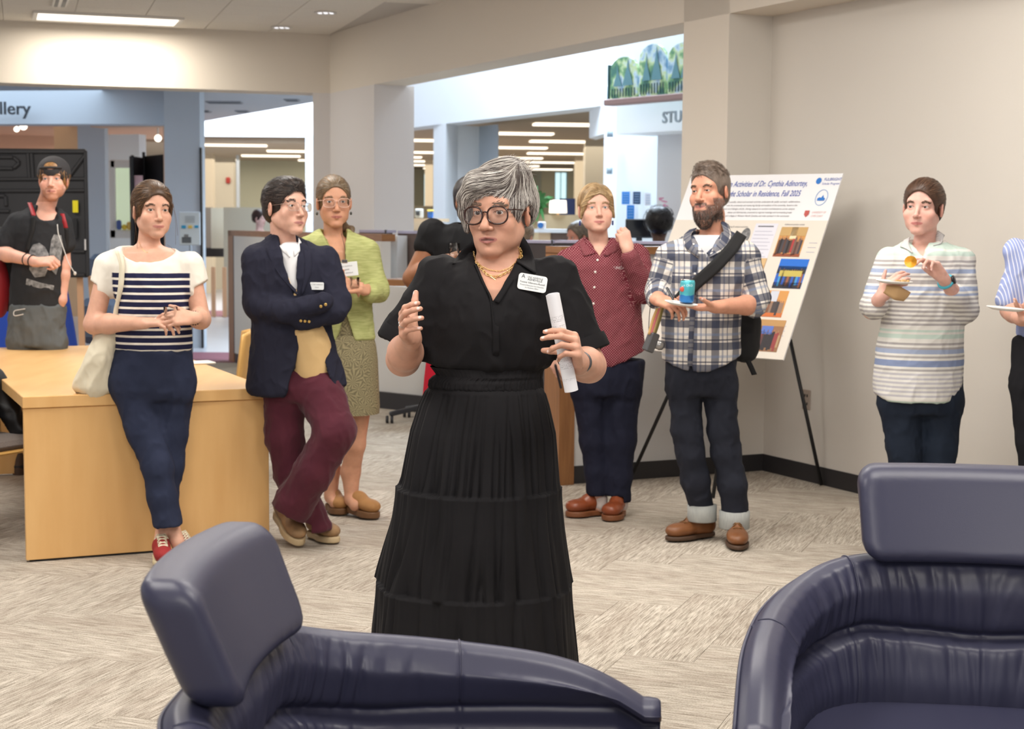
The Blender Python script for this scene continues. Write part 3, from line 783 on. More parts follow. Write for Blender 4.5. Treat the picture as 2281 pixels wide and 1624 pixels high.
def glasses(fr, parent, cm, shape='round', w=0.0255, h=0.022, r=0.0016, y=0.094, z=-0.004, lens=(0.9, 0.9, 0.9), temple=None, x0=0.0345, p=2.6):
    root = None; y += 0.004
    m = MB(); tms = []
    for s in (-1, 1):
        pts = []
        for k in range(33):
            a = 2 * math.pi * k / 32; ca, sa = math.cos(a), math.sin(a)
            ex = np.sign(ca) * abs(ca) ** (2 / p) * w; ez = np.sign(sa) * abs(sa) ** (2 / p) * h
            if ez > 0: ez *= 0.92
            xx = s * x0 + ex; pts.append(fr.w((xx, y - 0.05 * abs(abs(xx)) ** 1.0 - 1.2 * xx * xx, z + ez)))
        m.tube(pts, r * fr.s, 8, cap=False)
        xo = s * (x0 + w)
        tb = MB(); tb.tube([fr.w((xo, y - 0.05 * abs(xo) - 1.2 * xo * xo, z + h * .55)), fr.w((s * 0.0725, 0.055, z + h * .5)), fr.w((s * 0.079, -0.005, z + h * .35)), fr.w((s * 0.08, -0.03, z - .012))], r * 0.9 * fr.s, 6); tms = (tms if s > -1 else []) + [tb]
    xi = x0 - w + .001
    m.tube([fr.w((-xi, y - .003, z + 0.006)), fr.w((0, y + 0.0005, z + 0.0085)), fr.w((xi, y - .003, z + 0.006))], r * fr.s, 8)
    g = m.build('glasses', cm, parent, True); [q.build('temple_arm', temple or cm, g, True) for q in tms]
    for s in (-1, 1):
        V = [fr.w((s * x0, y - 0.05 * x0 - 1.2 * x0 * x0, z))]; n = 32
        for k in range(n):
            a = 2 * math.pi * k / n; ca, sa = math.cos(a), math.sin(a)
            ex = np.sign(ca) * abs(ca) ** (2 / p) * w; ez = np.sign(sa) * abs(sa) ** (2 / p) * h * (0.92 if sa > 0 else 1)
            xx = s * x0 + ex; V.append(fr.w((xx, y - 0.05 * abs(xx) - 1.2 * xx * xx, z + ez)))
        V = np.array(V); V2 = V + fr.d((0, -0.0012, 0)); nn = n + 1
        F = [(0, 1 + k, 1 + (k + 1) % n) for k in range(n)] + [(nn, nn + 1 + (k + 1) % n, nn + 1 + k) for k in range(n)]
        mesh_np('lens', np.vstack([V, V2]), F, lens_mat(), g, False)
    return g
def lens_mat():
    if 'spectacle_lens' in MATS: return MATS['spectacle_lens']
    m = bpy.data.materials.new('spectacle_lens'); m.use_nodes = True; MATS['spectacle_lens'] = m; nt = NT(m)
    nt.n.remove(nt.n['Principled BSDF']); out = nt.n['Material Output']
    tr = nt.new('ShaderNodeBsdfTransparent'); tr.inputs[0].default_value = (0.97, 0.98, 0.98, 1); gl = nt.new('ShaderNodeBsdfGlossy'); gl.inputs['Roughness'].default_value = 0.03
    fz = nt.new('ShaderNodeFresnel'); fz.inputs[0].default_value = 1.35; mx = nt.new('ShaderNodeMixShader')
    nt.link(fz.outputs[0], mx.inputs[0]); nt.link(tr.outputs[0], mx.inputs[1]); nt.link(gl.outputs[0], mx.inputs[2]); nt.link(mx.outputs[0], out.inputs[0]); return m
def skin_mat(): return mat('skin', rough=0.5, attr=True, spec=0.35, sss=0.12, bump=(380, (1, 1, 1), 0.12, 0.001))
def fabric(name, color, rough=0.85, weave=900, bs=0.12, c2=None, amt=0.3, sheen=0.0, ns=12):
    return mat(name, lin(color), rough, spec=0.2, noise=(ns, (1, 1, 1), amt, lin(c2)) if c2 else None, bump=(weave, (1, 1, 1), bs, 0.001), sheen=sheen)
def place_person(label, x, y): return empty('person', (x, y, 0), label, 'person')
def badge(parent, c, w, h, R, m=None, lines=()):
    mm = MB(); r = min(w, h) * .18; pts = [(sx * (w / 2 - r) + r * math.cos(a), sy * (h / 2 - r) + r * math.sin(a)) for sx, sy, a0 in ((1, 1, 0), (-1, 1, 90), (-1, -1, 180), (1, -1, 270)) for a in np.radians([a0, a0 + 30, a0 + 60, a0 + 90])]; R = np.asarray(R); mm.prism([c + R @ np.array([x, -.0015, z]) for x, z in pts], R @ np.array([0, .003, 0])); b = mm.build('name_badge', m or mat('badge_white', lin((225, 228, 228)), 0.35), parent)
    text_lines(b, c, R, w, lines); return b
FONT = None
def text_obj(parent, txt, c, R, size, m, align='CENTER', shear=0.0, name='lettering', ext=0.0, bold=0.0, spacing=1.0, sx=1.0):
    """flat lettering; R columns = (right, out of the face... reading normal, up)"""
    cu = bpy.data.curves.new(name, 'FONT'); cu.body = txt; cu.size = size; cu.align_x = align; cu.align_y = 'CENTER'
    cu.shear = shear; cu.extrude = ext; cu.offset = bold; cu.space_character = spacing; cu.resolution_u = 3
    o = bpy.data.objects.new(name + '_tmp', cu); COL.objects.link(o)
    dg = bpy.context.evaluated_depsgraph_get(); me = bpy.data.meshes.new_from_object(o.evaluated_get(dg)); bpy.data.objects.remove(o)
    me.name = name
    n = len(me.vertices); V = np.zeros(n * 3); me.vertices.foreach_get('co', V); V = V.reshape(-1, 3)
    V = np.stack([V[:, 0] * sx, -V[:, 2], V[:, 1]], 1) @ np.asarray(R).T + np.asarray(c)
    me.vertices.foreach_set('co', V.ravel()); me.materials.clear(); me.materials.append(m)
    o = bpy.data.objects.new(name, me); COL.objects.link(o)
    if parent is not None: o.parent = parent; bpy_parent_inv(o, parent)
    return o
def text_lines(parent, c, R, w, lines):
    for txt, dx, dz, size, colr in lines:
        p = np.asarray(c) + np.asarray(R) @ np.array([dx, -0.0022, dz])
        text_obj(parent, txt, p, R, size, mat('ink_%d_%d_%d' % colr, lin(colr), 0.6), ext=0.0)
def hit(S, px, py, off=0.0, t0=None, Y0=2.0):
    """first point of an implicit surface along the sight line, pushed out by off"""
    d = nrm(ray(px, py)); o = np.array([0, 0, CAMH]); t = Y0 / d[1] if t0 is None else t0
    for _ in range(90):
        v = S.ev((o + d * t)[None])[0]
        if v > 0.5: v = 0.05
        t += max(min(v * 0.8, 0.1), 0.0004) if v > 0.0006 else 0
        if v <= 0.0006: break
        if t > 40: return None
    p = o + d * t; g = S.grad(p[None])[0]
    return p + g * off
def hits(S, pts, off=0.0, Y=None, Y0=2.0):
    out = []
    for p in pts:
        h = hit(S, p[0], p[1], off + (p[2] if len(p) > 2 else 0), Y0=Y0)
        if h is None or (Y is not None and abs(h[1] - Y) > 0.35): h = W(p[0], p[1], Y if out == [] else out[-1][1])
        out.append(h)
    return np.array(out)
def resample(P, n):
    P = np.asarray(P, float); s = np.concatenate([[0], np.cumsum(np.linalg.norm(np.diff(P, axis=0), axis=1))]); u = np.linspace(0, s[-1], n)
    return np.stack([np.interp(u, s, P[:, j]) for j in range(3)], 1)
def smooth_line(P, n, it=3):
    P = resample(P, n)
    for _ in range(it): P[1:-1] = 0.25 * P[:-2] + 0.5 * P[1:-1] + 0.25 * P[2:]
    return P
def sheet(name, A, B, th, m, parent, n=24, k=6, bulge=0.0, bdir=(0, -1, 0), it=2, uv=True):
    A = smooth_line(A, n, it); B = smooth_line(B, n, it); V = []; U = []
    for j in range(k + 1):
        t = j / k; R = A * (1 - t) + B * t + np.asarray(bdir, float) * bulge * math.sin(math.pi * t); V.append(R)
        U.append(np.stack([np.linspace(0, 1, n) * np.linalg.norm(np.diff(A, axis=0), axis=1).sum(), np.full(n, t * np.linalg.norm(B - A, axis=1).mean())], 1))
    V = np.array(V); g = np.arange((k + 1) * n).reshape(k + 1, n)
    F = np.stack([g[:-1, :-1], g[:-1, 1:], g[1:, 1:], g[1:, :-1]], -1).reshape(-1, 4); V = V.reshape(-1, 3); N = vnorm(V, F)
    nv = len(V); rim = list(g[0]) + list(g[1:, -1]) + list(g[-1, ::-1][1:]) + list(g[::-1, 0][1:-1]); rim = np.array(rim)
    r2 = np.roll(rim, -1); Fr = np.stack([rim, rim + nv, r2 + nv, r2], 1)
    V2 = np.vstack([V + N * th / 2, V - N * th / 2]); F2 = np.vstack([F, F[:, ::-1] + nv, Fr])
    U = np.vstack(U); return mesh_np(name, V2, F2, m, parent, True, uv=np.vstack([U, U]))
def tubes(name, pts, r, m, parent, n=8, it=2, k=None):
    mb = MB(); mb.tube(smooth_line(pts, k or max(12, len(pts) * 4), it), r, n); return mb.build(name, m, parent, True)
def chain(name, P, nlinks, m, parent, lw=0.004, r=0.0007, ll=1.0):
    P = smooth_line(P, nlinks + 1, 2); mb = MB()
    for i in range(nlinks):
        a, b = P[i], P[i + 1]; c = (a + b) / 2; d = nrm(b - a); L = np.linalg.norm(b - a) * 0.62 * ll
        o = nrm(np.cross(d, (0, -1, 0.2))); o = o if i % 2 else nrm(o * .6 + np.array([0, -1, 0]) * .8)
        mb.tube([c + d * L * math.cos(t) + o * lw * math.sin(t) for t in np.linspace(0, 2 * math.pi, 13)], r, 5, cap=False)
    return mb.build(name, m, parent, True)
def tiers(name, rows, Y, m, parent, nth=300, nz=130, amp=0.05, seams=(), seed=0.0, nf=26, uvs=True, close=True):
    """gathered skirt: rows (py,l,r,depth) outlines; seams = list of t (0..1 of height) where a tier starts"""
    R = np.array(sil(rows, Y)); R = R[np.argsort(-R[:, 0])]; t = np.linspace(0, 1, len(R)); tt = np.linspace(0, 1, nz)
    z = np.interp(tt, t, R[:, 0]); zr = (R[0, 0] - R[:, 0]) / (R[0, 0] - R[-1, 0]); tz = tt
    C = [np.interp(tz, zr, R[:, j]) for j in range(5)]
    z = R[0, 0] + (R[-1, 0] - R[0, 0]) * tz; th = np.linspace(0, 2 * math.pi, nth, endpoint=False)
    V = []; S_ = [0.0] + list(seams) + [1.001]; U = []
    for i in range(nz):
        k = max(j for j in range(len(S_) - 1) if tz[i] >= S_[j] - 1e-9); u = (tz[i] - S_[k]) / (S_[k + 1] - S_[k])
        step = 0.006 if (k > 0) else 0.0
        q = np.stack([np.cos(th) * nf / 6, np.sin(th) * nf / 6, np.full(nth, seed + 3.1 * k + tz[i] * 1.3)], 1)
        q2 = np.stack([np.cos(th) * 2.2, np.sin(th) * 2.2, np.full(nth, seed + 9 + tz[i] * .5)], 1)
        q3 = np.stack([np.cos(th) * nf / 2.2, np.sin(th) * nf / 2.2, np.full(nth, seed + 31 + 2 * k + tz[i] * 2)], 1)
        g = pnoise(q) * 0.9 + pnoise(q2) * 1.0 * (0.3 + tz[i]) + pnoise(q3) * 0.55 * math.exp(-u * 5)
        cr = 1 - np.abs(pnoise(np.stack([np.cos(th) * nf / 5, np.sin(th) * nf / 5, np.full(nth, seed + 50 + 5 * k + tz[i] * 1.5)], 1))) * 5
        g = g - .55 * np.clip(cr, 0, 1) ** 2 * (.5 + .5 * u)
        f = 1 + amp * g * (0.45 + 0.65 * u) * (1.0 if tz[i] > .02 else .3)
        a = C[3][i] * f + step * math.exp(-u * 9); b = C[4][i] * f + step * math.exp(-u * 9)
        V.append(np.stack([C[1][i] + a * np.cos(th), C[2][i] + b * np.sin(th), np.full(nth, z[i]) - 0.012 * np.cos(th * 1.0 + 0.5) * 0], 1))
        U.append(np.stack([th * C[3][i], z[i] + 0 * th], 1))
    V = np.vstack(V); g = np.arange(nz * nth).reshape(nz, nth); g2 = np.roll(g, -1, 1)
    F = np.stack([g[:-1], g[1:], g2[1:], g2[:-1]], -1).reshape(-1, 4)
    return mesh_np(name, V, F, m, parent, True, uv=np.vstack(U))
# ------------------------------------------------------------------ beyond the openings
X = lambda px, Y, py=500: W(px, py, Y)
Z = lambda py, Y, px=1140: W(px, py, Y)[2]
def pw(name, x0, x1, Y, y0, y1, m, Y2=None, th=.15, kind='structure', parent=None):
    """upright slab between picture columns x0..x1 at depth Y(..Y2), from picture row y0 (top) to y1 (bottom; None = floor)"""
    Y2 = Y if Y2 is None else Y2; a = X(x0, Y); b = X(x1, Y2); xm = (x0 + x1) / 2; z1 = W(x0, y0, Y)[2]; z0 = 0 if y1 is None else W(x0, y1, Y)[2]
    return wall(name, a, b, z0, z1, th, m, parent, kind)
# lobby ceiling (blue grey in daylight) and its bright clerestory band
zl = 3.2; A1 = G(445, 272, zl)[:2]; A2 = G(696, 228, zl)[:2]; A3 = G(720, 224, zl)[:2]
tri_prism([A1 + (A1 - A2) * .6, A3, CC + nL * .4 + LD * .1, PLx + nL * .4, (-16, 33)], zl, zl + .2, 'ceiling', COOL)
for x, y in ((500, 227), (650, 222), (540, 247), (455, 247)):
    c = G(x, y, zl); t = empty('ceiling_vent', c, 'grey vent in the lobby ceiling, %s' % {500: 'the long one at upper left', 650: 'small one near the corner column', 540: 'small one low in the middle', 455: 'small one beside the grey column'}[x], 'vent', 'lobby ceiling vents')
    mb = MB(); mb.box(c + (0, 0, -.008), (.5 if x == 500 else .2, .25, .015), bev=.004); mb.build('vent_frame', mat('vent_grey', lin((150, 158, 168)), .6), t); mb = MB()
    for k in (-.08, 0, .08): mb.box(c + (0, k, -.018), (.46 if x == 500 else .16, .03, .006))
    mb.build('vent_slats', mat('vent_dark', lin((96, 104, 114)), .6), t)
pw('wall_clerestory', 380, 860, 28.5, 150, 303, WHITEW)
zf = 2.85; F1 = G(832, 294, zf)[:2]; F2 = G(1303, 240, zf)[:2]; FD = nrm(F2 - F1)
Q1 = F1 - FD * .8; Q2 = F1 + (F2 - F1) * 1.12
wall('wall_fascia', Q1, Q2, zf, 6.8, .35, WHITEW)
# reading room ceiling with light strips
zr = 2.95; rr = tri_prism([Q1 + np.array([0.2, .3]), Q2 + np.array([.2, .3]), (3.2, Q2[1]), (11, 45), (-14, 45), (-14, 28.7), (Q1[0] - 1.2, 28.7)], zr, zr + .2, 'ceiling', paint('beige_ceiling', (178, 164, 144)))
strips = []
rng = random.Random(4)
for Yr in np.arange(18.0, 43.5, 2.3):
    for k in range(-9, 8):
        x = k * 2.6 + (0.9 if int(Yr / 2.3) % 2 else 0)
        c = np.array([x, Yr + .25 * k * .3]); p = proj((c[0], c[1], zr))
        if not (450 < p[0] < 1330 and 240 < p[1] < 400): continue
        s = (c - F1) @ np.array([-FD[1], FD[0]]) * (1 if FD[0] > 0 else -1)
        if s < .8 and c[0] > Q1[0] - .5: continue
        if c[1] < 29.2 and c[0] < -2.6: continue
        strips.append(c)
src = None
for i, c in enumerate(strips):
    mb = MB(); mb.box((0, 0, 0), (1.25, .28, .03), bev=.008)
    if src is None:
        src = mb.build('ceiling_light', emit_mat('strip_glow', (255, 244, 224), 1.7), None); o = src
    else: o = src.copy(); COL.objects.link(o)
    o.location = (c[0], c[1], zr - .018); o.rotation_euler = (0, 0, .12); tag(o, 'glowing strip light in the beige ceiling of the far reading room', 'ceiling light', 'reading room strip lights')
# back walls and columns of the reading room
pw('wall_far', 430, 700, 37, 300, None, paint('far_green_grey', (190, 190, 168))); pw('wall_far', 690, 1400, 43, 320, None, BEIGE)
def column(x0, x1, Y, y0, m, lab=None, dep=.8, Y2=None): return pw('wall_column', x0, x1, Y, y0, None, m, Y2, dep)
column(475, 521, 35.5, 318, BEIGE, dep=.3); column(448, 474, 33.5, 318, paint('pale_beige', (212, 200, 176)), dep=.3); column(527, 531, 34, 318, COOL, dep=.2)
column(681, 699, 27.5, 300, COOL, dep=.5); column(872, 914, 38, 310, BEIGE); column(1302, 1345, 27, 262, BEIGE); column(1281, 1303, 33, 300, paint('pale_beige', (212, 200, 176))); column(946, 964, 36, 320, paint('pale_beige', (212, 200, 176)))
column(960, 968, 41, 330, BEIGE)
# blue column group in front of the fascia
pA = X(965, 21.6); pB = X(992, 21.2); pC = X(1062, 20.7); pD = X(1108, 20.2)
tri_prism([pA[:2], pB[:2], pB[:2] + (.25, .9), pA[:2] + (.2, .9)], 0, zf + .01, 'wall_column', WHITEW)
tri_prism([pB[:2] + (.02, .45), (pC[0], 21.9), (pC[0], 22.5), (pB[0], 22.5)], 0, zf + .01, 'wall_column', WHITEW)
tri_prism([(pC[0], 21.9), (W(1108, 500, 21.4)[0], 21.4), (W(1108, 500, 21.4)[0], 22.6), (pC[0], 22.6)], 0, zf + .01, 'wall_column', COOL)
# right end of the atrium
pw('wall_column', 1343, 1372, 17.2, 225, None, WHITEW, 16.9, .8)
tri_prism([X(1310, 18.6)[:2], X(1345, 17.6)[:2], X(1345, 17.6)[:2] + (0.1, .4), X(1310, 18.6)[:2] + (.1, .4)], Z(300, 18), zf + .2, 'wall_bracket', WHITEW)
pw('wall_atrium_end', 1372, 1466, 16.9, 292, None, paint('atrium_end_paint', (214, 222, 228)), 16.2, .2); pw('wall_atrium_end', 1462, 1640, 16.0, 292, None, paint('atrium_panel_paint', (204, 204, 206)), 15.4, .2)
z0 = Z(300, 15.6); z1 = Z(222, 15.6)
pw('wall_fascia', 1370, 1640, 15.9, 50, 299, WHITEW, 14.6, .5)
# wall lamp
c = X(1355, 16.8); t = empty('wall_lamp', (c[0], 16.75, Z(340, 16.8)), 'tall white tube wall lamp with grey ends on the white atrium column', 'wall lamp')
mb = MB(); mb.tube([(c[0], 16.7, Z(372, 16.7)), (c[0], 16.7, Z(304, 16.7))], .03, 16); mb.build('lamp_tube', emit_mat('lamp_tube_glow', (235, 240, 250), .5), t, True)
for a_, b_ in ((290, 304), (372, 386)): mb = MB(); mb.tube([(c[0], 16.7, Z(b_, 16.7)), (c[0], 16.7, Z(a_, 16.7))], .032, 16); mb.box((c[0], 16.76, Z((a_ + b_) / 2, 16.7)), (.03, .12, .03)); mb.build('end_cap', mat('lamp_grey', lin((130, 145, 155)), .4), t, True)
# painted mural with its brown ledge
def mural():
    a = X(1368, 15.55)[:2]; b = X(1560, 14.6)[:2]; z0, z1 = Z(218, 15.4), Z(95, 15.1); d = nrm(b - a); n = np.array([d[1], -d[0]]); n = n if n @ a < 0 else -n
    t = empty('mural', (a[0], a[1], z0), 'green and blue painted garden mural with trees on the high ledge at top right', 'painting'); R = np.array([[d[0], -n[0], 0], [d[1], -n[1], 0], [0, 0, 1]])
    L = np.linalg.norm(b - a); c = np.array([*((a + b) / 2 + n * .05), (z0 + z1) / 2])
    m = mat('mural_paint', lin((150, 185, 175)), .8); nt = NT(m); bs = nt.n['Principled BSDF']; tc = nt.new('ShaderNodeTexCoord')
    mp = nt.new('ShaderNodeMapping'); mp.inputs['Scale'].default_value = (2.2, 2.2, 2.2); nt.link(tc.outputs['Object'], mp.inputs[0]); vo = nt.new('ShaderNodeTexNoise'); vo.inputs['Scale'].default_value = 3; vo.inputs['Detail'].default_value = 6; nt.link(mp.outputs[0], vo.inputs[0])
    nt.link(nt.ramp(vo.outputs[0], [(.36, lin((72, 120, 110))), (.45, lin((120, 165, 120))), (.52, lin((196, 216, 170))), (.58, lin((190, 214, 226))), (.68, lin((120, 160, 190)))]), bs.inputs['Base Color'])
    zs = np.linspace(z0, z1, 4); pan = []
    for k, (u0, u1) in enumerate(((0, .33), (.345, .66), (.675, 1.0))):
        cc = np.array([*(a + d * L * (u0 + u1) / 2 + n * .05), (z0 + z1) / 2]); hgt = (z1 - z0) * (.80, .98, .94)[k]
        w = L * (u1 - u0) * .97; pts = [(-w / 2, 0), (w / 2, 0), (w / 2, hgt * .7)] + [(w / 2 * math.cos(q), hgt * (.7 + .3 * math.sin(q))) for q in np.linspace(0, math.pi, 9)[1:-1]] + [(-w / 2, hgt * .7)]
        mb = MB(); mb.prism([np.array([cc[0], cc[1], z0]) + R @ np.array([x, 0, z]) for x, z in pts], R @ np.array([0, -.03, 0])); mb.build('painted_panel', m, t)
        base_ = np.array([cc[0], cc[1], z0]) + R @ np.array([0, -.036, 0])
        mb = MB(); g = lambda x, z: base_ + R @ np.array([x * w, 0, z * hgt])
        for tx, tw, th_ in ((-.2, .16, .62), (.18, .2, .75)):
            mb.prism([g(tx - tw, .3), g(tx + tw, .3), g(tx + .03, th_), g(tx, th_ + .2), g(tx - .03, th_)], R @ np.array([0, -.004, 0]))
        mb.build('painted_tree', mat('mural_tree', lin((96, 140, 150)), .8), t)
        mb = MB(); 
        for x in np.linspace(-.42, .42, 9): mb.box(g(x, .14), (.012, .004, hgt * .2), R)
        mb.build('painted_fence', mat('mural_dark', lin((52, 84, 86)), .8), t)
    mb = MB(); mb.box(np.array([*(a - d * .02 + n * .07), (z0 + z1) / 2 - .1]), (.02, .03, (z1 - z0) * .75), R); mb.build('dark_edge', mat('mural_dark'), t)
    mb = MB(); mb.box(np.array([*((a + b) / 2 + n * .05), z0 - .03]), (L + .1, .14, .06), R, bev=.01); mb.build('ledge', mat('ledge_brown', lin((140, 112, 108)), .6), t)
mural()
# raised letters
gm = mat('letter_grey', lin((150, 165, 176)), .5); a = W(1475, 264, 15.1); b = W(1515, 259, 14.9); dd = nrm((b - a) * (1, 1, 0)); R = np.array([[dd[0], -dd[1], 0], [dd[1], dd[0], 0], [0, 0, 1]])
o = text_obj(None, 'STUDY', a + np.array([0, -.03, 0]), R, .15, gm, 'LEFT', ext=.008, bold=.003, name='wall_lettering', spacing=1.05); tag(o, 'raised grey capital letters STU on the white atrium fascia', 'sign')
# left: gallery front, lettering, column
pw('wall_gallery_front', -260, 369, 19.6, 150, 276, COOL, 19.2, .4)
R0 = rotz(.03); a = W(-2, 242, 19.45)
o = text_obj(None, 'Gallery', W(68, 243, 19.2) + (0, 0, .0), R0, .215, mat('sign_black', lin((40, 44, 52)), .5), 'RIGHT', ext=.012, bold=.003, name='gallery_lettering'); tag(o, 'black lettering ending in llery on the blue grey gallery front', 'sign')
pw('wall_column', 368, 447, 18.9, 150, None, COOL, 18.9, .3)
mb = MB(); mb.box(W(449, 500, 18.9) * (1, 1, 0) + (0, 0, 1.2), (.02, .06, 2.4)); tag(mb.build('trim_5', mat('black_metal')), kind='structure')
pw('wall_gallery', -300, 130, 27, 250, None, PEACH, 28, .2); pw('wall_column', 124, 176, 25, 250, None, paint('peach_column', (218, 186, 150)), 25, .3)
pw('wall_column', 176, 236, 23, 250, None, COOL, 23, .2); pw('wall_gallery', 205, 372, 21.5, 262, 283, PEACH, 21.2, .3)
pw('wall_gallery', 236, 312, 24.5, 300, None, WHITEW, 24.3, .2); pw('wall_gallery', 366, 378, 20.2, 276, None, PEACH, 20.2, .3)
tri_prism([X(-300, 19.8)[:2], X(445, 19.8)[:2], X(445, 33)[:2], X(-300, 33)[:2]], 3.0, 3.12, 'ceiling', PEACH)
for k, (x, y, r) in enumerate(((52, 281, .05), (37, 288, .035), (352, 308, .05))):
    c = W(x, y, 20.6 if k < 2 else 22.5); o = MB(); o.ell(c, (r, r, r)); lb = ('larger round white spotlight under the gallery front', 'smaller round spotlight under the gallery front', 'round white spotlight beside the grey column')[k]
    t = empty('spotlight', c, lb, 'spotlight', 'gallery spotlights'); o.build('bulb', emit_mat('spot_glow', (255, 246, 230), 2.2), t, True); mb = MB(); mb.tube([c + (0, 0, r), (c[0], c[1], 3.0)], .012, 6); mb.build('stem', mat('white_enamel'), t)
# framed interior window
Yw = 23.8; t = empty('window_1', (*X(275, Yw)[:2], Z(445, Yw)), 'white framed interior window with yellow and blue things on its sill, left of the grey column', 'window'); del t['label']; del t['category']; t['kind'] = 'structure'
def fr_box(x0, y0, x1, y1, Y, d=.06): a = W(x0, y1, Y); b = W(x1, y0, Y); return (a + b) / 2, (abs(b[0] - a[0]), d, abs(b[2] - a[2]))
for bx in ((246, 357, 257, 530), (300, 357, 312, 530), (246, 357, 312, 374), (246, 512, 312, 530)): mb = MB(); c, s = fr_box(*bx, Yw); mb.box(c, s, bev=.01); mb.build('window_frame', mat('white_enamel'), t)
mb = MB(); c, s = fr_box(256, 373, 301, 513, Yw + .05, .02); mb.box(c, s); mb.build('pane', mat('daylit_pane', lin((196, 205, 178)), .2, emit=(lin((190, 205, 175)), .55)), t)
for k, (x0, y0, x1, y1, cl) in enumerate(((260, 490, 270, 512, (70, 90, 150)), (272, 500, 282, 512, (225, 195, 60)), (283, 494, 296, 512, (215, 180, 90)))): mb = MB(); c, s = fr_box(x0, y0, x1, y1, Yw - .08, .08); mb.box(c, s, bev=.02); tag(mb.build('sill_box', mat('sill_%d' % k, lin(cl), .6)), ('small dark blue box on the interior window sill', 'small bright yellow box on the interior window sill', 'larger ochre box on the interior window sill')[k], 'box')
# black display screen
t = empty('folding_display', (*X(325, 20.4)[:2], 0), 'tall folding black display panel with a pink sheet, left of the grey column', 'display panel')
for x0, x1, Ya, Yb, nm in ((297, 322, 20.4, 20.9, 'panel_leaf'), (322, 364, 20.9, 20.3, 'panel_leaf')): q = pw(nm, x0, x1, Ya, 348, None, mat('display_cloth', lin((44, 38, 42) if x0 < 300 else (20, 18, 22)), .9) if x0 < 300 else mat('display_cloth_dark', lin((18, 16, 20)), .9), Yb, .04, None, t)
for x, Yy, y in ((297, 20.35, 352), (322, 20.85, 345)): mb = MB(); p = X(x, Yy); mb.tube([(p[0], p[1], 0), (p[0], p[1], Z(y, Yy))], .02, 8); mb.build('pole', mat('black_metal'), t)
mb = MB(); c, s = fr_box(300, 391, 318, 428, 20.4, .01); mb.box(c, s); mb.build('pink_sheet', mat('pink_paper', lin((214, 178, 182)), .8), t)
# blue armchair in the gallery
t = empty('armchair', (*G(222, 640)[:2], 0), 'low blue grey armchair in the gallery behind the black table top', 'armchair'); c = W(222, 575, 17.5); mb = MB()
mb.box((c[0], c[1], .42), (.36, .6, .5), bev=.08); mb.build('seat', mat('blue_grey_cloth', lin((96, 108, 128)), .9), t); mb = MB(); mb.box((c[0], c[1] + .25, .85), (.36, .16, .6), bev=.06); mb.build('backrest', mat('blue_grey_cloth'), t)
for sx in (-.14, .14):
    for sy in (-.22, .22): mb = MB(); mb.tube([(c[0] + sx, c[1] + sy, 0), (c[0] + sx, c[1] + sy, .2)], .02, 8); mb.build('leg', mat('oak_trim'), t)
# red alarm, bright lamp glow, small things in the reading room
c = W(508, 402, 35.47); mb = MB(); mb.box(c, (.1, .05, .14), bev=.02); tag(mb.build('fire_alarm', mat('alarm_red', lin((170, 50, 40)), .5)), 'small red fire alarm on the far beige wall', 'alarm')
def partition(name, x0, x1, Y, y0, m, lab, Y2=None, y1=None, grp=None, cap=None, th=.06):
    o = pw(name, x0, x1, Y, y0, y1, m, Y2, th, None); t = tag(o, lab, 'partition', grp); return o
pg = paint('partition_grey', (198, 194, 176), .9)
partition('partition', 450, 473, 27, 462, mat('partition_dark', lin((110, 100, 88)), .9), 'dark tan study partition beside the grey column', y1=555); pgo = partition('partition', 470, 500, 26, 463, pg, 'pale grey study partition left of the wooden one', y1=553)
partition('partition', 498, 640, 25.5, 462, pg, 'wide pale grey study partition behind the man in the blazer', 25)
mb = MB(); c, s = fr_box(446, 552, 500, 572, 26.2, .1); mb.box(c, s); tag(mb.build('partition_base', BLACKB), 'black base strip under the pale study partitions', 'trim')
for x in (474, 499): mb = MB(); a = X(x, 25.1); mb.box((a[0], a[1], .4), (.06, .06, .8)); mb.build('partition_leg', mat('light_oak', lin((214, 168, 130)), .5), pgo)
# cubicle run at centre left with oak frame
t = empty('cubicle_wall', (-3.1, 17.2, 0), 'oak framed white cubicle wall with black base behind the man in the blazer', 'partition'); p0 = np.array([-3.117, 17.234]); p1 = np.array([-1.083, 13.002]); zt = W(505, 513, 17.2)[2]; dd = nrm(p1 - p0)
pwhite = paint('cubicle_white', (206, 204, 200), .8)
wall('white_panel', p0 + dd * .236, p1, .1, zt - .06, .08, pwhite, t, None); wall('cap_rail', p0, p1 - dd * .0, zt - .06, zt, .12, WOODC, t, None); wall('base_strip', p0 + dd * .236, p1, 0, .099, .07, BLACKB, t, None)
wall('end_post', p0, p0 + dd * .2, 0, zt, .12, WOODT, t, None); wall('edge_strip', p0 + dd * .2, p0 + dd * .235, .1, zt - .05, .1, mat('black_metal'), t, None)
# brown fabric cubicles in the middle
bf = mat('brown_panel_cloth', lin((112, 96, 90)), .95, noise=(60, (1, 1, 1), .4, lin((96, 82, 78)))); dk = mat('dark_panel_cloth', lin((74, 68, 68)), .95); lav = mat('lavender_edge', lin((172, 168, 190)), .5)
def cub(x0, x1, y0, y1, Y, Y2, m, lab, cap=None):
    t = empty('study_cubicle', (*X((x0 + x1) / 2, Y)[:2], 0), lab, 'partition', 'brown study cubicles'); pw('fabric_panel', x0, x1, Y, y0 + 4, y1, m, Y2, .07, None, t)
    pw('top_cap', x0, x1, Y - .02, y0, y0 + 6, cap or lav, Y2 - .02, .11, None, t); pw('edge_post', x1 - 4, x1, Y2 - .03, y0, y1, mat('dark_metal', lin((60, 58, 62)), .5), Y2 - .03, .1, None, t); return t
cub(800, 861, 512, None, 13.75, 13.5, bf, 'brown fabric cubicle panel just right of the green jacket'); cub(886, 960, 514, None, 13.5, 13.3, bf, 'brown fabric cubicle panel beside the bare arm')
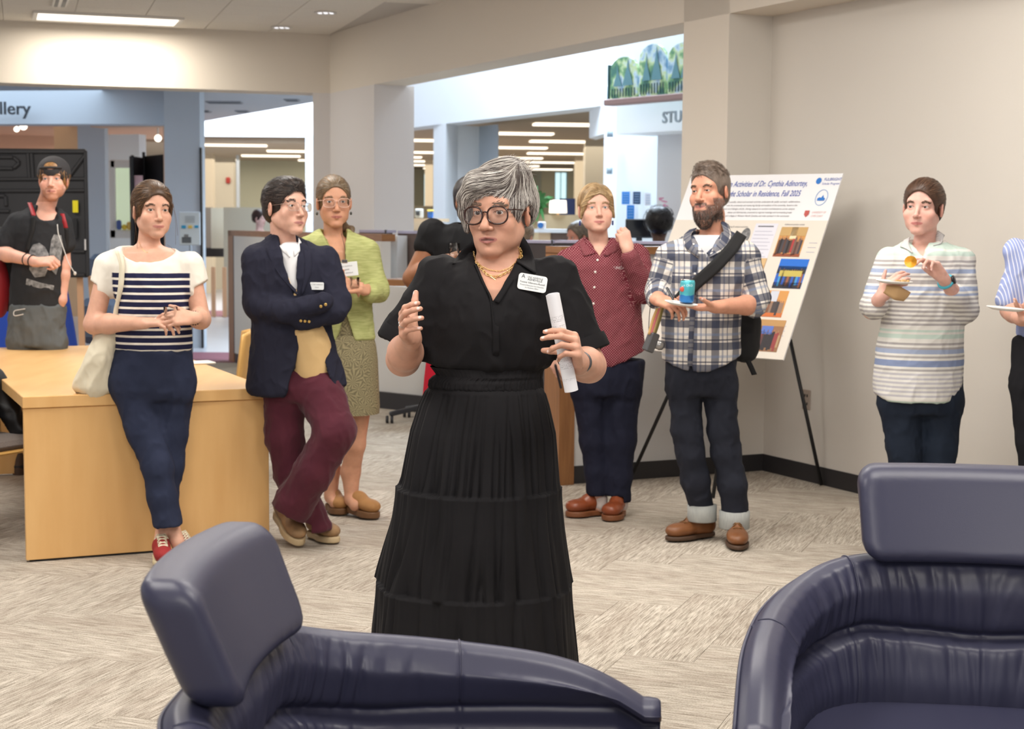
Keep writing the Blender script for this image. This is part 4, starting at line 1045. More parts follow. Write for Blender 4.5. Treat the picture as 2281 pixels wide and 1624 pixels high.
cub(1160, 1232, 535, None, 11.6, 11.4, dk, 'dark cubicle panel right of the speaker'); cub(1236, 1500, 535, None, 11.3, 10.9, dk, 'dark cubicle panel behind the woman in the maroon shirt')
o = pw('white_filing_unit', 863, 885, 13.3, 525, None, paint('white_unit', (208, 206, 204)), 13.25, .15, None); tag(o, 'narrow white unit between the two brown cubicle panels', 'cabinet')
o = pw('study_desk', 840, 900, 12.1, 622, 636, WOODC, 12.0, .35, None); tag(o, 'wood edged desk top between the brown cubicle panels', 'desk')
o = pw('cubicle_lower_wall', 838, 1010, 12.95, 636, 880, pwhite, 12.4, .08, None); tag(o, 'pale lower cubicle wall left of the speaker', 'partition')
pw('base_strip', 836, 1010, 12.9, 872, None, BLACKB, 12.35, .1, None, o)
for x0, x1, lb in ((1160, 1172, 'white paper edge behind the speaker shoulder'),):
    o = pw('paper_sheet', x0, x1, 11.5, 548, 585, mat('white_paper', lin((225, 222, 220)), .7), 11.5, .01, None); tag(o, lb, 'paper')
# shelf with display books
t = empty('bookshelf', (*X(900, 17)[:2], 0), 'low pale wood bookshelf with display boxes left of the blue column', 'shelf'); lo = mat('pale_oak', lin((206, 182, 150)), .5, noise=(4, (1, 1, 6), .5, lin((190, 164, 132))))
pw('top_board', 834, 966, 17, 486, 493, lo, 16.8, .5, None, t); pw('front_panel', 834, 966, 16.98, 493, 512, lo, 16.78, .05, None, t)
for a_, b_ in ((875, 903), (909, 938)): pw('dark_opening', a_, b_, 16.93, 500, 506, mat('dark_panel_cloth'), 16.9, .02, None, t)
for k, (x0, y0, x1, cl, lb) in enumerate(((836, 466, 849, (40, 130, 180), 'blue display box'), (895, 464, 905, (200, 50, 60), 'red and green display book'), (905, 465, 913, (225, 205, 190), 'cream display book'), (925, 465, 943, (205, 205, 200), 'black and white display box'), (953, 470, 965, (50, 110, 200), 'blue tub with yellow lid'))):
    mb = MB(); c, s = fr_box(x0, y0, x1, 486, 17.15, .1); mb.box(c, s, bev=.01); o = mb.build('display_box', mat('disp_%d' % k, lin(cl), .5)); tag(o, lb + ' standing on the pale wood shelf', 'box')
    if k in (1, 3, 4): mb = MB(); c2_, s2_ = fr_box(x0 + (1 if k < 4 else -1), y0 + (13 if k == 1 else 5 if k == 3 else -3), x1 - (1 if k == 1 else 8 if k == 3 else -1), 486 if k == 1 else (480 if k == 3 else 471), 17.08, .06 if k < 4 else .13); mb.box(c2_, s2_, bev=.004); mb.build('coloured_face', mat('dispf_%d' % k, lin(((60, 150, 90), 0, (50, 50, 50), (225, 200, 90))[k - 1]), .5), o)
partition('partition', 836, 966, 24, 458, mat('tan_panel_cloth', lin((176, 156, 124)), .95), 'long tan partition behind the display boxes')
o = partition('partition', 1186, 1300, 19, 478, mat('tan_panel_cloth'), 'tan partition with rounded end under the lamp'); 
t = empty('counter', (*X(1245, 16)[:2], 0), 'white topped service counter right of the speaker', 'counter'); pw('counter_top', 1176, 1310, 16, 510, 518, mat('white_top', lin((222, 230, 238)), .3), 15.8, .7, None, t)
pw('counter_front', 1200, 1226, 16.02, 518, None, lo, 15.98, .05, None, t); pw('counter_front', 1226, 1310, 16.0, 518, None, bf, 15.9, .05, None, t)
t = empty('tissue_box', W(1207, 508, 15.9), 'small white box with a blue mark on the white counter', 'box'); mb = MB(); c, s = fr_box(1198, 494, 1216, 510, 16.0, .08); mb.box(c, s, bev=.008); mb.build('carton', mat('white_paper', lin((225, 222, 220)), .7), t); mb = MB(); mb.lathe(c + (-.015, -.045, 0), [(.03, 0), (.03, .004), (.001, .004)], 16, rotx(math.pi / 2)); mb.build('blue_mark', mat('logo_blue', lin((50, 120, 200)), .5), t)
# desk lamp, navy screen, potted plant
Yl = 19.05; c = W(1243, 461, Yl); t = empty('table_lamp', (c[0], c[1], W(1243, 482, Yl)[2]), 'glowing white drum shade table lamp on the tan partition', 'lamp'); mb = MB(); mb.lathe(c, [(.105, -.075), (.11, -.07), (.1, .08), (.095, .08), (.1, -.07), (.001, -.0)], 28); mb.build('lamp_shade', emit_mat('shade_glow', (255, 246, 226), 1.15), t, True)
mb = MB(); mb.lathe(c + (0, 0, -.15), [(.05, 0), (.05, .01), (.012, .03), (.012, .1), (.001, .1)], 16); mb.build('lamp_base', mat('light_oak'), t, True)
o = partition('screen', 1246, 1281, 19.5, 442, mat('navy_screen', lin((40, 52, 92)), .7), 'small navy blue screen behind the lamp')
def plant():
    Yp = 19.03; c = W(1196, 470, Yp); t = empty('potted_plant', c, 'leafy green potted plant in a terracotta pot behind the speaker', 'plant'); mb = MB(); mb.lathe(c + (0, 0, -.04), [(.035, -.06), (.045, .04), (.05, .04), (.05, .055), (.001, .05)], 20); mb.build('pot', mat('terracotta', lin((190, 96, 66)), .8), t, True)
    gm_ = mat('leaf_green', lin((52, 110, 62)), .5, noise=(12, (1, 1, 1), .6, lin((92, 150, 84)))); mb = MB(); mb.tube([c + (0, 0, .0), c + (.01, 0, .15), c + (0, 0, .3)], .006, 6); mb.build('stem', gm_, t, True)
    rg = random.Random(8)
    big = [(1178, 430, 1200, 470), (1180, 400, 1188, 425), (1186, 440, 1196, 470), (1215, 430, 1200, 470), (1226, 448, 1200, 470), (1170, 452, 1196, 472), (1222, 462, 1198, 474), (1205, 425, 1198, 470), (1190, 425, 1198, 470), (1233, 440, 1202, 468), (1176, 470, 1196, 476), (1214, 476, 1199, 474), (1188, 490, 1196, 470), (1212, 492, 1198, 470)]
    for (x, y, x0, y0) in big + [(rg.uniform(1172, 1230), rg.uniform(432, 500), 1198, 470) for _ in range(16)]:
        tip = W(x, y, Yp + rg.uniform(-.2, .2)); b0 = W(x0, y0, Yp); d = tip - b0; L = np.linalg.norm(d); sd = nrm(np.cross(d, (rg.uniform(-.4, .4), 1, .2))) * .028 * (1 + (L < .2) * .3)
        V = []; n = 7
        for i in range(n):
            s = i / (n - 1); p = b0 + d * s + np.array([0, 0, .06 * math.sin(math.pi * s)]); w = math.sin(math.pi * min(1, s * .9 + .06)) ** .8
            V += [p - sd * w, p + np.array([0, .0, .006]), p + sd * w]
        F = [[i * 3 + k, i * 3 + k + 1, i * 3 + k + 4, i * 3 + k + 3] for i in range(n - 1) for k in (0, 1)]; mesh_np('leaf', V, F, gm_, t, True)
    mb = MB(); p = W(1181, 402, Yp); q = W(1192, 424, Yp); d = (q - p); sd = nrm(np.cross(d, (0, 1, 0))) * .025; V = [p, p + d * .5 - sd, q, p + d * .5 + sd, p + d * .5 + np.array([0, -.02, 0])]; mesh_np('leaf', V, [[0, 1, 4], [1, 2, 4], [2, 3, 4], [3, 0, 4]], mat('leaf_bright', lin((52, 130, 52)), .4), t)
plant()
# windows far off
for k, (x0, y0, x1, y1, Yy) in enumerate(((832, 376, 851, 466, 42.5), (1236, 385, 1262, 445, 42.5), (934, 388, 948, 462, 42.6))):
    t = empty('window_%d' % (k + 2), W((x0 + x1) / 2, y1, Yy), None, None); t['kind'] = 'structure'
    mb = MB(); c, s = fr_box(x0, y0, x1, y1, Yy, .04); mb.box(c, s); mb.build('pane', mat('bright_pane', lin((205, 232, 235)), .2, emit=(lin((200, 232, 238)), 1.0 if k == 0 else .45)), t)
    for xx in (x0, (x0 + x1) / 2, x1): mb = MB(); c, s = fr_box(xx - 1.2, y0 - 2, xx + 1.2, y1 + 2, Yy - .05, .06); mb.box(c, s); mb.build('window_frame', mat('frame_teal', lin((110, 140, 146)), .5), t)
for x0, x1 in ((845, 868), (916, 944), (1205, 1235), (1264, 1282)):
    pw('wall_recess', x0, x1, 42, 350, None, mat('olive_wall', lin((196, 192, 166)), .8), 42, .2)
# posters and writing on the right atrium wall, monitor
for k, (x0, y0, x1, y1, cl, lb) in enumerate(((1385, 427, 1403, 455, (58, 132, 205), 'bright blue notice, upper left of the group on the atrium wall'), (1410, 427, 1427, 455, (52, 78, 112), 'dark navy notice on the atrium wall'), (1396, 457, 1413, 488, (38, 122, 200), 'bright blue notice hanging lowest on the atrium wall'), (1436, 430, 1450, 458, (222, 226, 236), 'pale printed notice on the atrium wall'))):
    Yy = 16.75 - (x0 - 1372) / 94 * .7; mb = MB(); c, s = fr_box(x0, y0, x1, y1, Yy - .05, .01); mb.box(c, s); o = mb.build('notice', mat('notice_%d' % k, lin(cl), .6)); tag(o, lb, 'notice')
    mb = MB()
    for j in range(4): mb.box(c + (0, -.008, s[2] * (.3 - .2 * j)), (s[0] * .7, .003, s[2] * .035))
    mb.build('printed_lines', mat('ink_light' if k != 3 else 'ink_blue', lin((150, 180, 215)), .7), o)
mb = MB(); rg = random.Random(2)
for j in range(16): c = W(rg.uniform(1470, 1492), rg.uniform(440, 500), 15.75); mb.box(c, (.03, .006, .012), rotz(0), bev=.001)
o = mb.build('pink_writing', mat('pink_ink', lin((214, 130, 170)), .7)); tag(o, 'pink scribbles on the pale atrium panel', 'writing', kind='stuff')
t = empty('monitor', W(1420, 535, 13.6), 'black computer monitor beside the seated person with dark curly hair', 'monitor'); mb = MB(); c, s = fr_box(1393, 488, 1456, 530, 13.6, .04); mb.box(c, s, bev=.008); mb.build('bezel', mat('monitor_black', lin((26, 28, 32)), .4), t)
mb = MB(); c2_, s2_ = fr_box(1396, 491, 1453, 526, 13.57, .01); mb.box(c2_, s2_); mb.build('screen', mat('screen_black', lin((22, 24, 28)), .12), t); mb = MB(); mb.box(c + (0, .03, -.14), (.05, .03, .16)); mb.box(c + (0, .02, -.22), (.22, .16, .015)); mb.build('stand', mat('monitor_black'), t)
t = empty('desk', (*X(1430, 13.6)[:2], 0), 'white desk top holding the black monitor', 'desk'); pw('desk_top', 1370, 1515, 13.2, 545, 552, mat('white_top'), 13.1, .8, None, t); pw('desk_panel', 1372, 1512, 13.5, 552, None, pwhite, 13.4, .04, None, t)
# computer-chair foot seen left of the speaker
def chair_foot():
    c = np.array([-.62, 12.0, 0.0]); t = empty('office_chair', (c[0], c[1], 0), 'black wheeled office chair foot on the carpet left of the speaker', 'chair'); bm_ = mat('chair_black', lin((36, 36, 40)), .5)
    for k in range(5):
        a = math.radians(200 + 72 * k); e = c + np.array([.33 * math.cos(a), .33 * math.sin(a), .07]); mb = MB(); mb.beam(c + (0, 0, .13), e, .045, .035, bev=.008); f = mb.build('foot_arm', bm_, t)
        mb = MB(); 
        for s in (-.018, .018): mb.lathe(e + (s, 0, -.04), [(.001, -.01), (.028, -.01), (.03, 0), (.028, .01), (.001, .01)], 16, roty(math.pi / 2))
        mb.build('caster', bm_, f, True)
    mb = MB(); mb.tube([c + (0, 0, .1), c + (0, 0, .5)], .03, 12); mb.build('column', bm_, t, True); mb = MB(); mb.box(c + (0, 0, .55), (.5, .5, .1), bev=.04); mb.build('seat', mat('dark_panel_cloth'), t)
    mb = MB(); mb.box(c + (.1, .26, .9), (.46, .08, .55), bev=.03); mb.build('backrest', mat('dark_panel_cloth'), t)
chair_foot()
# ------------------------------------------------------------------ library table
MAPLE = lambda nm, sc: mat(nm, lin((226, 182, 122)), .38, spec=.4, noise=(2.2, sc, .55, lin((208, 158, 96))), bump=(20, sc, .03, .001))
def table():
    A, B = G(60, 1255)[:2], G(602, 1213)[:2]; d = nrm(B - A); n = np.array([-d[1], d[0]]); L = np.linalg.norm(B - A); D = 2.85
    t = empty('library_table', (*((A + B) / 2), 0), 'long pale maple library table the woman in navy trousers leans on', 'table'); H = .745; th = .052
    R = np.array([[d[0], n[0], 0], [d[1], n[1], 0], [0, 0, 1]]); P = lambda u, v, z: np.array([*(A + d * u + n * v), z])
    mb = MB(); mb.box(P(L / 2, D / 2, H - th / 2), (L + .01, D, th), R, bev=.003); top = mb.build('tabletop', MAPLE('maple_top', (6, 1.0, 1)), t)
    for v in (.015, D - .3): mb = MB(); mb.box(P(L / 2, v + .016, (H - th) / 2 + .004), (L, .034, H - th - .012), R, bev=.002); mb.build('end_panel', MAPLE('maple_panel', (5, 5, .7)), t)
    for v in (.02,): mb = MB(); mb.box(P(L / 2, v + .016, .004), (L - .03, .02, .008), R); mb.build('foot_gap', mat('black_metal'), t)
    mb = MB(); mb.box(P(L / 2 , D / 2, H - .16), (.03, D - .3, .2), R); mb.build('modesty_panel', mat('dark_maple', lin((120, 88, 60)), .6), t)
    return P, L, D
TP, TL, TD = table()
mb = MB(); c = W(448, 808, 9.3); c[2] = .745 + .006; c = G(440, 808, .75); mb.box(c, (.17, .13, .012), rotz(.5), bev=.005); tag(mb.build('napkin', mat('napkin_white', lin((232, 228, 218)), .9)), 'folded white napkin on the table behind the woman in navy trousers', 'napkin')
def side_chair(c, rz, label, jacket=False):
    t = empty('library_chair', (*c, 0), label, 'chair', None); R = rotz(rz); P = lambda x, y, z: np.array([c[0], c[1], 0]) + R @ np.array([x, y, z]); mp = mat('maple_shell', lin((226, 178, 104)), .4)
    # bent ply back
    n = 14; V = []; 
    for i in range(n + 1):
        z = .46 + .42 * i / n
        for k in range(11):
            a = -1 + 2 * k / 10; w = .22 * (1 - .15 * (i / n) ** 4); V.append(P(a * w, .2 + .05 * (i / n) - .06 * a * a + .0, z - .02 * a * a * (i == n)))
    g = np.arange((n + 1) * 11).reshape(n + 1, 11); F = np.stack([g[:-1, :-1], g[:-1, 1:], g[1:, 1:], g[1:, :-1]], -1).reshape(-1, 4); V = np.array(V); N = vnorm(V, F); nv = len(V)
    rim = np.array(list(g[0]) + list(g[1:, -1]) + list(g[-1, ::-1][1:]) + list(g[::-1, 0][1:-1])); r2 = np.roll(rim, -1)
    mesh_np('backrest', np.vstack([V + N * .007, V - N * .007]), np.vstack([F, F[:, ::-1] + nv, np.stack([rim, rim + nv, r2 + nv, r2], 1)]), mp, t)
    mb = MB(); mb.box(P(0, 0, .425), (.44, .42, .018), R, bev=.008); mb.build('seat_shell', mp, t); mb = MB(); mb.box(P(0, -.01, .455), (.40, .38, .045), R, bev=.02); mb.build('seat_pad', mat('grey_tweed', lin((134, 124, 118)), .95, noise=(150, (1, 1, 1), .5, lin((100, 92, 88)))), t)
    for sx in (-1, 1):
        for sy in (-1, 1): mb = MB(); mb.tube([P(sx * .17, sy * .15, .41), P(sx * .22, sy * .21, .2), P(sx * .24, sy * .24, 0.005)], .012, 8); mb.build('leg', mat('black_metal'), t, True)
        mb = MB(); mb.tube([P(sx * .18, .17, .40), P(sx * .2, -.2, .40)], .011, 8); mb.build('seat_rail', mat('black_metal'), t, True)
    return P
c = G(548, 905)[:2] + np.array([0, .45]); side_chair((-1.80, 9.35), math.radians(-80), 'pale maple chair at the far side of the table behind the blazer')
PC = side_chair((-2.52, 7.5), math.radians(62), 'maple chair with grey seat under a black jacket left of the table')
def jacket():
    S = Sdf(); o = PC(0, .2, .0); 
    S.ell(PC(0, .23, .62), (.2, .12, .3), .05); S.ell(PC(.1, .2, .75), (.12, .1, .12), .05); S.ell(PC(-.12, .2, .55), (.12, .13, .2), .05); S.cone(PC(.14, .12, .75), PC(.22, -.02, .47), .06, .05, .04); S.cone(PC(-.16, .12, .7), PC(-.2, .0, .42), .06, .045, .04)
    V, F = S.mesh(.011, 1); N = vnorm(V, F); V = folds(V, N, .02, (9, 9, 5), None, .8, 2.0); V[:, 2] = np.maximum(V[:, 2], .01)
    o = mesh_np('jacket', V, F, mat('black_nylon', lin((20, 20, 22)), .5), None, True); tag(o, 'crumpled black jacket hung over the chair left of the table', 'jacket')
jacket()
# black folding table top stood on its side with yellow sticker
def folded_table():
    Y = 13.2; x0, x1 = X(-260, Y)[0], X(192, Y)[0]; z1, z0 = Z(331, Y, 100), Z(618, Y, 100); t = empty('folding_table', ((x0 + x1) / 2, Y, z0), 'black plastic panel with moulded ribs and a yellow sticker behind the man in the cap', 'panel'); bp = mat('black_plastic', lin((44, 44, 47)), .55, bump=(300, (1, 1, 1), .1, .001))
    mb = MB(); mb.box(((x0 + x1) / 2, Y + .03, (z0 + z1) / 2), (x1 - x0, .04, z1 - z0), bev=.01); mb.build('back_sheet', bp, t)
    def rib(a, b, c_, d_, w=.03, dp=.03): p = W(a, b, Y); q = W(c_, d_, Y); mb = MB(); mb.beam(p, q, w, dp, bev=.008, up=(0, -1, 0)); mb.build('rib', bp, t)
    for r in ((-200, 338, 192, 338), (190, 335, 196, 616), (-200, 400, 192, 398), (-200, 426, 190, 424), (62, 340, 66, 398), (70, 340, 74, 398), (150, 398, 190, 345), (-60, 350, 30, 350), (-60, 375, 30, 375), (30, 350, 44, 362), (44, 362, 30, 375), (-60, 436, 12, 436), (12, 436, 14, 460), (-60, 470, 22, 470), (-60, 612, 190, 612), (160, 560, 190, 560)): rib(*r)
    mb = MB(); mb.box(W(168, 460, Y - .03), (W(174, 460, Y)[0] - W(162, 460, Y)[0], .008, .1)); mb.build('yellow_sticker', mat('sticker_yellow', lin((240, 224, 20)), .5), t)
    mb = MB(); mb.box(W(168, 508, Y - .03), (.03, .02, .16)); mb.build('latch', mat('latch_black', lin((26, 26, 28)), .4), t); mb = MB(); mb.box(W(190, 545, Y - .03), (.012, .008, .09)); mb.build('white_label', mat('white_paper', lin((225, 222, 220)), .7), t)
    for a, b in (((178, 615), (175, 655)), ((203, 615), (214, 655)), ((-60, 615), (-70, 655))):
        p = W(a[0], a[1], Y + .1); q = G(b[0], 680); mb = MB(); mb.beam(p, (p[0] + (b[0] - a[0]) / 260, p[1] + .1, 0), .05, .03); mb.build('easel_leg', mat('light_oak', lin((214, 168, 130)), .5), t)
folded_table()
def cloth_table(px, Y, r0, r1, zt, label, sd):
    c = X(px, Y); t = empty('cocktail_table', (c[0], Y, 0), label, 'table'); nth = 120; V = []; nz = 30
    for i in range(nz):
        u = i / (nz - 1); z = zt * (1 - u)
        for k in range(nth):
            a = 2 * math.pi * k / nth; g = math.sin(a * 9 + sd) * .5 + math.sin(a * 14 + 2 * sd) * .3; r = r0 + (r1 - r0) * u ** .8 + .03 * u * g; V.append((c[0] + r * math.cos(a), Y + r * math.sin(a), z))
    g = np.arange(nz * nth).reshape(nz, nth); g2 = np.roll(g, -1, 1); F = np.stack([g[:-1], g[1:], g2[1:], g2[:-1]], -1).reshape(-1, 4).tolist(); F.append(list(range(nth)))
    mesh_np('tablecloth', V, F, mat('royal_blue_cloth', lin((20, 62, 160)), .7), t, True); mb = MB(); mb.lathe((c[0], Y, zt - .03), [(r0 - .01, 0), (r0 - .01, .025), (.001, .025)], 32); mb.lathe((c[0], Y, .01), [(.04, 0), (.04, zt - .04), (.001, zt - .04)], 12); mb.build('tabletop', mat('black_metal'), t)
cloth_table(66, 10.9, .24, .37, 1.06, 'table under a royal blue cloth behind the man in the cap', .3)
# poster stand by the grey column
def small_stand():
    Y = 16.8; t = empty('sign_stand', (*X(424, Y)[:2], 0), 'small printed sign on a grey post in front of the grey column', 'sign'); c, s = fr_box(400, 472, 446, 546, Y, .02); mb = MB(); mb.box(c, s, bev=.006); mb.build('sign_board', mat('sign_pale', lin((200, 214, 226)), .5), t)
    mb = MB(); mb.tube([(c[0], Y + .02, 0), (c[0], Y + .02, c[2])], .014, 8); mb.lathe((c[0], Y + .02, 0.004), [(.14, 0), (.14, .012), (.02, .02), (.001, .02)], 24); mb.build('post', mat('steel_grey', lin((140, 146, 152)), .4, .7), t, True)
    for x0, y0, x1, y1, cl in ((404, 502, 414, 509, (40, 150, 200)), (419, 502, 428, 509, (220, 190, 90)), (433, 502, 442, 508, (40, 150, 200)), (405, 528, 426, 541, (90, 96, 104)), (410, 522, 420, 530, (120, 124, 130))): mb = MB(); c2_, s2_ = fr_box(x0, y0, x1, y1, Y - .015, .006); mb.box(c2_, s2_, bev=.003); mb.build('printed_patch', mat('patch_%d_%d' % (cl[0], cl[1]), lin(cl), .6), t)
    mb = MB()
    for y in (482, 486, 490, 494): c2_, s2_ = fr_box(412, y, 434, y + 1, Y - .014, .004); mb.box(c2_, s2_)
    mb.build('printed_lines', mat('ink_grey', lin((140, 150, 160)), .7), t)
small_stand()
# ------------------------------------------------------------------ the speaker in the black dress
def make_speaker():
    Y = 4.5; p = place_person('silver haired woman with black glasses in a long black dress, one hand raised', W(1095, 700, Y)[0], Y)
    J = lambda x, y, dy=0.0: W(x, y, Y + dy)
    fr = head_frame(J(1113, 472), -23, -2, 1.5, 1.07)
    S = Sdf(); add_head(S, fr, 0.97, .93, 1.12, 1.0, 1.0, 0.85, 'open')
    n0, n1 = J(1116, 520, .02), J(1110, 605, .035)
    S.cone(n0, n1, 0.058, 0.062, 0.03)
    S.cone(J(1085, 548, -.03), J(1100, 590, 0.0), 0.022, 0.04, 0.03)
    S.loft(sil([(575, 1060, 1160, .07, .03), (600, 1010, 1205, .085, .03), (640, 985, 1225, .11), (690, 985, 1220, .118), (720, 1000, 1200, .1)], Y), 0.03)
    # own right arm (picture left), raised
    sh, el, wr = J(975, 618), J(898, 800, -.02), J(916, 748, -.215)
    arm(S, sh, el, wr, (.052, .046, .048, .027)); S.cone(J(1100, 640), sh, .05, .05, .03)
    H = hand(S, wr, (-.2, -.88, .42), (1, -.15, .1), 'R', 0.99, (0.34, 0.36, 0.40, 0.45), .0, (.0, 1.0, .12), -.04)
    sh2, el2, wr2 = J(1235, 618), J(1312, 815, -.05), J(1288, 806, -.27)
    arm(S, sh2, el2, wr2, (.052, .046, .047, .026)); S.cone(J(1110, 640), sh2, .05, .05, .03)
    H2 = hand(S, wr2, (-.12, -.80, .60), (-.98, .0, -.12), 'L', 0.97, (0.66, 0.70, 0.8, 0.85), .02, (-.35, .45, 1.0), .0, dcurl=(.3, .35, .6, .7))
    V, F = S.mesh(0.0023, 2)
    C = skin_col(V, (206, 150, 122), (176, 108, 98), fr, red=.3, mouth='open', nails=H['nails'] + H2['nails'], eye=.85)
    L = fr.loc(V)
    mesh_np('body', V, F, skin_mat(), p, True, col=C)
    eyes(fr, p, lin((74, 50, 34)), (-6, 0))
    tm = MB(); tm.box(fr.w((0, .0815, -.0672)), (.02, .003, .004), fr.R, bev=.001); tm.build('teeth', mat('teeth', lin((225, 215, 200)), .3), p)
    eyebrows(S, fr, p, [(96, 78, 66), (120, 100, 86)], z=.0195, arch=.004)
    # hair
    Hs = Sdf()
    Hs.ell((0, -0.026, 0.036), (0.0815, 0.104, 0.092), 0.015, fr=fr)
    Hs.ell((-.012, 0.015, 0.083), (0.062, 0.062, 0.05), 0.03, fr=fr)
    Hs.ell((-.035, -0.01, 0.092), (0.042, 0.06, 0.046), 0.03, fr=fr)
    Hs.ell((-.055, -.03, .02), (.034, .06, .06), .02, fr=fr)
    for a, b, ra, rb in [((-.03, .05, .094), (.03, .078, .078), .026, .026), ((.03, .078, .078), (.066, .066, .042), .026, .018), ((.066, .066, .042), (.078, .055, .002), .017, .011), ((.078, .055, .002), (.074, .048, -.045), .011, .004)]:
        Hs.cone(a, b, ra, rb, .02, fr=fr)
    Hs.ell((-.008, 0.13, -0.028), (0.062, 0.095, 0.088), 0.006, '-', fr=fr)
    Hs.ell((.0, 0.03, -0.13), (0.13, 0.13, 0.085), 0.01, '-', fr=fr)
    Hs.ell((-.088, -.0, -.022), (.03, .034, .042), .006, '-', fr=fr)
    hv, hf = Hs.mesh(0.003, 1)
    HL = fr.loc(hv); nn = fbm(np.stack([HL[:, 0] * 30 + HL[:, 2] * 20, HL[:, 1] * 40, HL[:, 2] * 30], 1), 2)
    side = np.clip((-HL[:, 0] - .045) / .02, 0, 1) * np.clip((.07 - HL[:, 2]) / .03, 0, 1)
    cc = np.array(lin((118, 110, 104))) * (1 + .5 * nn[:, None]); h = mesh_np('hair', hv, hf, hair_mat(), p, True, col=np.clip(cc, 0, 1))
    part = fr.w((-.062, .0, .08))
    def df(P):
        q = fr.loc(P); top = np.clip((q[:, 2] - .03) / .03, 0, 1) * np.clip((q[:, 0] + .075) / .03, 0, 1)
        d = np.stack([0.95 - q[:, 0] * 6, .55 - q[:, 0] * 5 - .3 * (q[:, 1] > .06), -0.1 - 14 * np.clip(q[:, 0] - .02, 0, 1)], 1)
        dn = np.stack([0 * q[:, 0] + .15, -.15 + 0 * q[:, 0], -1 + 0 * q[:, 0]], 1); d = nrm_rows(d) * top[:, None] + dn * (1 - top[:, None])
        return d @ fr.R.T
    topm = (HL[:, 2] > .045) | ((HL[:, 0] > .04) & (HL[:, 1] > .02))
    sd = seeds_on(hv, 2600, topm)
    strands(Hs, sd, df, 13, 0.0088, 0.0008, .004, tones([(198, 192, 184), (176, 170, 163), (150, 143, 138), (218, 212, 204), (104, 94, 90), (74, 64, 62)], .1), 'hair_strand_layer', hair_mat(), h, .1, fray=.004)
    sd = seeds_on(hv, 2200, (HL[:, 2] < .06) & (HL[:, 2] > np.where(HL[:, 1] > -.05, .012, -.05)) & ~((HL[:, 0] > .03) & (HL[:, 1] > .02)))
    strands(Hs, sd, df, 5, 0.006, 0.00055, .004, tones([(205, 200, 194), (180, 175, 170), (160, 155, 150), (225, 220, 215), (120, 112, 108)], .1), 'hair_strand_layer', hair_mat(), h, .3, fray=.006)
    sd = seeds_on(hv, 260, (HL[:, 2] > .10) & (HL[:, 0] < -.005) & (HL[:, 1] < .05))
    strands(Hs, sd, lambda P: np.tile(fr.d((-.35, -.9, .1)), (len(P), 1)), 6, .005, .0004, .004, tones([(205, 200, 194), (120, 112, 108), (90, 80, 78)]), 'hair_strand_layer', hair_mat(), h, .3, proj_=False)
    glasses(fr, p, mat('tortoise_acetate', lin((30, 18, 16)), .25, noise=(160, (1, 1, 1), .6, lin((78, 36, 24))), spec=.6), w=.0272, h=.0238, r=.0024, x0=.0345, z=-.006, p=2.4)
    # dress ------------------------------------------------------------
    blk = mat('black_cotton', lin((25, 24, 26)), .85, spec=.18, noise=(9, (1, 1, 1), .4, lin((32, 31, 33))), bump=(520, (1, 1, .25),   .25, .0012))
    D = Sdf()
    D.loft(sil([(552, 1062, 1158, .055, .05), (572, 1035, 1180, .07, .03), (592, 992, 1215, .092, .01), (615, 968, 1243, .115), (660, 962, 1246, .135, -.01), (710, 962, 1240, .145, -.015), (760, 958, 1235, .14, -.01), (795, 950, 1230, .137), (812, 952, 1224, .13), (824, 972, 1207, .112)], Y), .02)
    for s0, s1, r0, r1 in ((J(978, 622), J(893, 772, -.01), .070, .071), (J(1232, 622), J(1302, 790, -.03), .070, .072)):
        D.cone(s0, s1, r0, r1, .035, flat=((0, 1, 0), .92))
        ax = nrm(s1 - s0); D.fn(lambda P, a=ax, c=s1, q=s0: np.where(np.linalg.norm(np.cross(P - q, a), axis=1) < .13, np.minimum((P - c) @ a, np.abs(P[:, 0] - q[0]) * 0 + 9), -1), .003, 'x', *(lambda c: (c - .25, c + .25))(s1))
        D.cone(s0 + ax * .09, s1 + ax * .1, r0 - .03, r1 - .012, .002, '-', flat=((0, 1, 0), .88))
    xa, za = J(1054, 568)[[0, 2]]; xb, zb = J(1159, 562)[[0, 2]]; xc, zc = J(1098, 668)[[0, 2]]
    def vcut(P):
        x, z, y = P[:, 0], P[:, 2], P[:, 1]
        l = nrm([zc - za, -(xc - xa)]); r = nrm([-(zc - zb), xc - xb])
        d1 = (x - xc) * l[0] + (z - zc) * l[1]; d2 = (x - xc) * r[0] + (z - zc) * r[1]
        return np.maximum(np.maximum(d1, d2), np.maximum(y - (Y + .0), z - za - .1))
    D.fn(vcut, .002, '-', J(900, 700, -.3), J(1300, 500, .3))
    D.cone(J(1112, 540, .0), J(1108, 590, .01), .068, .074, .01, '-')
    bod = cloth('dress_bodice', D, .0055, blk, p, [(.012, (7, 7, 2.2), rotz(.3), .7, 3.3), (.006, (13, 13, 7), rotx(.6), .8, 9.0),
        lambda V: .008 * np.clip((1.075 - V[:, 2] + .12) / .15, 0, 1) * (V[:, 2] < 1.33) * pnoise(np.stack([V[:, 0] * 42, V[:, 1] * 42, V[:, 2] * 5], 1)) * 1.6])
    zz = lambda py: J(1095, py)[2]
    # elasticated waistband and tiered skirt
    wb = tiers('waistband', [(816, 958, 1216, .122), (826, 966, 1210, .122), (834, 972, 1209, .124), (840, 962, 1208, .122), (846, 956, 1208, .126), (858, 952, 1209, .127), (866, 956, 1209, .124), (874, 962, 1211, .118)], Y, blk, p, 420, 40, .045, (), 5, 150)
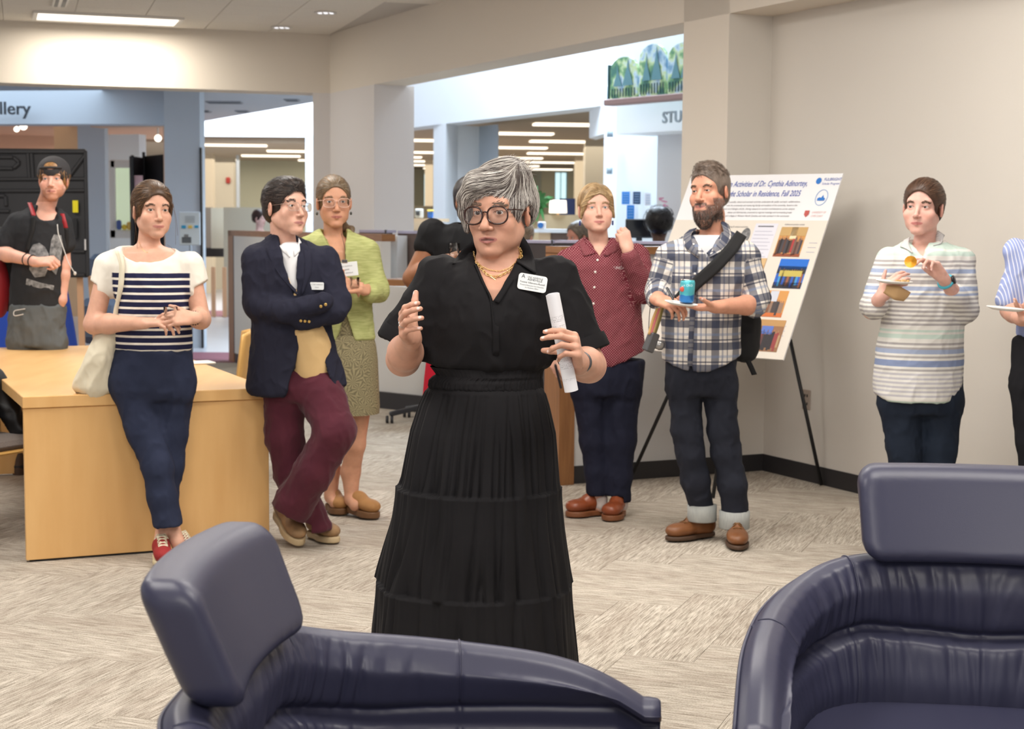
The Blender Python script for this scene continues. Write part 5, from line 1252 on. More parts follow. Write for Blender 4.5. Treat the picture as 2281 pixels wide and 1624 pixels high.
    sk = tiers('skirt', [(858, 960, 1206, .12), (868, 950, 1213, .135), (900, 935, 1222, .15), (960, 915, 1235, .18), (1066, 893, 1243, .215), (1085, 886, 1246, .22), (1180, 868, 1256, .235), (1275, 845, 1268, .245), (1300, 840, 1272, .25), (1400, 826, 1282, .27), (1490, 816, 1290, .285), (1590, 806, 1300, .3)], Y, blk, p, 420, 190, .13, (.305, .6), 1.5, 34)
    lg = Sdf(); legs = []
    for x in (1060, 1140):
        a = J(x, 1450); b = a.copy(); b[2] = .06; lg.cone(a, b, .05, .035); lg.cone(b + (0, .02, -.01), b + (0, -.12, -.03), .032, .03, .02)
    V, F = lg.mesh(.008, 1); mesh_np('shoes_and_stockings', V, F, mat('black_leather_shoe', lin((22, 22, 24)), .5), p)
    # collar
    cm = blk
    for fold, out in (([(1068, 548, .05), (1058, 560, .012), (1058, 574, .008), (1068, 592, .006)], [(1050, 538, .03), (1030, 555, .02), (1018, 572, .016), (1008, 592, .012)]),
                      ([(1150, 535, .05), (1162, 552, .012), (1160, 572, .008), (1150, 590, .006)], [(1166, 528, .03), (1182, 552, .02), (1190, 582, .016), (1192, 614, .012)])):
        A = hits(D, [q[:2] for q in fold], .012, Y); B = hits(D, [q[:2] for q in out], .007, Y)
        sheet('collar', A, B, .004, cm, p, 20, 6, .006)
    # placket band
    A = hits(D, [(1058, 590), (1075, 630), (1092, 664), (1098, 720), (1098, 790)], .003, Y); B = hits(D, [(1068, 586), (1085, 626), (1101, 660), (1112, 720), (1112, 790)], .004, Y)
    sheet('placket', A, B, .003, cm, p, 24, 3)
    A = hits(D, [(1152, 590), (1130, 625), (1110, 655), (1100, 672)], .003, Y); B = hits(D, [(1162, 594), (1141, 630), (1121, 662), (1112, 676)], .003, Y)
    sheet('placket', A, B, .003, cm, p, 20, 3)
    for c, r0, ax in ((J(893, 772, -.01), .0745, nrm(J(893, 772, -.01) - J(978, 622))), (J(1302, 790, -.03), .0755, nrm(J(1302, 790, -.03) - J(1232, 622)))):
        u = nrm(np.cross(ax, (0, 1, 0))); v = np.cross(ax, u); mb = MB(); ring = []
        for rr, o in ((r0 + .001, -.042), (r0 + .003, -.03), (r0 + .0035, -.004), (r0 + .002, .0), (r0 - .004, -.002), (r0 - .006, -.04)):
            ring.append([c + ax * o + rr * (u * math.cos(t) + .9 * v * math.sin(t)) for t in np.linspace(0, 2 * math.pi, 48, endpoint=False)])
        R = np.array(ring); g = np.arange(6 * 48).reshape(6, 48); g2 = np.roll(g, -1, 1); F = np.stack([g[:-1], g2[:-1], g2[1:], g[1:]], -1).reshape(-1, 4)
        mesh_np('sleeve_cuff', R.reshape(-1, 3), F, blk, p)
    # jewellery, badge, watch
    gold = mat('gold', lin((244, 212, 146)), .28, 1.0)
    Bn = S
    P = hits(Bn, [(1152, 548), (1158, 566), (1150, 584), (1135, 598), (1112, 606), (1088, 602), (1070, 592), (1058, 576), (1055, 560)], .003, Y); chain('necklace', P, 60, gold, p, .0016, .0006)
    P = hits(Bn, [(1156, 552), (1160, 574), (1150, 592), (1132, 607), (1112, 618), (1096, 620), (1082, 612), (1074, 600), (1062, 585)], .0045, Y); chain('necklace', P, 34, gold, p, .0032, .0009, 1.25)
    q = hit(S, 1102, 621, .004); mb = MB(); mb.tube([q + np.array(v) for v in ((-.012, 0, .004), (.01, 0, .006), (.002, 0, -.006), (-.012, 0, .004))], .0009, 6); mb.build('pendant', gold, p)
    c = hit(D, 1181, 635, .016); n = D.grad(c[None])[0]; n = nrm([n[0] * .5, -1, n[2] * .4]); up0 = np.array([math.sin(.17), 0, math.cos(.17)]); rt = nrm(np.cross(-n, -up0)) ; rt = nrm(np.cross(up0, n)) * 1.0
    rt = nrm(np.cross(-n, up0)); up = np.cross(rt, -n); R = np.stack([rt, -n, up], 1)
    badge(p, c, .082, .046, R, lines=[('A', -.028, .0145, .016, (80, 84, 90)), ('UNC ASHEVILLE', .006, .0145, .0062, (90, 94, 100)), ('ASHEVILLE', .006, .008, .009, (70, 74, 80)), ('Yvonne Villanueva-Russell', .0, -.001, .0068, (30, 32, 36)), ('Provost & Executive Vice Chancellor', 0, -.009, .0046, (70, 74, 80)), ('for Academic Affairs', 0, -.0155, .0046, (70, 74, 80))])
    silver = mat('silver', lin((220, 215, 208)), .2, 1.0)
    # ring on the raised hand, watch on the other wrist
    a = H['w'](.104, -.0105); mb = MB(); nrm_f = nrm(H['f'] * .8 + H['n'] * .5); u = H['t']; v = np.cross(nrm_f, u)
    mb.tube([a + nrm_f * .012 + .0106 * (u * math.cos(t) + v * math.sin(t)) for t in np.linspace(0, 6.2832, 20)], .0011, 6, cap=False); mb.build('ring', silver, p, True)
    fw = nrm(wr2 - el2); c = wr2 - fw * .028; u = nrm(np.cross(fw, (0, 0, 1))); v = np.cross(fw, u); mb = MB()
    for o in (-.006, -.002, .002, .006): mb.tube([c + fw * o + .031 * u * math.cos(t) + .029 * v * math.sin(t) for t in np.linspace(0, 6.2832, 28)], .0026, 6, cap=False)
    w_ = mb.build('wristwatch', mat('steel_dark', lin((90, 90, 94)), .3, .9), p, True); mb = MB(); mb.box(c + v * .030 * (1 if v[2] > 0 else -1) , (.022, .022, .006), np.stack([u, fw, v], 1), bev=.002); mb.build('watch_case', mat('watch_glass', lin((30, 32, 38)), .1), w_)
    # rolled papers in her hand
    a, b = J(1231, 653, -.315), J(1273, 868, -.295); ax = nrm(b - a); L = np.linalg.norm(b - a); u = nrm(np.cross(ax, (0, 1, 0))); v = np.cross(ax, u)
    V = []; nt = 150; nl = 30
    for i in range(nl + 1):
        for k in range(nt):
            t = k / (nt - 1); ph = 2 * math.pi * 2.6 * t + 1.2; r = .0125 + .0078 * t; V.append(a + ax * (L * i / nl + .004 * t) + r * (u * math.cos(ph) + v * math.sin(ph)))
    g = np.arange((nl + 1) * nt).reshape(nl + 1, nt); F = np.stack([g[:-1, :-1], g[1:, :-1], g[1:, 1:], g[:-1, 1:]], -1).reshape(-1, 4)
    U = np.array([[i / nl, k / (nt - 1)] for i in range(nl + 1) for k in range(nt)])
    o = mesh_np('rolled_papers', np.array(V), F, paper_mat(), None, True, uv=U)
    tag(o, 'rolled sheaf of printed white papers held by the woman in the black dress', 'papers')
    return p
def paper_mat():
    m = mat('printed_paper', lin((232, 232, 236)), .6); nt = NT(m); b = nt.n['Principled BSDF']
    a = nt.new('ShaderNodeAttribute', attribute_name='UVW'); sp = nt.new('ShaderNodeSeparateXYZ'); nt.link(a.outputs['Vector'], sp.inputs[0])
    x = sp.outputs[0]
    rows = nt.math('GREATER_THAN', nt.math('FRACT', nt.math('MULTIPLY', x, 62.0)), .5)
    nz = nt.new('ShaderNodeTexNoise'); nz.inputs['Scale'].default_value = 90; nt.link(a.outputs['Vector'], nz.inputs[0])
    letters = nt.math('GREATER_THAN', nz.outputs[0], .5)
    par = nt.ramp(x, [(0, (0,) * 3), (.21, (.45,) * 3), (.27, (0,) * 3), (.31, (.45,) * 3), (.40, (0,) * 3), (.50, (.3,) * 3), (.68, (0,) * 3), (.70, (.45,) * 3), (.76, (0,) * 3), (.86, (.4,) * 3), (.88, (0,) * 3)], 'CONSTANT')
    f = nt.math('MULTIPLY', nt.math('MULTIPLY', rows, letters), nt.math('MULTIPLY', par, 1.0)); nt.link(nt.mix(f, lin((232, 232, 236)), lin((90, 90, 96))), b.inputs['Base Color']); return m
make_speaker()
# ------------------------------------------------------------------ navy leather lounge chairs
def leather():
    return mat('navy_leather', lin((51, 52, 74)), .42, spec=.45, noise=(3, (1, 1, 1), .35, lin((60, 60, 79))), bump=(420, (1, 1, 1), .14, .0012))
def lounge_chair(c, rz, label, sc=1.0):
    """tub chair: local -y is where the sitter faces, z=0 floor"""
    t = empty('lounge_chair', (c[0], c[1], 0), label, 'armchair', None); R = rotz(rz); P = lambda V: np.array([c[0], c[1], 0]) + (np.asarray(V) * sc) @ R.T
    lm = leather(); nth, nr = 420, 150
    # plan curve of the shell rim: angle a from left arm front (-1) over the back (0) to the right arm front (1)
    a = np.linspace(-1, 1, nth); s = np.abs(a)
    px = np.sign(a) * np.interp(s, [0, .22, .36, .5, .62, .8, 1], [0, .26, .40, .49, .54, .57, .58]); py = np.interp(s, [0, .22, .36, .5, .62, .8, 1], [.34, .335, .275, .16, .0, -.22, -.50])
    def sm(v, k=25): return np.convolve(np.pad(v, k, mode='reflect', reflect_type='odd'), np.hanning(2 * k + 1) / np.hanning(2 * k + 1).sum(), 'valid')
    px, py = sm(px), sm(py); zr = sm(np.interp(s, [0, .24, .34, .5, .7, .85, .94, 1], [.79, .79, .775, .735, .705, .68, .645, .585]))
    tx, ty = np.gradient(px), np.gradient(py); L = np.hypot(tx, ty); nx, ny = ty / L, -tx / L      # towards inside
    ins = np.sign(nx * (0 - px) + ny * (-.1 - py)); nx *= ins; ny *= ins
    arc = np.cumsum(L); arc -= arc[nth // 2]
    # section: (inward offset, height below rim / absolute blend)
    th = np.interp(s, [0, .4, 1], [.13, .125, .10])
    seam = np.interp(s, [0, .26, .42, .55, 1], [.595, .615, .585, .565, .56]) ; seam = sm(seam, 8)
    tt = np.linspace(0, 1, nr); V = np.zeros((nr, nth, 3)); U = np.zeros((nr, nth, 2))
    for k in range(nth):
        top = zr[k]; sz = min(seam[k], top - .06); w = th[k]; sb = .36
        key = np.array([(-.030, .20), (-.012, .34), (0.0, .48), (.003, top - .05), (.008, top - .022), (.028, top - .004), (.055, top), (.085, top - .012), (.105, top - .04), (.108 + .012, (top + sz) / 2 + .01), (w - .022, sz + .022), (w - .052, sz + .002), (w - .045, sz - .012), (w - .008, sz - .03), (w + .01, (sz + sb) / 2), (w - .005, sb + .01), (w - .04, sb - .02)])
        d = np.concatenate([[0], np.cumsum(np.hypot(*np.diff(key, axis=0).T))]); d /= d[-1]; wgt = np.interp(tt, np.linspace(0, 1, len(d)), d)
        o = np.interp(wgt, d, key[:, 0]); z = np.interp(wgt, d, key[:, 1])
        V[:, k, 0] = o; V[:, k, 2] = z
    ker = np.array([1, 2, 3, 2, 1.]) / 9
    for j in (0, 2): 
        for _ in range(2): V[2:-2, :, j] = sum(ker[i] * V[i:nr - 4 + i, :, j] for i in range(5))
    # creases running down from rim and up from the seam
    ss, rr = np.meshgrid(arc, tt); q = np.stack([ss.ravel() * 17 + 2.0 * rr.ravel() * np.sign(ss.ravel()), rr.ravel() * 2.2, 0 * rr.ravel()], 1)
    n1 = pnoise(q).reshape(nr, nth); n2 = pnoise(q * [2.1, 1.6, 1] + 7).reshape(nr, nth); n3 = pnoise(np.stack([ss.ravel() * 70, rr.ravel() * 5, 0 * rr.ravel() + 3], 1)).reshape(nr, nth)
    ridge = lambda n: np.clip(1 - np.abs(n) * 3.6, 0, 1) ** 1.5
    m1 = np.exp(-((rr - .60) / .10) ** 2); m2 = np.exp(-((rr - .84) / .06) ** 2); m0 = np.exp(-((rr - .50) / .1) ** 2)
    dsp = -(ridge(n1) * .0068 + ridge(n2) * .0022) * (m1 * 1.1 + m2 * .9 + m0 * .4 + .1 * (rr > .38)) + n3 * .0012 * (m1 + m2)
    dsp = dsp * (1 - .8 * np.clip((np.abs(a)[None] - .5) / .2, 0, 1))
    V[:, :, 0] -= dsp * -1.0
    # upright seams at the back corners and arm end
    for s0, w0, dp in ((.30, .0045, .007), (-.30, .0045, .007), (.70, .004, .006), (-.70, .004, .006)):
        m = np.exp(-(((a - s0) + .0 * (rr - .6)) / w0) ** 2) * (rr > .25) ; V[:, :, 0] -= dp * m; 
    X_ = px[None] + nx[None] * V[:, :, 0]; Y_ = py[None] + ny[None] * V[:, :, 0]; Q = np.stack([X_, Y_, V[:, :, 2]], -1)
    # close the arm fronts
    def cap(col, dirn): 
        out = []
        base_ = Q[:, col]; ctr = base_[[int(nr * .12), int(nr * .9)]].mean(0)
        for f_, g_ in ((.012, .0), (.03, .12), (.036, .35), (.036, .7), (.036, 1.0)):
            out.append(base_ * (1 - g_) + (ctr * [1, 1, 0] + base_ * [0, 0, 1] * .9 + [0, 0, .04]) * g_ + np.array([0, -f_, 0]))
        return out
    cols = cap(0, 1)[::-1] + [Q[:, k] for k in range(nth)] + cap(nth - 1, 1); A = np.array(cols); nc = len(cols)
    g = np.arange(nc * nr).reshape(nc, nr); F = np.stack([g[:-1, :-1], g[:-1, 1:], g[1:, 1:], g[1:, :-1]], -1).reshape(-1, 4)
    VV = A.reshape(-1, 3); N = vnorm(VV, F)
    if N[g[nc // 2, 5]] @ np.array([0, 1, 0]) < 0: F = F[:, ::-1]
    mesh_np('tub_shell', P(VV), F, lm, t)
    # piping along the outer rim edge and along the inner seam
    i0 = int(nr * .22); outer = np.array([Q[np.argmax(Q[:, k, 2] > zr[k] - .03), k] for k in range(nth)]); out_n = np.stack([-nx, -ny, 0 * nx], 1)
    mb = MB(); mb.tube(P(outer + out_n * .004)[::4], .0045 * sc, 6); mb.build('piping', lm, t, True)
    for s0 in (.70, -.70, .30, -.30):
        k = int(np.argmin(abs(a - s0))); i1 = int(nr * .30); mb = MB(); mb.tube(P(Q[i1:int(nr * .66), k] + np.array([nx[k], ny[k], .4]) * .002)[::3], .0022 * sc, 5); mb.build('seam', lm, t, True)
    # seat cushion
    S = Sdf(); S.box((0, -.13, .355), (.45, .38, .075), .055, 0); S.ell((0, -.14, .40), (.4, .32, .035), .06)
    W_, F_ = S.mesh(.009, 2); mesh_np('seat_cushion', P(W_), F_, lm, t)
    # head rest
    S = Sdf(); nseg = 7; 
    def hr(Pp):
        x, y, z = Pp[:, 0], Pp[:, 1], Pp[:, 2]; yy = y - (.295 + .05 * (z - .89) / .12) + .42 * x * x
        hx = np.abs(x) - (.29 + .01 * (z - .89) / .12) + .05; hz = np.abs(z - .893) - (.112 - .05) + .12 * x * x * 0; hy = np.abs(yy) - (.048 - .036 + .006)
        r = np.sqrt(np.maximum(hx, 0) ** 2 + np.maximum(hz, 0) ** 2) - .0
        dxy = np.maximum(r + np.minimum(np.maximum(hx, hz), 0) - .05 + .036, 0); return np.sqrt(dxy ** 2 + np.maximum(hy, 0) ** 2) + np.minimum(np.maximum(r + np.minimum(np.maximum(hx, hz), 0) - .014, hy), 0) - .036
    S.fn(hr, 0, '+', (-.40, .1, .72), (.40, .5, 1.1)); W_, F_ = S.mesh(.0075, 2); N = vnorm(W_, F_)
    W_ = folds(W_, N, .0022, (14, 14, 5), None, .5, 4.0, np.clip((np.abs(W_[:, 0]) - .22) / .06, 0, 1)); mesh_np('headrest', P(W_), F_, lm, t)
    # rear shell, legs
    wd = mat('ash_wood', lin((214, 164, 104)), .45, noise=(8, (1, 1, .2), .5, lin((190, 138, 80))))
    for sx in (-1, 1):
        mb = MB(); mb.tube(P([(sx * .12, .29, .72), (sx * .12, .30, .84)]), .012, 8); mb.build('headrest_bar', mat('black_metal'), t, True)
        for sy, yy in ((1, .25), (-1, -.3)): mb = MB(); mb.tube(P([(sx * .38, yy, .30), (sx * .47, yy + sy * .04, .16), (sx * .50, yy + sy * .06, 0.005)]), np.array([.022, .02, .014]) * sc, 10); mb.build('leg', wd, t, True)
        mb = MB(); mb.beam(P([(sx * .575, -.30, .42)])[0], P([(sx * .55, .12, .34)])[0], .018, .18, bev=.006); mb.build('side_board', wd, t)
    mb = MB(); mb.box(P([(0, -.03, .29)])[0], (.78 * sc, .62 * sc, .05), R, bev=.015); mb.build('seat_frame', mat('black_metal'), t); return t
def chair_fit():
    # right chair: head rest left end at picture column 1893, top row 1045
    lounge_chair((1.055, 3.36), math.radians(-9), 'navy leather lounge chair at lower right, its headrest facing the viewer', .955)
    lounge_chair((-.235, 2.68), math.radians(86), 'navy leather lounge chair at lower left turned sideways, its headrest on the left', .95)
chair_fit()
# ------------------------------------------------------------------ easel with the research poster
def easel():
    t = empty('easel', (1.2, 9.1, 0), 'black tripod easel with thin legs in the corner', 'easel'); bk = mat('black_metal'); ap = W(1690, 430, 9.27)
    for f in (G(1830, 1082), G(1402, 1074), G(1588, 1110)):
        d = ap - f; mb = MB(); mb.tube([f + (0, 0, .004), f + d * .5], .011, 8); mb.tube([f + d * .5, ap], .009, 8); mb.build('leg', bk, t, True)
    mb = MB(); mb.box(ap, (.05, .04, .06), bev=.01); mb.build('head_joint', bk, t)
    TL, TR, BR_ = W(1541, 391, 9.35), W(1879, 387, 8.695), W(1752, 803, 8.24); u = TR - TL; u[2] = 0; Wd = np.linalg.norm(u); u /= Wd; dn = BR_ - TR; dn = dn - u * (dn @ u) * 1.0; Hh = np.linalg.norm(dn); dn /= Hh; TR2 = TR; TL2 = TR2 - u * Wd; up = -dn; n = nrm(np.cross(u, up)); n = n if n[1] < 0 else -n; R = np.stack([u, -n, up], 1)
    P = lambda x, y, o=0.0: TL2 + u * x * Wd + dn * y * Hh + n * o         # x,y in 0..1 from the top left corner
    b = P(.5, .5); t2 = empty('poster_board', b, 'white research poster board leaning on the black easel', 'poster'); mb = MB(); mb.box(b, (Wd, .008, Hh), R); mb.build('board', mat('poster_white', lin((236, 236, 238)), .5), t2)
    def rect(x0, y0, x1, y1, m, nm, o=.0055): mb = MB(); mb.box(P((x0 + x1) / 2, (y0 + y1) / 2, o), ((x1 - x0) * Wd, .002, (y1 - y0) * Hh), R); return mb.build(nm, m, t2)
    rect(.0, .262, 1, 1.0, mat('poster_cream', lin((226, 218, 206)), .55), 'lower_panel', .0045)
    blue = mat('poster_title_blue', lin((86, 104, 176)), .6); ink = mat('poster_ink', lin((96, 96, 104)), .7)
    def txt(s, x, y, size, m, al='LEFT', sx=1.0, b_=0.0): return text_obj(t2, s, P(x, y, .0062), R, size, m, al, name='poster_lettering', sx=sx, bold=b_, shear=.18)
    txt('Snapshots on Activities of Dr. Cynthia Adinortey,', .80, .055, .054, blue, 'RIGHT', .62, .0004); txt('Fulbright Scholar in Residence, Fall 2025', .775, .112, .054, blue, 'RIGHT', .62, .0004)
    for k, s in enumerate(('An overview of scientific, clinical and outreach activities undertaken for public outreach, collaborations', 'with the community and mentoring faculty and students of the university, based on the', 'work of a Fulbright scholar, sharing research in nutrition and biosciences across campus', 'classes and laboratories, presented at regional meetings and community groups', 'and colleges in Western North Carolina, and wide outreach in the community')): txt(s, .79 - .01 * k, .158 + .02 * k, .0165, ink, 'RIGHT', .8)
    txt('FULBRIGHT', .895, .034, .026, mat('fulbright_blue', lin((60, 90, 170)), .6), 'LEFT', .8); txt('Scholar Program', .89, .058, .02, blue, 'LEFT', .8)
    mb = MB(); mb.lathe(P(.865, .042, .006), [(.02, 0), (.02, .002), (.001, .002)], 20, R @ rotx(math.pi / 2), sx=.8); mb.build('globe_emblem', mat('logo_blue', lin((50, 120, 200)), .5), t2)
    mb = MB(); mb.tube([P(.915, .135, .006) + R @ np.array([.036 * math.cos(a), 0, .05 * math.sin(a)]) for a in np.linspace(0, 6.283, 30)], .0022, 6, cap=False); mb.build('round_seal', mat('seal_blue', lin((150, 176, 214)), .6), t2); mb = MB(); mb.prism([P(.915, .14, .006) + R @ np.array([x, 0, z]) for x, z in ((-.022, -.014), (.022, -.014), (.024, 0), (.014, .004), (.008, .022), (.0, .004), (-.012, .006), (-.022, -.0))], R @ np.array([0, -.002, 0])); mb.build('seal_emblem', mat('logo_blue'), t2)
    mb = MB(); mb.prism([P(.855, .225, .006) + R @ np.array([x, 0, z]) for x, z in ((-.014, .02), (.014, .02), (.014, -.006), (0, -.022), (-.014, -.006))], R @ np.array([0, -.002, 0])); mb.build('shield_emblem', mat('shield_red', lin((190, 90, 84)), .6), t2); txt('UNIVERSITY OF', .885, .218, .018, mat('shield_pink', lin((214, 170, 166)), .6), 'LEFT', .7); txt('CAPE COAST', .885, .238, .018, mat('shield_pink'), 'LEFT', .7)
    mb = MB(); mb.lathe(P(.51, .35, .006), [(.05, 0), (.05, .002), (.001, .002)], 20, R @ rotx(math.pi / 2), sx=.6, sy=1); mb.build('grey_illustration', mat('figure_grey', lin((150, 150, 150)), .7, noise=(60, (1, 1, 1), .9, lin((70, 70, 74)))), t2)
    rect(.555, .28, .70, .60, mat('poster_lilac', lin((222, 222, 232)), .6), 'text_panel'); 
    mb = MB()
    for k in range(13): w = (.11, .125, .1, .118)[k % 4]; mb.box(P(.565 + w / 2, .325 + .02 * k, .0068), (w * Wd, .001, .003), R)
    mb.build('printed_lines', mat('line_grey', lin((176, 176, 192)), .7), t2); mb = MB(); mb.box(P(.625, .297, .0068), (.1 * Wd, .001, .007), R); mb.build('printed_heading', ink, t2); txt('Additional activities outside:', .74, .285, .016, ink, 'LEFT', .7); txt('Teaching & campus activities:', .36, .30, .016, ink, 'LEFT', .8); mb = MB()
    for x0, y0 in ((.93, .385), (.93, .41), (.93, .435), (.705, .68), (.70, .705), (.905, .83), (.905, .855), (.905, .88), (.60, .90), (.60, .925), (.60, .95)): mb.box(P(x0 + .025, y0, .0065), (.05 * Wd, .001, .003), R)
    mb.build('caption_lines', mat('line_grey'), t2)
    # group photographs: flat pictures made of printed patches
    def photo(x0, y0, x1, y1, back, tops, figs, seed, lb, front=(60, 44, 40)):
        ph = rect(x0, y0, x1, y1, mat('photo_back_%d' % seed, lin(back), .5), 'photo', .0062); ph['label'] = lb; rg = random.Random(seed); w = x1 - x0; h = y1 - y0; pats = {}
        for (a, b_, c, d, cl) in tops: pats.setdefault(cl, []).append((x0 + a * w, y0 + b_ * h, x0 + c * w, y0 + d * h))
        n = 12
        for k in range(n):
            a = .04 + k * .92 / n; cl = figs[rg.randrange(len(figs))]; hh = .42 + rg.uniform(-.06, .08); pats.setdefault(cl, []).append((x0 + a * w, y0 + hh * h, x0 + (a + .075) * w, y0 + (.92 + rg.uniform(-.06, .06)) * h)); pats.setdefault((170, 120, 90), []).append((x0 + (a + .018) * w, y0 + (hh - .07) * h, x0 + (a + .055) * w, y0 + hh * h))
        for cl, rs in pats.items():
            mb = MB()
            for r in rs: mb.box(P((r[0] + r[2]) / 2, (r[1] + r[3]) / 2, .0078 + .0002 * (cl[0] % 5)), ((r[2] - r[0]) * Wd, .001, (r[3] - r[1]) * Hh), R)
            mb.build('photo_patch', mat('ink_%d_%d_%d' % cl, lin(cl), .55), ph, world=True)
    G1 = [(40, 34, 36), (90, 60, 50), (176, 60, 60), (70, 66, 72), (120, 90, 80)]
    photo(.73, .30, .895, .462, (206, 150, 84), [(0, 0, 1, .3, (196, 160, 104)), (.42, 0, .66, .4, (236, 220, 180)), (.1, .05, .24, .18, (90, 70, 50)), (.74, .05, .88, .18, (90, 70, 50)), (0, .9, 1, 1, (150, 80, 50))], G1, 1, 'photo of a group under flags')
    photo(.79, .474, .965, .632, (40, 110, 200), [(0, 0, 1, .35, (30, 110, 210)), (0, .25, 1, .5, (40, 56, 60)), (.1, .4, .9, .6, (196, 180, 90)), (0, .8, 1, 1, (30, 32, 44))], [(40, 90, 190), (60, 150, 210), (36, 40, 60), (60, 60, 80), (150, 90, 60)], 2, 'photo of a group under a blue evening sky')
    photo(.725, .645, .905, .785, (210, 150, 80), [(0, 0, .3, .4, (214, 170, 90)), (.4, .02, .68, .42, (206, 210, 222)), (0, .85, 1, 1, (206, 110, 50))], [(70, 60, 60), (120, 90, 70), (54, 50, 56), (150, 120, 100)], 3, 'photo of a group before a white screen')
    photo(.78, .80, .945, .965, (150, 106, 70), [(0, 0, 1, .2, (190, 146, 90)), (.2, .2, .62, .46, (90, 120, 200))], [(90, 50, 50), (200, 170, 120), (40, 34, 40), (150, 60, 60), (180, 150, 110)], 4, 'photo of a group before a blue screen')
    photo(.56, .474, .70, .605, (200, 160, 110), [(0, 0, 1, .3, (214, 180, 130))], [(210, 200, 190), (60, 50, 50), (180, 120, 80)], 5, 'partly hidden photo of standing people')
    txt('BREAK', .70, .785, .04, mat('poster_black', lin((50, 50, 54)), .6), 'RIGHT', .8, .001)
    return P, t2, photo, txt
ez = easel()
# ------------------------------------------------------------------ the listeners
def body(p, S, tone, fr, h=0.003, nails=(), **kw):
    V, F = S.mesh(h, 2); mk = kw.pop('paintfn', None); C = skin_col(V, tone, kw.pop('lip', None), fr, nails=nails, **kw)
    if mk: C = mk(V, C)
    return mesh_np('body', V, F, skin_mat(), p, True, col=C), V
def beardfn(c, lo=-.03, side=-.055, must=True, dens=1.0):
    def f(L, ax):
        m = np.clip((lo + .35 * (.05 - ax).clip(0) * 0 - L[:, 2]) / .008, 0, 1) * (L[:, 1] > -.03) * (L[:, 2] > -.125)
        near = np.clip((.033 - ax) / .007, 0, 1) * (L[:, 1] > .05) * np.clip((L[:, 2] + .085) / .006, 0, 1); m = m * (1 - near)
        if must: m = np.maximum(m, (ax < .03) & (L[:, 2] < -.051) & (L[:, 2] > -.061) & (L[:, 1] > .07))
        m = m * np.where((ax < .056) & (L[:, 2] > -.062) & (L[:, 1] > .025) & (ax > .03), .1, 1)
        return m * dens
    f.c = c; return f
def hair_base(p, H, fr, cols, h=.0038, dark=.55, nz=(30, 30, 14)):
    hv, hf = H.mesh(h, 1); L = fr.loc(hv); n = fbm(L * np.array(nz) * 3, 2)[:, None]; c = np.array([lin(c) for c in cols]).mean(0) * dark
    return mesh_np('hair', hv, hf, hair_mat(), p, True, col=np.clip(c * (1 + .6 * n), 0, 1)), hv, L
def cap_hair(H, fr, t=.008, w=1.0, front=.078, fz=.035, low=-.03, face=(.066, .1, .09), ears=True, fcz=-.02):
    """close scalp hair with a face opening"""
    H.ell((0, -0.021, 0.033), (0.075 * w + t, 0.095 + t, 0.085 + t), .01, fr=fr); H.ell((0, -.055, -.02), (.062 * w + t * .6, .05 + t, .055), .02, fr=fr)
    H.ell((0, .02, .055), (.06 * w + t, .055 + t * .7, .045 + t), .015, fr=fr)
    fw_, fh_ = face[0] - .002, face[2] + fcz * .0
    def op(Q):
        L = fr.loc(Q); e = np.sqrt((L[:, 0] / fw_) ** 2 + ((L[:, 2] + .022) / fh_) ** 2); return np.maximum((e - 1) * fw_, .034 + .25 * np.clip(L[:, 2], 0, 1) - L[:, 1]) * fr.s
    H.fn(op, .006, '-', fr.c - .2, fr.c + .2); H.ell((0, .06, low - .1), (.12, .115, .1), .008, '-', fr=fr)
    if ears:
        for s in (-1, 1): H.ell((s * .085, .004, -.012), (.02, .026, .032), .006, '-', fr=fr)
def comb(fr, to, part=None, down=.0):
    """direction field in head axes: hair runs towards point `to`"""
    to = np.asarray(to, float)
    def f(P):
        q = fr.loc(P); d = to - q; d[:, 2] -= down
        if part is not None: d = np.where((q[:, 0] > part)[:, None], d, d * [-1, 1, 1] * 1.0 + 0)
        return nrm_rows(d) @ fr.R.T
    return f
def trousers(p, parts, m, h=.0075, fold=.008, name='trousers', waist=None, seed=0.0, cuts=(), sc=(9, 9, 3.5), extra=None):
    S = Sdf()
    if waist is not None: S.loft(waist, .03)
    for pts in parts:
        for (a, ra), (b, rb) in zip(pts[:-1], pts[1:]): S.cone(a, b, ra, rb, .03)
    for c_, n_, lo, hi in cuts:
        S.fn(lambda P, c_=c_, n_=n_: (P - c_) @ n_, .002, 'x', lo, hi)
    V, F = S.mesh(h, 1); N = vnorm(V, F); V0 = V; V = folds(V, N, fold, sc, rotx(.5), .75, seed); V = folds(V, N, fold * .5, (20, 20, 12), None, .6, seed + 5)
    o = mesh_np(name, V, F, m, p, True, uv=V0)
    return o, S
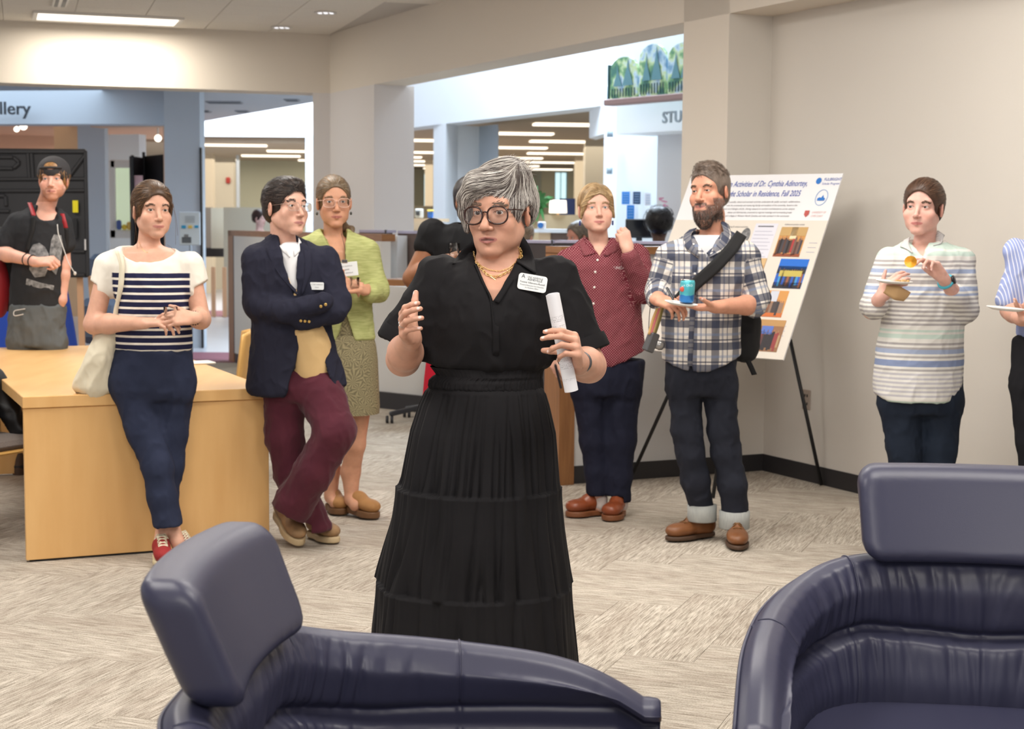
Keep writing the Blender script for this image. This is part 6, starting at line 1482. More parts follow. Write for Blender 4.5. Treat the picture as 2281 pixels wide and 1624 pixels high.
def shoe(p, heel, toe, m, sole, w=.047, hgt=.07, name='shoe', clog=False, tilt=0.0, cuff=0.0, laces=None, sole_h=.018):
    heel = np.asarray(heel, float); toe = np.asarray(toe, float); d = toe - heel; L = np.linalg.norm(d); f = d / L; s = nrm(np.cross(f, (0, 0, 1))); u = np.cross(s, f)
    R = np.stack([s, f, u], 1); fr = Frame(heel, R, 1.0); S = Sdf(); k = L / .28
    S.cone((0, .035 * k, .038 + sole_h), (0, .1 * k, .04 + sole_h), .036, .036, .02, fr=fr); S.ell((0, .19 * k, .03 + sole_h), (w, .085 * k, .034), .02, fr=fr)
    S.ell((0, .1 * k, .05 + sole_h), (.036, .075 * k, .05 * hgt / .07), .02, fr=fr); S.ell((0, .235 * k, .026 + sole_h), (w * .86, .045 * k, .026), .02, fr=fr)
    if cuff: S.cone((0, .05 * k, .05), (0, .045 * k, .05 + cuff), .038, .043, .02, fr=fr)
    z0 = fr.w((0, 0, sole_h)); S.fn(lambda P: -((P - z0) @ u), .003, 'x')
    V, F = S.mesh(.0045, 1); root = mesh_np(name, V, F, m, p, True); S0 = S
    S = Sdf(); S.ell((0, .06 * k, 0), (.037, .062 * k, .2), .03, fr=fr); S.ell((0, .19 * k, 0), (w + .004, .095 * k, .2), .03, fr=fr); S.ell((0, .12 * k, 0), (.032, .08 * k, .2), .02, fr=fr)
    a0 = fr.w((0, 0, 0)); a1 = fr.w((0, 0, sole_h + .004)); S.fn(lambda P: -((P - a0) @ u), .002, 'x'); S.fn(lambda P: (P - a1) @ u, .002, 'x')
    V, F = S.mesh(.0045, 1); V = V[:]; mesh_np('sole', V, F, sole, root, True)
    if laces:
        def top(x, y):
            zz = np.linspace(.2, .0, 101); v = S0.ev(np.array([fr.w((x, y, q)) for q in zz])); i = int(np.argmax(v < .002)); return fr.w((x, y, zz[i] + .001))
        for i in range(5):
            y = (.095 + .021 * i) * k; mb = MB(); mb.tube([top(-.021, y), top(-.01, y + .003), top(.01, y + .009), top(.021, y + .012)], .0026, 6); mb.tube([top(.021, y), top(.01, y + .003), top(-.01, y + .009), top(-.021, y + .012)], .0026, 6); mb.build('lace', laces_mat(laces), root, True)
        mb = MB()
        for sx in (-1, 1): mb.tube([top(0, .1 * k), top(sx * .018, .088 * k) + (0, 0, .008), top(sx * .03, .105 * k), top(sx * .008, .104 * k)], .0024, 6)
        mb.build('lace_bow', laces_mat(laces), root, True)
    return root
def laces_mat(k): return mat('lace_cream', lin((226, 218, 192)), .9) if k == 1 else mat('lace_brown', lin((120, 84, 50)), .9)
def collar(p, D, pairs, m, Y, off=.007, th=.004, b=.004):
    for fold, out in pairs: sheet('collar', hits(D, fold, off + .004, Y, Y - 1.2), hits(D, out, off - .001, Y, Y - 1.2), th, m, p, 16, 5, b)
def buttons(p, D, pts, m, Y, r=.0055):
    for x, y in pts:
        c = hit(D, x, y, .004, Y0=Y - 1.2)
        if c is None: continue
        mb = MB(); n = D.grad(c[None])[0]; u = nrm(np.cross(n, (0, 0, 1))); v = np.cross(n, u); mb.lathe(c, [(.001, .002), (r * .7, .002), (r, .001), (r, -.002), (.001, -.002)], 12, np.stack([u, v, n], 1)); mb.build('button', m, p, True)
def attr_mat(name, base, rough=.85):
    m = mat(name, lin(base), rough, spec=.2, bump=(700, (1, 1, 1), .15, .001)); nt = NT(m); b = nt.n['Principled BSDF']; a = nt.new('ShaderNodeAttribute', attribute_name='UVW'); sp = nt.new('ShaderNodeSeparateXYZ'); nt.link(a.outputs['Vector'], sp.inputs[0]); return m, nt, b, sp.outputs
def fract(nt, v, f, off=0.0): return nt.math('FRACT', nt.math('ADD', nt.math('MULTIPLY', v, f), off))
def sleeve_uv(segs, torso_u=1.0):
    """pattern coordinates: torso (x, z) and, near a sleeve, (around, along)"""
    def f(V):
        U = np.stack([V[:, 0] * torso_u, V[:, 2]], 1)
        for a, b, r in segs:
            a = np.asarray(a, float); b = np.asarray(b, float); ab = b - a; L = np.linalg.norm(ab); d = ab / L; t = (V - a) @ d; q = V - a - np.outer(t, d); dist = np.linalg.norm(q, axis=1)
            x = nrm(np.cross(d, (0, 1, 0))); ang = np.arctan2(q @ np.cross(d, x), q @ x); m = (t > L * .12) & (t < L + r) & (dist < r * 1.35)
            U[m] = np.stack([ang[m] * r, t[m] + .013], 1)
        return U
    return f
BR = [(92, 66, 46), (72, 50, 36), (112, 84, 60)]
def cup(name, c, r, h, label, m=None):
    t = empty(name, c, label, 'glass'); mb = MB(); mb.lathe(c, [(.001, 0), (r * .9, 0), (r, h * .1), (r, h), (r - .002, h), (r - .003, h * .12), (.001, h * .08)], 24); mb.build('glass_body', glassm(), t, True); return t
def glassm():
    m = lens_mat().copy() if 'drink_glass' not in MATS else MATS['drink_glass']
    if 'drink_glass' not in MATS: m.name = 'drink_glass'; MATS['drink_glass'] = m; m.node_tree.nodes['Transparent BSDF'].inputs[0].default_value = (.96, .97, .97, 1); m.node_tree.nodes['Fresnel'].inputs[0].default_value = 1.2
    return m

# 1 --- woman in striped top, navy trousers ------------------------------------------------
def navy_woman():
    Y = 7.05; p = place_person('woman in a navy and white striped top with navy trousers, leaning on the table', W(345, 700, Y)[0], Y); J = lambda x, y, dy=0.0: W(x, y, Y + dy)
    fr = head_frame(J(340, 468), 30, 0, -1, 1.06); S = Sdf(); add_head(S, fr, .96, .95, .95, 1.0, 1.0, .8, 'calm', smile=.6)
    S.cone(J(334, 508, .02), J(330, 560, .03), .047, .05, .03); S.loft(sil([(548, 292, 372, .055, .02), (562, 258, 396, .07), (590, 236, 412, .09), (640, 260, 420, .1)], Y), .03)
    sh, el, wr = J(240, 592), J(209, 722, -.04), J(322, 720, -.2); arm(S, sh, el, wr, (.047, .043, .043, .025)); sh2, el2, wr2 = J(424, 590), J(448, 712, -.02), J(430, 708, -.2); arm(S, sh2, el2, wr2, (.047, .041, .041, .024)); S.cone(J(330, 600), sh, .03, .03, .02); S.cone(J(330, 600), sh2, .03, .03, .02)
    H = hand(S, wr, (.95, -.25, .12), (.1, .35, -.9), 'R', .93, (.35, .4, .45, .5), .02, (.5, .5, .5), .3); H2 = hand(S, wr2, (-.85, -.35, .0), (-.1, .75, -.5), 'L', .93, (.3, .35, .4, .5), .02, (.6, .6, .1), .2)
    S.cone(J(340, 620), J(340, 850), .04, .05, .02); S.cone(J(300, 850), J(334, 990, -.07), .04, .03, .02); S.cone(J(334, 990, -.07), J(367, 1165, -.06), .03, .03, .02); S.cone(J(300, 850), J(385, 850), .04, .04, .02); S.cone(J(385, 850), J(377, 1000, .03), .04, .025, .02); S.cone(J(377, 1000, .03), J(368, 1120, -.02), .025, .022, .02); S.cone(J(368, 1120, -.02), J(378, 1168, -.06), .022, .03, .02)
    for a, b in (((367, 1165), (356, 1216)), ((380, 1165), (396, 1210))): S.cone(J(a[0], a[1], -.06), J(b[0], b[1], -.10), .036, .031, .01)
    body(p, S, (212, 158, 130), fr, .003, H['nails'] + H2['nails'], lip=(186, 112, 100), mouth='calm', smile=.6, eye=.8, red=.3); eyes(fr, p, lin((66, 52, 38)), (4, 2)); eyebrows(S, fr, p, BR[:2], z=.0185)
    Hh = Sdf(); cap_hair(Hh, fr, .009, .98, face=(.06, .1, .085), fcz=-.016, low=-.03); Hh.ell((0, -.1, -.02), (.035, .03, .05), .03, fr=fr)
    for s in (1, -1): Hh.cone((s * .07, .03, .02), (s * .072, .02, -.03), .009, .004, .01, fr=fr)
    cols = [(104, 78, 56), (84, 62, 44), (128, 98, 72), (70, 50, 36)]; h, hv, L = hair_base(p, Hh, fr, cols); strands(Hh, seeds_on(hv, 1500, L[:, 2] > -.05), comb(fr, (0, -.14, -.02)), 9, .009, .0008, .003, tones(cols), 'hair_strand_layer', hair_mat(), h, .08)
    for x0, y0, x1, y1 in ((298, 455, 300, 540), (296, 470, 306, 560), (386, 450, 391, 545), (384, 450, 396, 525), (372, 545, 384, 555)): tubes('loose_strand', [J(x0, y0, -.03), J((x0 + x1) / 2 + 3, (y0 + y1) / 2, -.05), J(x1, y1, -.04)], .0006, mat('hair_brown', lin((96, 70, 50)), .5), h, 5)
    # striped top
    m, nt, b, o = attr_mat('striped_jersey', (232, 226, 214)); z = o[2]; zt = J(330, 602)[2]; per = .0318
    st = nt.math('LESS_THAN', fract(nt, z, 1 / per, -zt / per + 1000), .68); top = nt.math('LESS_THAN', z, zt); nt.link(nt.mix(nt.math('MULTIPLY', nt.math('MULTIPLY', st, top), o[0]), lin((232, 226, 214)), lin((34, 36, 66))), b.inputs['Base Color'])
    D = Sdf(); D.loft(sil([(548, 262, 388, .07, .0), (560, 250, 400, .08), (590, 238, 416, .105), (620, 250, 424, .12), (660, 258, 424, .13), (700, 258, 424, .125), (740, 254, 426, .12), (772, 252, 428, .118), (782, 256, 426, .115)], Y), .02)
    for a, b_ in ((sh, J(231, 640)), (sh2, J(437, 640))): D.cone(a, b_, .06, .062, .03)
    x0 = J(329, 600)[0]; D.ell(J(330, 548, -.05), (.122, .11, .078), .006, '-'); D.cone(J(334, 530), J(330, 565, .02), .058, .066, .006, '-')
    for c_, sg in ((J(231, 640), -1), (J(437, 640), 1)):
        n_ = nrm((sg * .55, 0, -.85)); cc = c_ + np.array([0, 0, .0]); D.fn(lambda P, cc=cc, n_=n_, sg=sg: np.where((P[:, 0] - x0) * sg > .215, (P - cc) @ n_, -1), .002, 'x')
    xl, xr = J(266, 650)[0], J(422, 650)[0]
    uv = lambda V: np.stack([((V[:, 0] > xl - .02) & (V[:, 0] < xr + .015)).astype(float), V[:, 1], V[:, 2]], 1)
    cloth('striped_top', D, .006, m, p, [(.006, (8, 8, 5), rotx(.4), .6, 1.0), (.003, (18, 18, 14), None, .7, 4.0)], uv=uv)
    nav = fabric('navy_twill', (36, 42, 62), .85, c2=(46, 52, 74), amt=.5)
    hip = sil([(776, 256, 425, .12), (800, 250, 428, .125), (840, 246, 431, .13), (870, 250, 430, .12), (890, 262, 425, .1)], Y)
    trousers(p, [[(J(298, 850), .108), (J(322, 960, -.05), .078), (J(352, 1040, -.1), .066), (J(362, 1110, -.12), .062), (J(373, 1168, -.13), .066)], [(J(385, 850, .03), .1), (J(378, 960, .03), .078), (J(377, 1040, .02), .062), (J(372, 1110, .0), .046), (J(362, 1160, -.03), .04)]], nav, waist=hip, seed=2., cuts=((J(373, 1172, -.13), nrm((.08, 0, -1)), J(300, 1300, -.4), J(450, 1140, .3)),))
    P_ = hits(D, [(256, 779), (300, 783), (340, 784), (380, 783), (425, 779)], .004, Y, 6.0); 
    sh_ = mat('red_canvas', lin((146, 34, 36)), .8); so = mat('cream_sole', lin((208, 196, 160)), .7)
    shoe(p, (*J(355, 1212, -.05)[:2], .008), (*G(368, 1268)[:2], .008), sh_, so, .043, .066, laces=1); shoe(p, (*J(395, 1205, -.02)[:2], .008), (*G(430, 1250)[:2], .008), sh_, so, .043, .066, laces=1)
    # bracelet
    fw = nrm(wr2 - el2); u = nrm(np.cross(fw, (0, 0, 1))); v = np.cross(fw, u); mb = MB()
    for k in range(18): a = k / 18 * 6.283; mb.ell(wr2 - fw * .03 + .029 * (u * math.cos(a) + v * math.sin(a)), (.004,) * 3, 6)
    mb.build('bracelet', mat('dark_beads', lin((64, 36, 30)), .4), p, True)
    tubes('necklace', hits(S, [(310, 538), (316, 555), (328, 565), (330, 560)], .002, Y, 6.0), .0007, mat('gold'), p, 5)
    cup('drinking_glass', J(380, 706, -.22), .030, .045, 'small clear glass held by the woman in the striped top')
    # tote bag on the shoulder
    B = Sdf(); Yb = -.02; B.loft(sil([(725, 232, 262, .03, -.03), (760, 208, 262, .05, -.03), (800, 190, 260, .07, -.02), (840, 170, 262, .08), (865, 164, 256, .075), (882, 180, 236, .05)], Y), .03)
    V, F = B.mesh(.007, 1); N = vnorm(V, F); V = folds(V, N, .016, (9, 9, 3), roty(.25), .8, 3.0); V = folds(V, N, .005, (22, 22, 10), None, .8, 8.0); t = empty('tote_bag', J(215, 800), 'cream cotton tote bag hanging from the shoulder of the woman in the striped top', 'bag'); cm = fabric('cream_canvas', (222, 214, 192), c2=(208, 198, 172)); mesh_np('bag_body', V, F, cm, t, True)
    for dx, dz in ((0, 0), (7, .02)):
        A = hits(D, [(262 + dx, 562), (272 + dx * .6, 590), (270 + dx * .6, 640), (262, 690), (252, 735)], .010 + dz * .2, Y, 6.0); sheet('bag_strap', A - np.array([.006, 0, 0]), A + np.array([.012, 0, 0]), .004, cm, t, 24, 2)
navy_woman()

# 2 --- man in dark blazer, arms folded ------------------------------------------------------
def blazer_man():
    Y = 7.25; p = place_person('black haired man in a dark blazer and maroon trousers with folded arms', W(660, 700, Y)[0], Y); J = lambda x, y, dy=0.0: W(x, y, Y + dy)
    fr = head_frame(J(638, 461), 46, 3, -2, 1.1); S = Sdf(); add_head(S, fr, .98, 1.05, .95, 1.0, 1.05, .68, 'calm')
    S.cone(J(628, 500, .03), J(634, 562, .03), .055, .06, .03); S.loft(sil([(555, 600, 680, .07, .02), (600, 600, 700, .08)], Y), .03)
    body(p, S, (214, 162, 138), fr, .003, (), lip=(178, 112, 104), eye=.68, red=.25); eyes(fr, p, lin((40, 28, 22)), (-6, 4)); eyebrows(S, fr, p, [(40, 32, 30), (56, 46, 42)], z=.02, w=.003)
    Hh = Sdf(); cap_hair(Hh, fr, .009, .98, face=(.064, .1, .088), fcz=-.01, low=-.01); Hh.ell((0, .03, .09), (.056, .055, .032), .02, fr=fr)
    cols = [(40, 33, 32), (28, 23, 22), (62, 52, 48), (84, 72, 66)]; h, hv, L = hair_base(p, Hh, fr, cols, dark=.7); strands(Hh, seeds_on(hv, 1300, L[:, 2] > .0), comb(fr, (.02, .16, .06)), 6, .007, .0007, .004, tones(cols), 'hair_strand_layer', hair_mat(), h, .22, fray=.004); strands(Hh, seeds_on(hv, 900, L[:, 2] < .06), comb(fr, (0, .0, -.2)), 4, .006, .0006, .003, tones(cols), 'hair_strand_layer', hair_mat(), h, .2)
    glasses(fr, p, mat('thin_steel', lin((190, 170, 160)), .3, .8), w=.0265, h=.0185, r=.0009, z=-.004, p=4)
    # shirt and vest
    wsh = fabric('white_cotton', (224, 224, 226), .8); D0 = Sdf(); D0.loft(sil([(538, 632, 664, .045, .0), (548, 622, 676, .062, -.03), (570, 618, 684, .08, -.03), (640, 615, 700, .09, -.03), (700, 615, 700, .09, -.02)], Y), .02); cloth('shirt', D0, .006, wsh, p, [(.003, (14, 14, 6), None, .7, 2.)])
    collar(p, D0, [([(612, 527, 0), (624, 548), (642, 558)], [(618, 540), (630, 560), (646, 574)]), ([(665, 530), (664, 548), (654, 558)], [(672, 542), (668, 560), (656, 572)])], wsh, Y, .004)
    tan = fabric('tan_knit', (212, 180, 130), .95, 500, .3, c2=(198, 164, 114)); K = Sdf(); K.loft(sil([(560, 640, 680, .05, -.05), (620, 625, 690, .10, -.03), (700, 625, 715, .11, -.03), (760, 640, 738, .12, -.03), (800, 640, 742, .112, -.02), (838, 646, 743, .108, -.01), (844, 650, 740, .105, -.01)], Y), .02)
    a_ = J(664, 655)
    K.fn(lambda P: np.maximum((P[:, 2] - a_[2]) * -1 + np.abs(P[:, 0] - a_[0]) * 3.0 - .0, P[:, 1] - (Y + .0)), .003, '-', J(600, 660, -.4), J(720, 500, .4)); cloth('knitted_vest', K, .006, tan, p, [(.005, (9, 9, 5), rotz(.5), .6, 5.)])
    # blazer
    bz = mat('navy_hopsack', lin((34, 35, 48)), .9, spec=.15, noise=(500, (1, 1, 1), .5, lin((46, 46, 60))), bump=(600, (1, 1, 1), .2, .001)); B = Sdf()
    B.loft(sil([(516, 610, 650, .06, .05), (530, 596, 672, .08, .04), (548, 572, 706, .105, .02), (575, 556, 732, .125), (620, 552, 742, .138), (680, 556, 742, .14), (730, 562, 738, .14), (780, 558, 748, .145), (830, 550, 768, .15), (862, 546, 775, .15), (880, 560, 700, .14)], Y), .02)
    B.cone(J(572, 578), J(574, 680, -.06), .070, .062, .03); B.cone(J(574, 680, -.06), J(640, 697, -.17), .062, .052, .03); B.cone(J(640, 697, -.17), J(722, 672, -.20), .052, .044, .02)
    B.cone(J(724, 580), J(752, 672, -.06), .066, .058, .03); B.cone(J(752, 672, -.06), J(745, 694, -.10), .058, .052, .03); B.cone(J(745, 694, -.10), J(672, 716, -.16), .05, .043, .02)
    # opening at the front
    zc_ = J(680, 735)[2]; xo = J(672, 700)[0]
    def vneck(P):
        x, z = P[:, 0], P[:, 2]; l = np.interp(z, [J(668, 655)[2], J(612, 520)[2]], [J(664, 655)[0], J(618, 520)[0]]); r = np.interp(z, [J(668, 655)[2], J(668, 520)[2]], [J(671, 655)[0], J(668, 520)[0]])
        return np.maximum(np.maximum(np.maximum(l - x, x - r), J(668, 655)[2] - z), P[:, 1] - (Y - .0))
    B.fn(vneck, .002, '-', J(590, 670, -.5), J(700, 500, .3))
    def lower(P):
        x, z = P[:, 0], P[:, 2]; zs = [J(700, v)[2] for v in (884, 860, 800, 733)]; l = np.interp(z, zs, [J(v, 800)[0] for v in (638, 650, 668, 681)]); r = np.interp(z, zs, [J(v, 800)[0] for v in (758, 748, 728, 716)])
        return np.maximum(np.maximum(np.maximum(l - x, x - r), z - zc_), P[:, 1] - (Y + .02))
    B.fn(lower, .003, '-', J(600, 900, -.5), J(800, 720, .3))
    B.cone(J(660, 530, .0), J(650, 500, .0), .05, .07, .004, '-')
    cloth('blazer', B, .0055, bz, p, [(.009, (8, 8, 6), rotx(.5) @ rotz(.4), .6, 2.), (.006, (16, 16, 9), None, .7, 7.)])
    for A, Bb in (([(606, 522), (624, 560), (648, 610), (664, 656)], [(590, 530), (596, 566), (622, 612), (662, 658)]), ([(668, 530), (676, 560), (678, 610), (671, 655)], [(682, 540), (694, 570), (692, 610), (673, 657)])):
        sheet('lapel', hits(B, A, .004, Y, 6.2), hits(B, Bb, .009, Y, 6.2), .004, bz, p, 20, 4, .003)
    br = mat('brass_button', lin((212, 180, 110)), .3, .9); buttons(p, B, [(715, 682), (725, 678), (670, 714), (679, 715), (688, 716), (674, 770)], br, Y, .007)
    badge_at(p, B, 704, 637, .064, .034, Y, 0.02, [('A  UNC ASHEVILLE', 0, .006, .0065, (90, 94, 100)), ('Haruto', 0, -.006, .006, (50, 52, 56))])
    mar = fabric('maroon_wool', (74, 31, 43), .9, c2=(90, 40, 52), amt=.5, sheen=.1)
    hip = sil([(820, 592, 742, .11), (860, 594, 758, .125), (890, 600, 766, .115)], Y)
    trousers(p, [[(J(638, 870, .02), .105), (J(634, 970, .02), .088), (J(650, 1060, .04), .078), (J(686, 1140, .06), .075), (J(706, 1176, .06), .070)], [(J(712, 870, -.03), .112), (J(746, 962, -.12), .092), (J(700, 1050, -.1), .088), (J(658, 1115, -.06), .086), (J(640, 1146, -.04), .088)]], mar, waist=hip, seed=6., fold=.009,
        cuts=((J(642, 1142, -.04), nrm((-.52, 0, -.85)), J(590, 1300, -.3), J(684, 1085, .2)), (J(706, 1182, .06), nrm((.1, 0, -1)), J(686, 1300, -.2), J(760, 1140, .4))))
    sm_ = mat('tan_suede', lin((164, 128, 88)), .8, noise=(14, (1, 1, 1), .6, lin((78, 72, 70)))); so = mat('bone_sole', lin((190, 168, 132)), .7)
    shoe(p, (*G(616, 1196)[:2], .11), (*G(668, 1222)[:2], .012), sm_, so, .048, .075, laces=2, sole_h=.028); shoe(p, (*G(690, 1196)[:2], .008), (*G(748, 1214)[:2], .008), sm_, so, .048, .07, laces=2, sole_h=.026)
def badge_at(p, D, px, py, w, h, Y, rot, lines, off=.008):
    c = hit(D, px, py, off, Y0=Y - 1.2); n = D.grad(c[None])[0]; n = nrm([n[0] * .4, -1, n[2] * .3]); up0 = np.array([math.sin(rot), 0, math.cos(rot)]); rt = nrm(np.cross(-n, up0)); up = np.cross(rt, -n); return badge(p, c, w, h, np.stack([rt, -n, up], 1), lines=lines)
blazer_man()

# 3 --- woman in light green jacket ---------------------------------------------------------
def green_woman():
    Y = 8.05; p = place_person('woman in a lime green jacket and leaf patterned skirt with pale glasses', W(770, 700, Y)[0], Y); J = lambda x, y, dy=0.0: W(x, y, Y + dy)
    fr = head_frame(J(744, 449), 14, -1, 1, 1.1); S = Sdf(); add_head(S, fr, .96, .97, 1.0, 1.02, 1.0, .75, 'calm', smile=.3)
    S.cone(J(742, 485, .02), J(742, 545, .03), .048, .05, .03); S.loft(sil([(530, 705, 785, .06, .02), (560, 690, 812, .09), (620, 690, 812, .1)], Y), .03)
    sh2, el2, wr2 = J(820, 560), J(846, 648, -.02), J(806, 645, -.2); arm(S, sh2, el2, wr2, (.045, .04, .038, .025)); S.cone(J(745, 570), sh2, .03, .03, .02)
    H2 = hand(S, wr2, (-.85, -.2, .35), (-.2, -.6, .8), 'L', .95, (.35, .35, .35, .35), .05, (.5, .7, .2), .1); sh, el, wr = J(680, 560), J(676, 650), J(752, 640, -.2); arm(S, sh, el, wr, (.045, .04, .036, .024)); S.cone(J(745, 570), sh, .03, .03, .02); H = hand(S, wr, (.85, -.3, .1), (.0, .6, -.5), 'R', .93, (.5, .5, .5, .5), .0, (.6, .5, .3), .2)
    for a, b, c in (((800, 905, .0), (792, 990, 0), (783, 1112, .02)), ((745, 905, .08), (742, 990, .1), (738, 1106, .1))): S.cone(J(*a), J(*b), .062, .05, .02); S.cone(J(*b), J(c[0] - 2, (b[1] + c[1]) / 2, c[2] + .02), .05, .05, .02); S.cone(J(c[0] - 2, (b[1] + c[1]) / 2, c[2] + .02), J(*c), .05, .033, .02); S.cone(J(*c), J(c[0] + 8, c[1] + 14, c[2] - .06), .034, .03, .02)
    x_ = J(745, 600); S.cone(x_, J(770, 900), .08, .08, .03)
    body(p, S, (204, 146, 112), fr, .0032, H['nails'] + H2['nails'], lip=(172, 100, 86), smile=.3, eye=.75, red=.35); eyes(fr, p, lin((60, 46, 34)), (0, 0)); eyebrows(S, fr, p, [(120, 92, 66), (100, 76, 56)])
    Hh = Sdf(); cap_hair(Hh, fr, .007, .97, face=(.064, .1, .088), fcz=-.012, low=-.02); Hh.cone((-.03, -.09, -.04), (-.05, -.03, -.12), .02, .018, .02, fr=fr); a, b = J(783, 510, .02), J(790, 532, -.04); Hh.cone(fr.w((-.05, -.03, -.12)), a, .018, .014, .02); Hh.cone(a, b, .013, .003, .02)
    cols = [(132, 104, 74), (108, 82, 58), (160, 132, 98), (150, 140, 124)]; h, hv, L = hair_base(p, Hh, fr, cols); strands(Hh, seeds_on(hv, 1200, L[:, 2] > -.06), comb(fr, (0, -.14, -.0)), 8, .009, .0008, .002, tones(cols), 'hair_strand_layer', hair_mat(), h, .06)
    glasses(fr, p, mat('clear_pink_frame', lin((214, 176, 160)), .3), w=.027, h=.021, r=.0014, z=-.005, p=3)
    for s in (-1, 1): mb = MB(); mb.ell(fr.w((s * .079, -.008, -.055)), (.006, .006, .009)); mb.build('earring', mat('dark_pearl', lin((84, 84, 80)), .3, .6), p, True)
    m = mat('lime_tweed', lin((184, 187, 128)), .9, spec=.2, noise=(28, (.6, .6, 5), .85, lin((146, 152, 92))), bump=(300, (1, 1, 3), .5, .002)); D = Sdf()
    D.loft(sil([(507, 716, 770, .06, .02), (520, 694, 796, .085, .01), (535, 672, 822, .105), (560, 664, 834, .125), (620, 672, 830, .135), (680, 682, 828, .125), (720, 684, 832, .125), (757, 686, 838, .13)], Y), .02)
    D.cone(J(816, 560), J(842, 646, -.02), .066, .058, .03); D.cone(J(842, 650, -.02), J(826, 652, -.13), .055, .05, .02); D.cone(J(680, 560), J(672, 650, -.02), .066, .058, .03); D.cone(J(672, 650, -.02), J(710, 650, -.1), .055, .05, .02)
    xm = J(768, 580)[0]; z0, z1 = J(768, 592)[2], J(740, 508)[2]
    D.fn(lambda P: np.maximum(np.maximum(z0 - P[:, 2], np.abs(P[:, 0] - np.interp(P[:, 2], [z0, z1], [J(773, 590)[0], J(743, 590)[0]])) - np.interp(P[:, 2], [z0, z1], [.004, .072])), P[:, 1] - Y), .003, '-', J(690, 620, -.4), J(810, 490, .2)); D.cone(J(742, 500), J(744, 525, .02), .062, .068, .004, '-')
    z2 = J(768, 720)[2]; zb_ = J(768, 760)[2]; D.fn(lambda P: np.maximum(np.maximum(P[:, 2] - J(768, 690)[2], np.abs(P[:, 0] - J(775, 700)[0]) - np.interp(P[:, 2], [zb_, J(768, 690)[2]], [.05, .0])), P[:, 1] - Y), .003, '-', J(730, 770, -.4), J(830, 680, .1))
    cloth('jacket', D, .006, m, p, [(.006, (8, 8, 5), rotx(.4), .6, 3.), (.003, (18, 18, 12), None, .7, 5.)])
    sk, nt, b, o = attr_mat('leaf_print_skirt', (150, 142, 112)); wv = nt.new('ShaderNodeTexVoronoi', feature='F1'); wv.inputs['Scale'].default_value = 17; at = [n for n in nt.n if n.type == 'ATTRIBUTE'][0]; nt.link(at.outputs['Vector'], wv.inputs['Vector'])
    vm = nt.new('ShaderNodeVectorMath', operation='SUBTRACT'); mulv = nt.new('ShaderNodeVectorMath', operation='SCALE'); mulv.inputs['Scale'].default_value = 1.0; nt.link(at.outputs['Vector'], vm.inputs[0]); nt.link(wv.outputs['Position'], vm.inputs[1]); sp = nt.new('ShaderNodeSeparateXYZ'); nt.link(vm.outputs[0], sp.inputs[0])
    hs = nt.new('ShaderNodeSeparateXYZ'); nt.link(wv.outputs['Color'], hs.inputs[0]); an = nt.math('ADD', nt.math('ARCTAN2', sp.outputs[1], sp.outputs[0]), nt.math('MULTIPLY', hs.outputs[0], 6.28)); fr_ = nt.math('SINE', nt.math('MULTIPLY', an, 11.0)); rad = nt.math('MULTIPLY', wv.outputs['Distance'], 4.0)
    ln = nt.math('GREATER_THAN', nt.math('ADD', fr_, nt.math('SINE', nt.math('MULTIPLY', rad, 34.0))), .35); nt.link(nt.mix(ln, lin((150, 140, 108)), lin((86, 80, 62))), b.inputs['Base Color'])
    Tp = Sdf(); Tp.loft(sil([(592, 715, 800, .09, -.01), (640, 690, 815, .112), (700, 690, 822, .108), (765, 692, 828, .112)], Y), .02); cloth('leaf_print_top', Tp, .009, sk, p, uv=lambda V: V[:, [0, 2]])
    tiers('skirt', [(745, 692, 832, .12), (770, 686, 838, .13), (800, 682, 842, .14), (860, 684, 844, .15), (905, 694, 846, .15), (920, 700, 845, .15)], Y, sk, p, 160, 60, .02, (), 3., 14)
    tan = mat('tan_clog', lin((170, 124, 74)), .75, noise=(20, (1, 1, 1), .4, lin((146, 100, 56)))); so = mat('brown_sole', lin((108, 74, 44)), .6)
    shoe(p, (J(774, 1100)[0], Y + .05, .02), (J(843, 1100)[0], Y - .09, .008), tan, so, .05, .06, name='clog', sole_h=.03); shoe(p, (J(724, 1100)[0], Y + .17, .012), (J(765, 1100)[0], Y + .01, .008), tan, so, .05, .06, name='clog', sole_h=.03)
    b_ = J(773, 600, -.2); mb = MB(); R = roty(-.12); mb.box(b_, (.108, .002, .07), R, bev=.001); t = mb.build('name_card', mat('badge_white', lin((225, 228, 228)), .35), p); mb = MB(); mb.box(b_ + (-.012, 0, .04), (.03, .008, .018), bev=.002); mb.build('badge_clip', mat('silver'), t); text_lines(t, b_, R, .1, [('UNC ASHEVILLE', 0, .016, .008, (120, 124, 130)), ('guest', 0, .0, .011, (70, 72, 76)), ('HIST ASHEVILLE', 0, -.018, .008, (110, 114, 120))])
    tubes('lanyard', [J(770, 580, -.14), J(769, 555, -.1), J(760, 520, -.07)], .0012, mat('dark_cord', lin((60, 56, 52)), .8), t, 5)
    cup('drinking_glass', J(790, 640, -.24), .024, .05, 'small clear glass held by the woman in the green jacket')
green_woman()

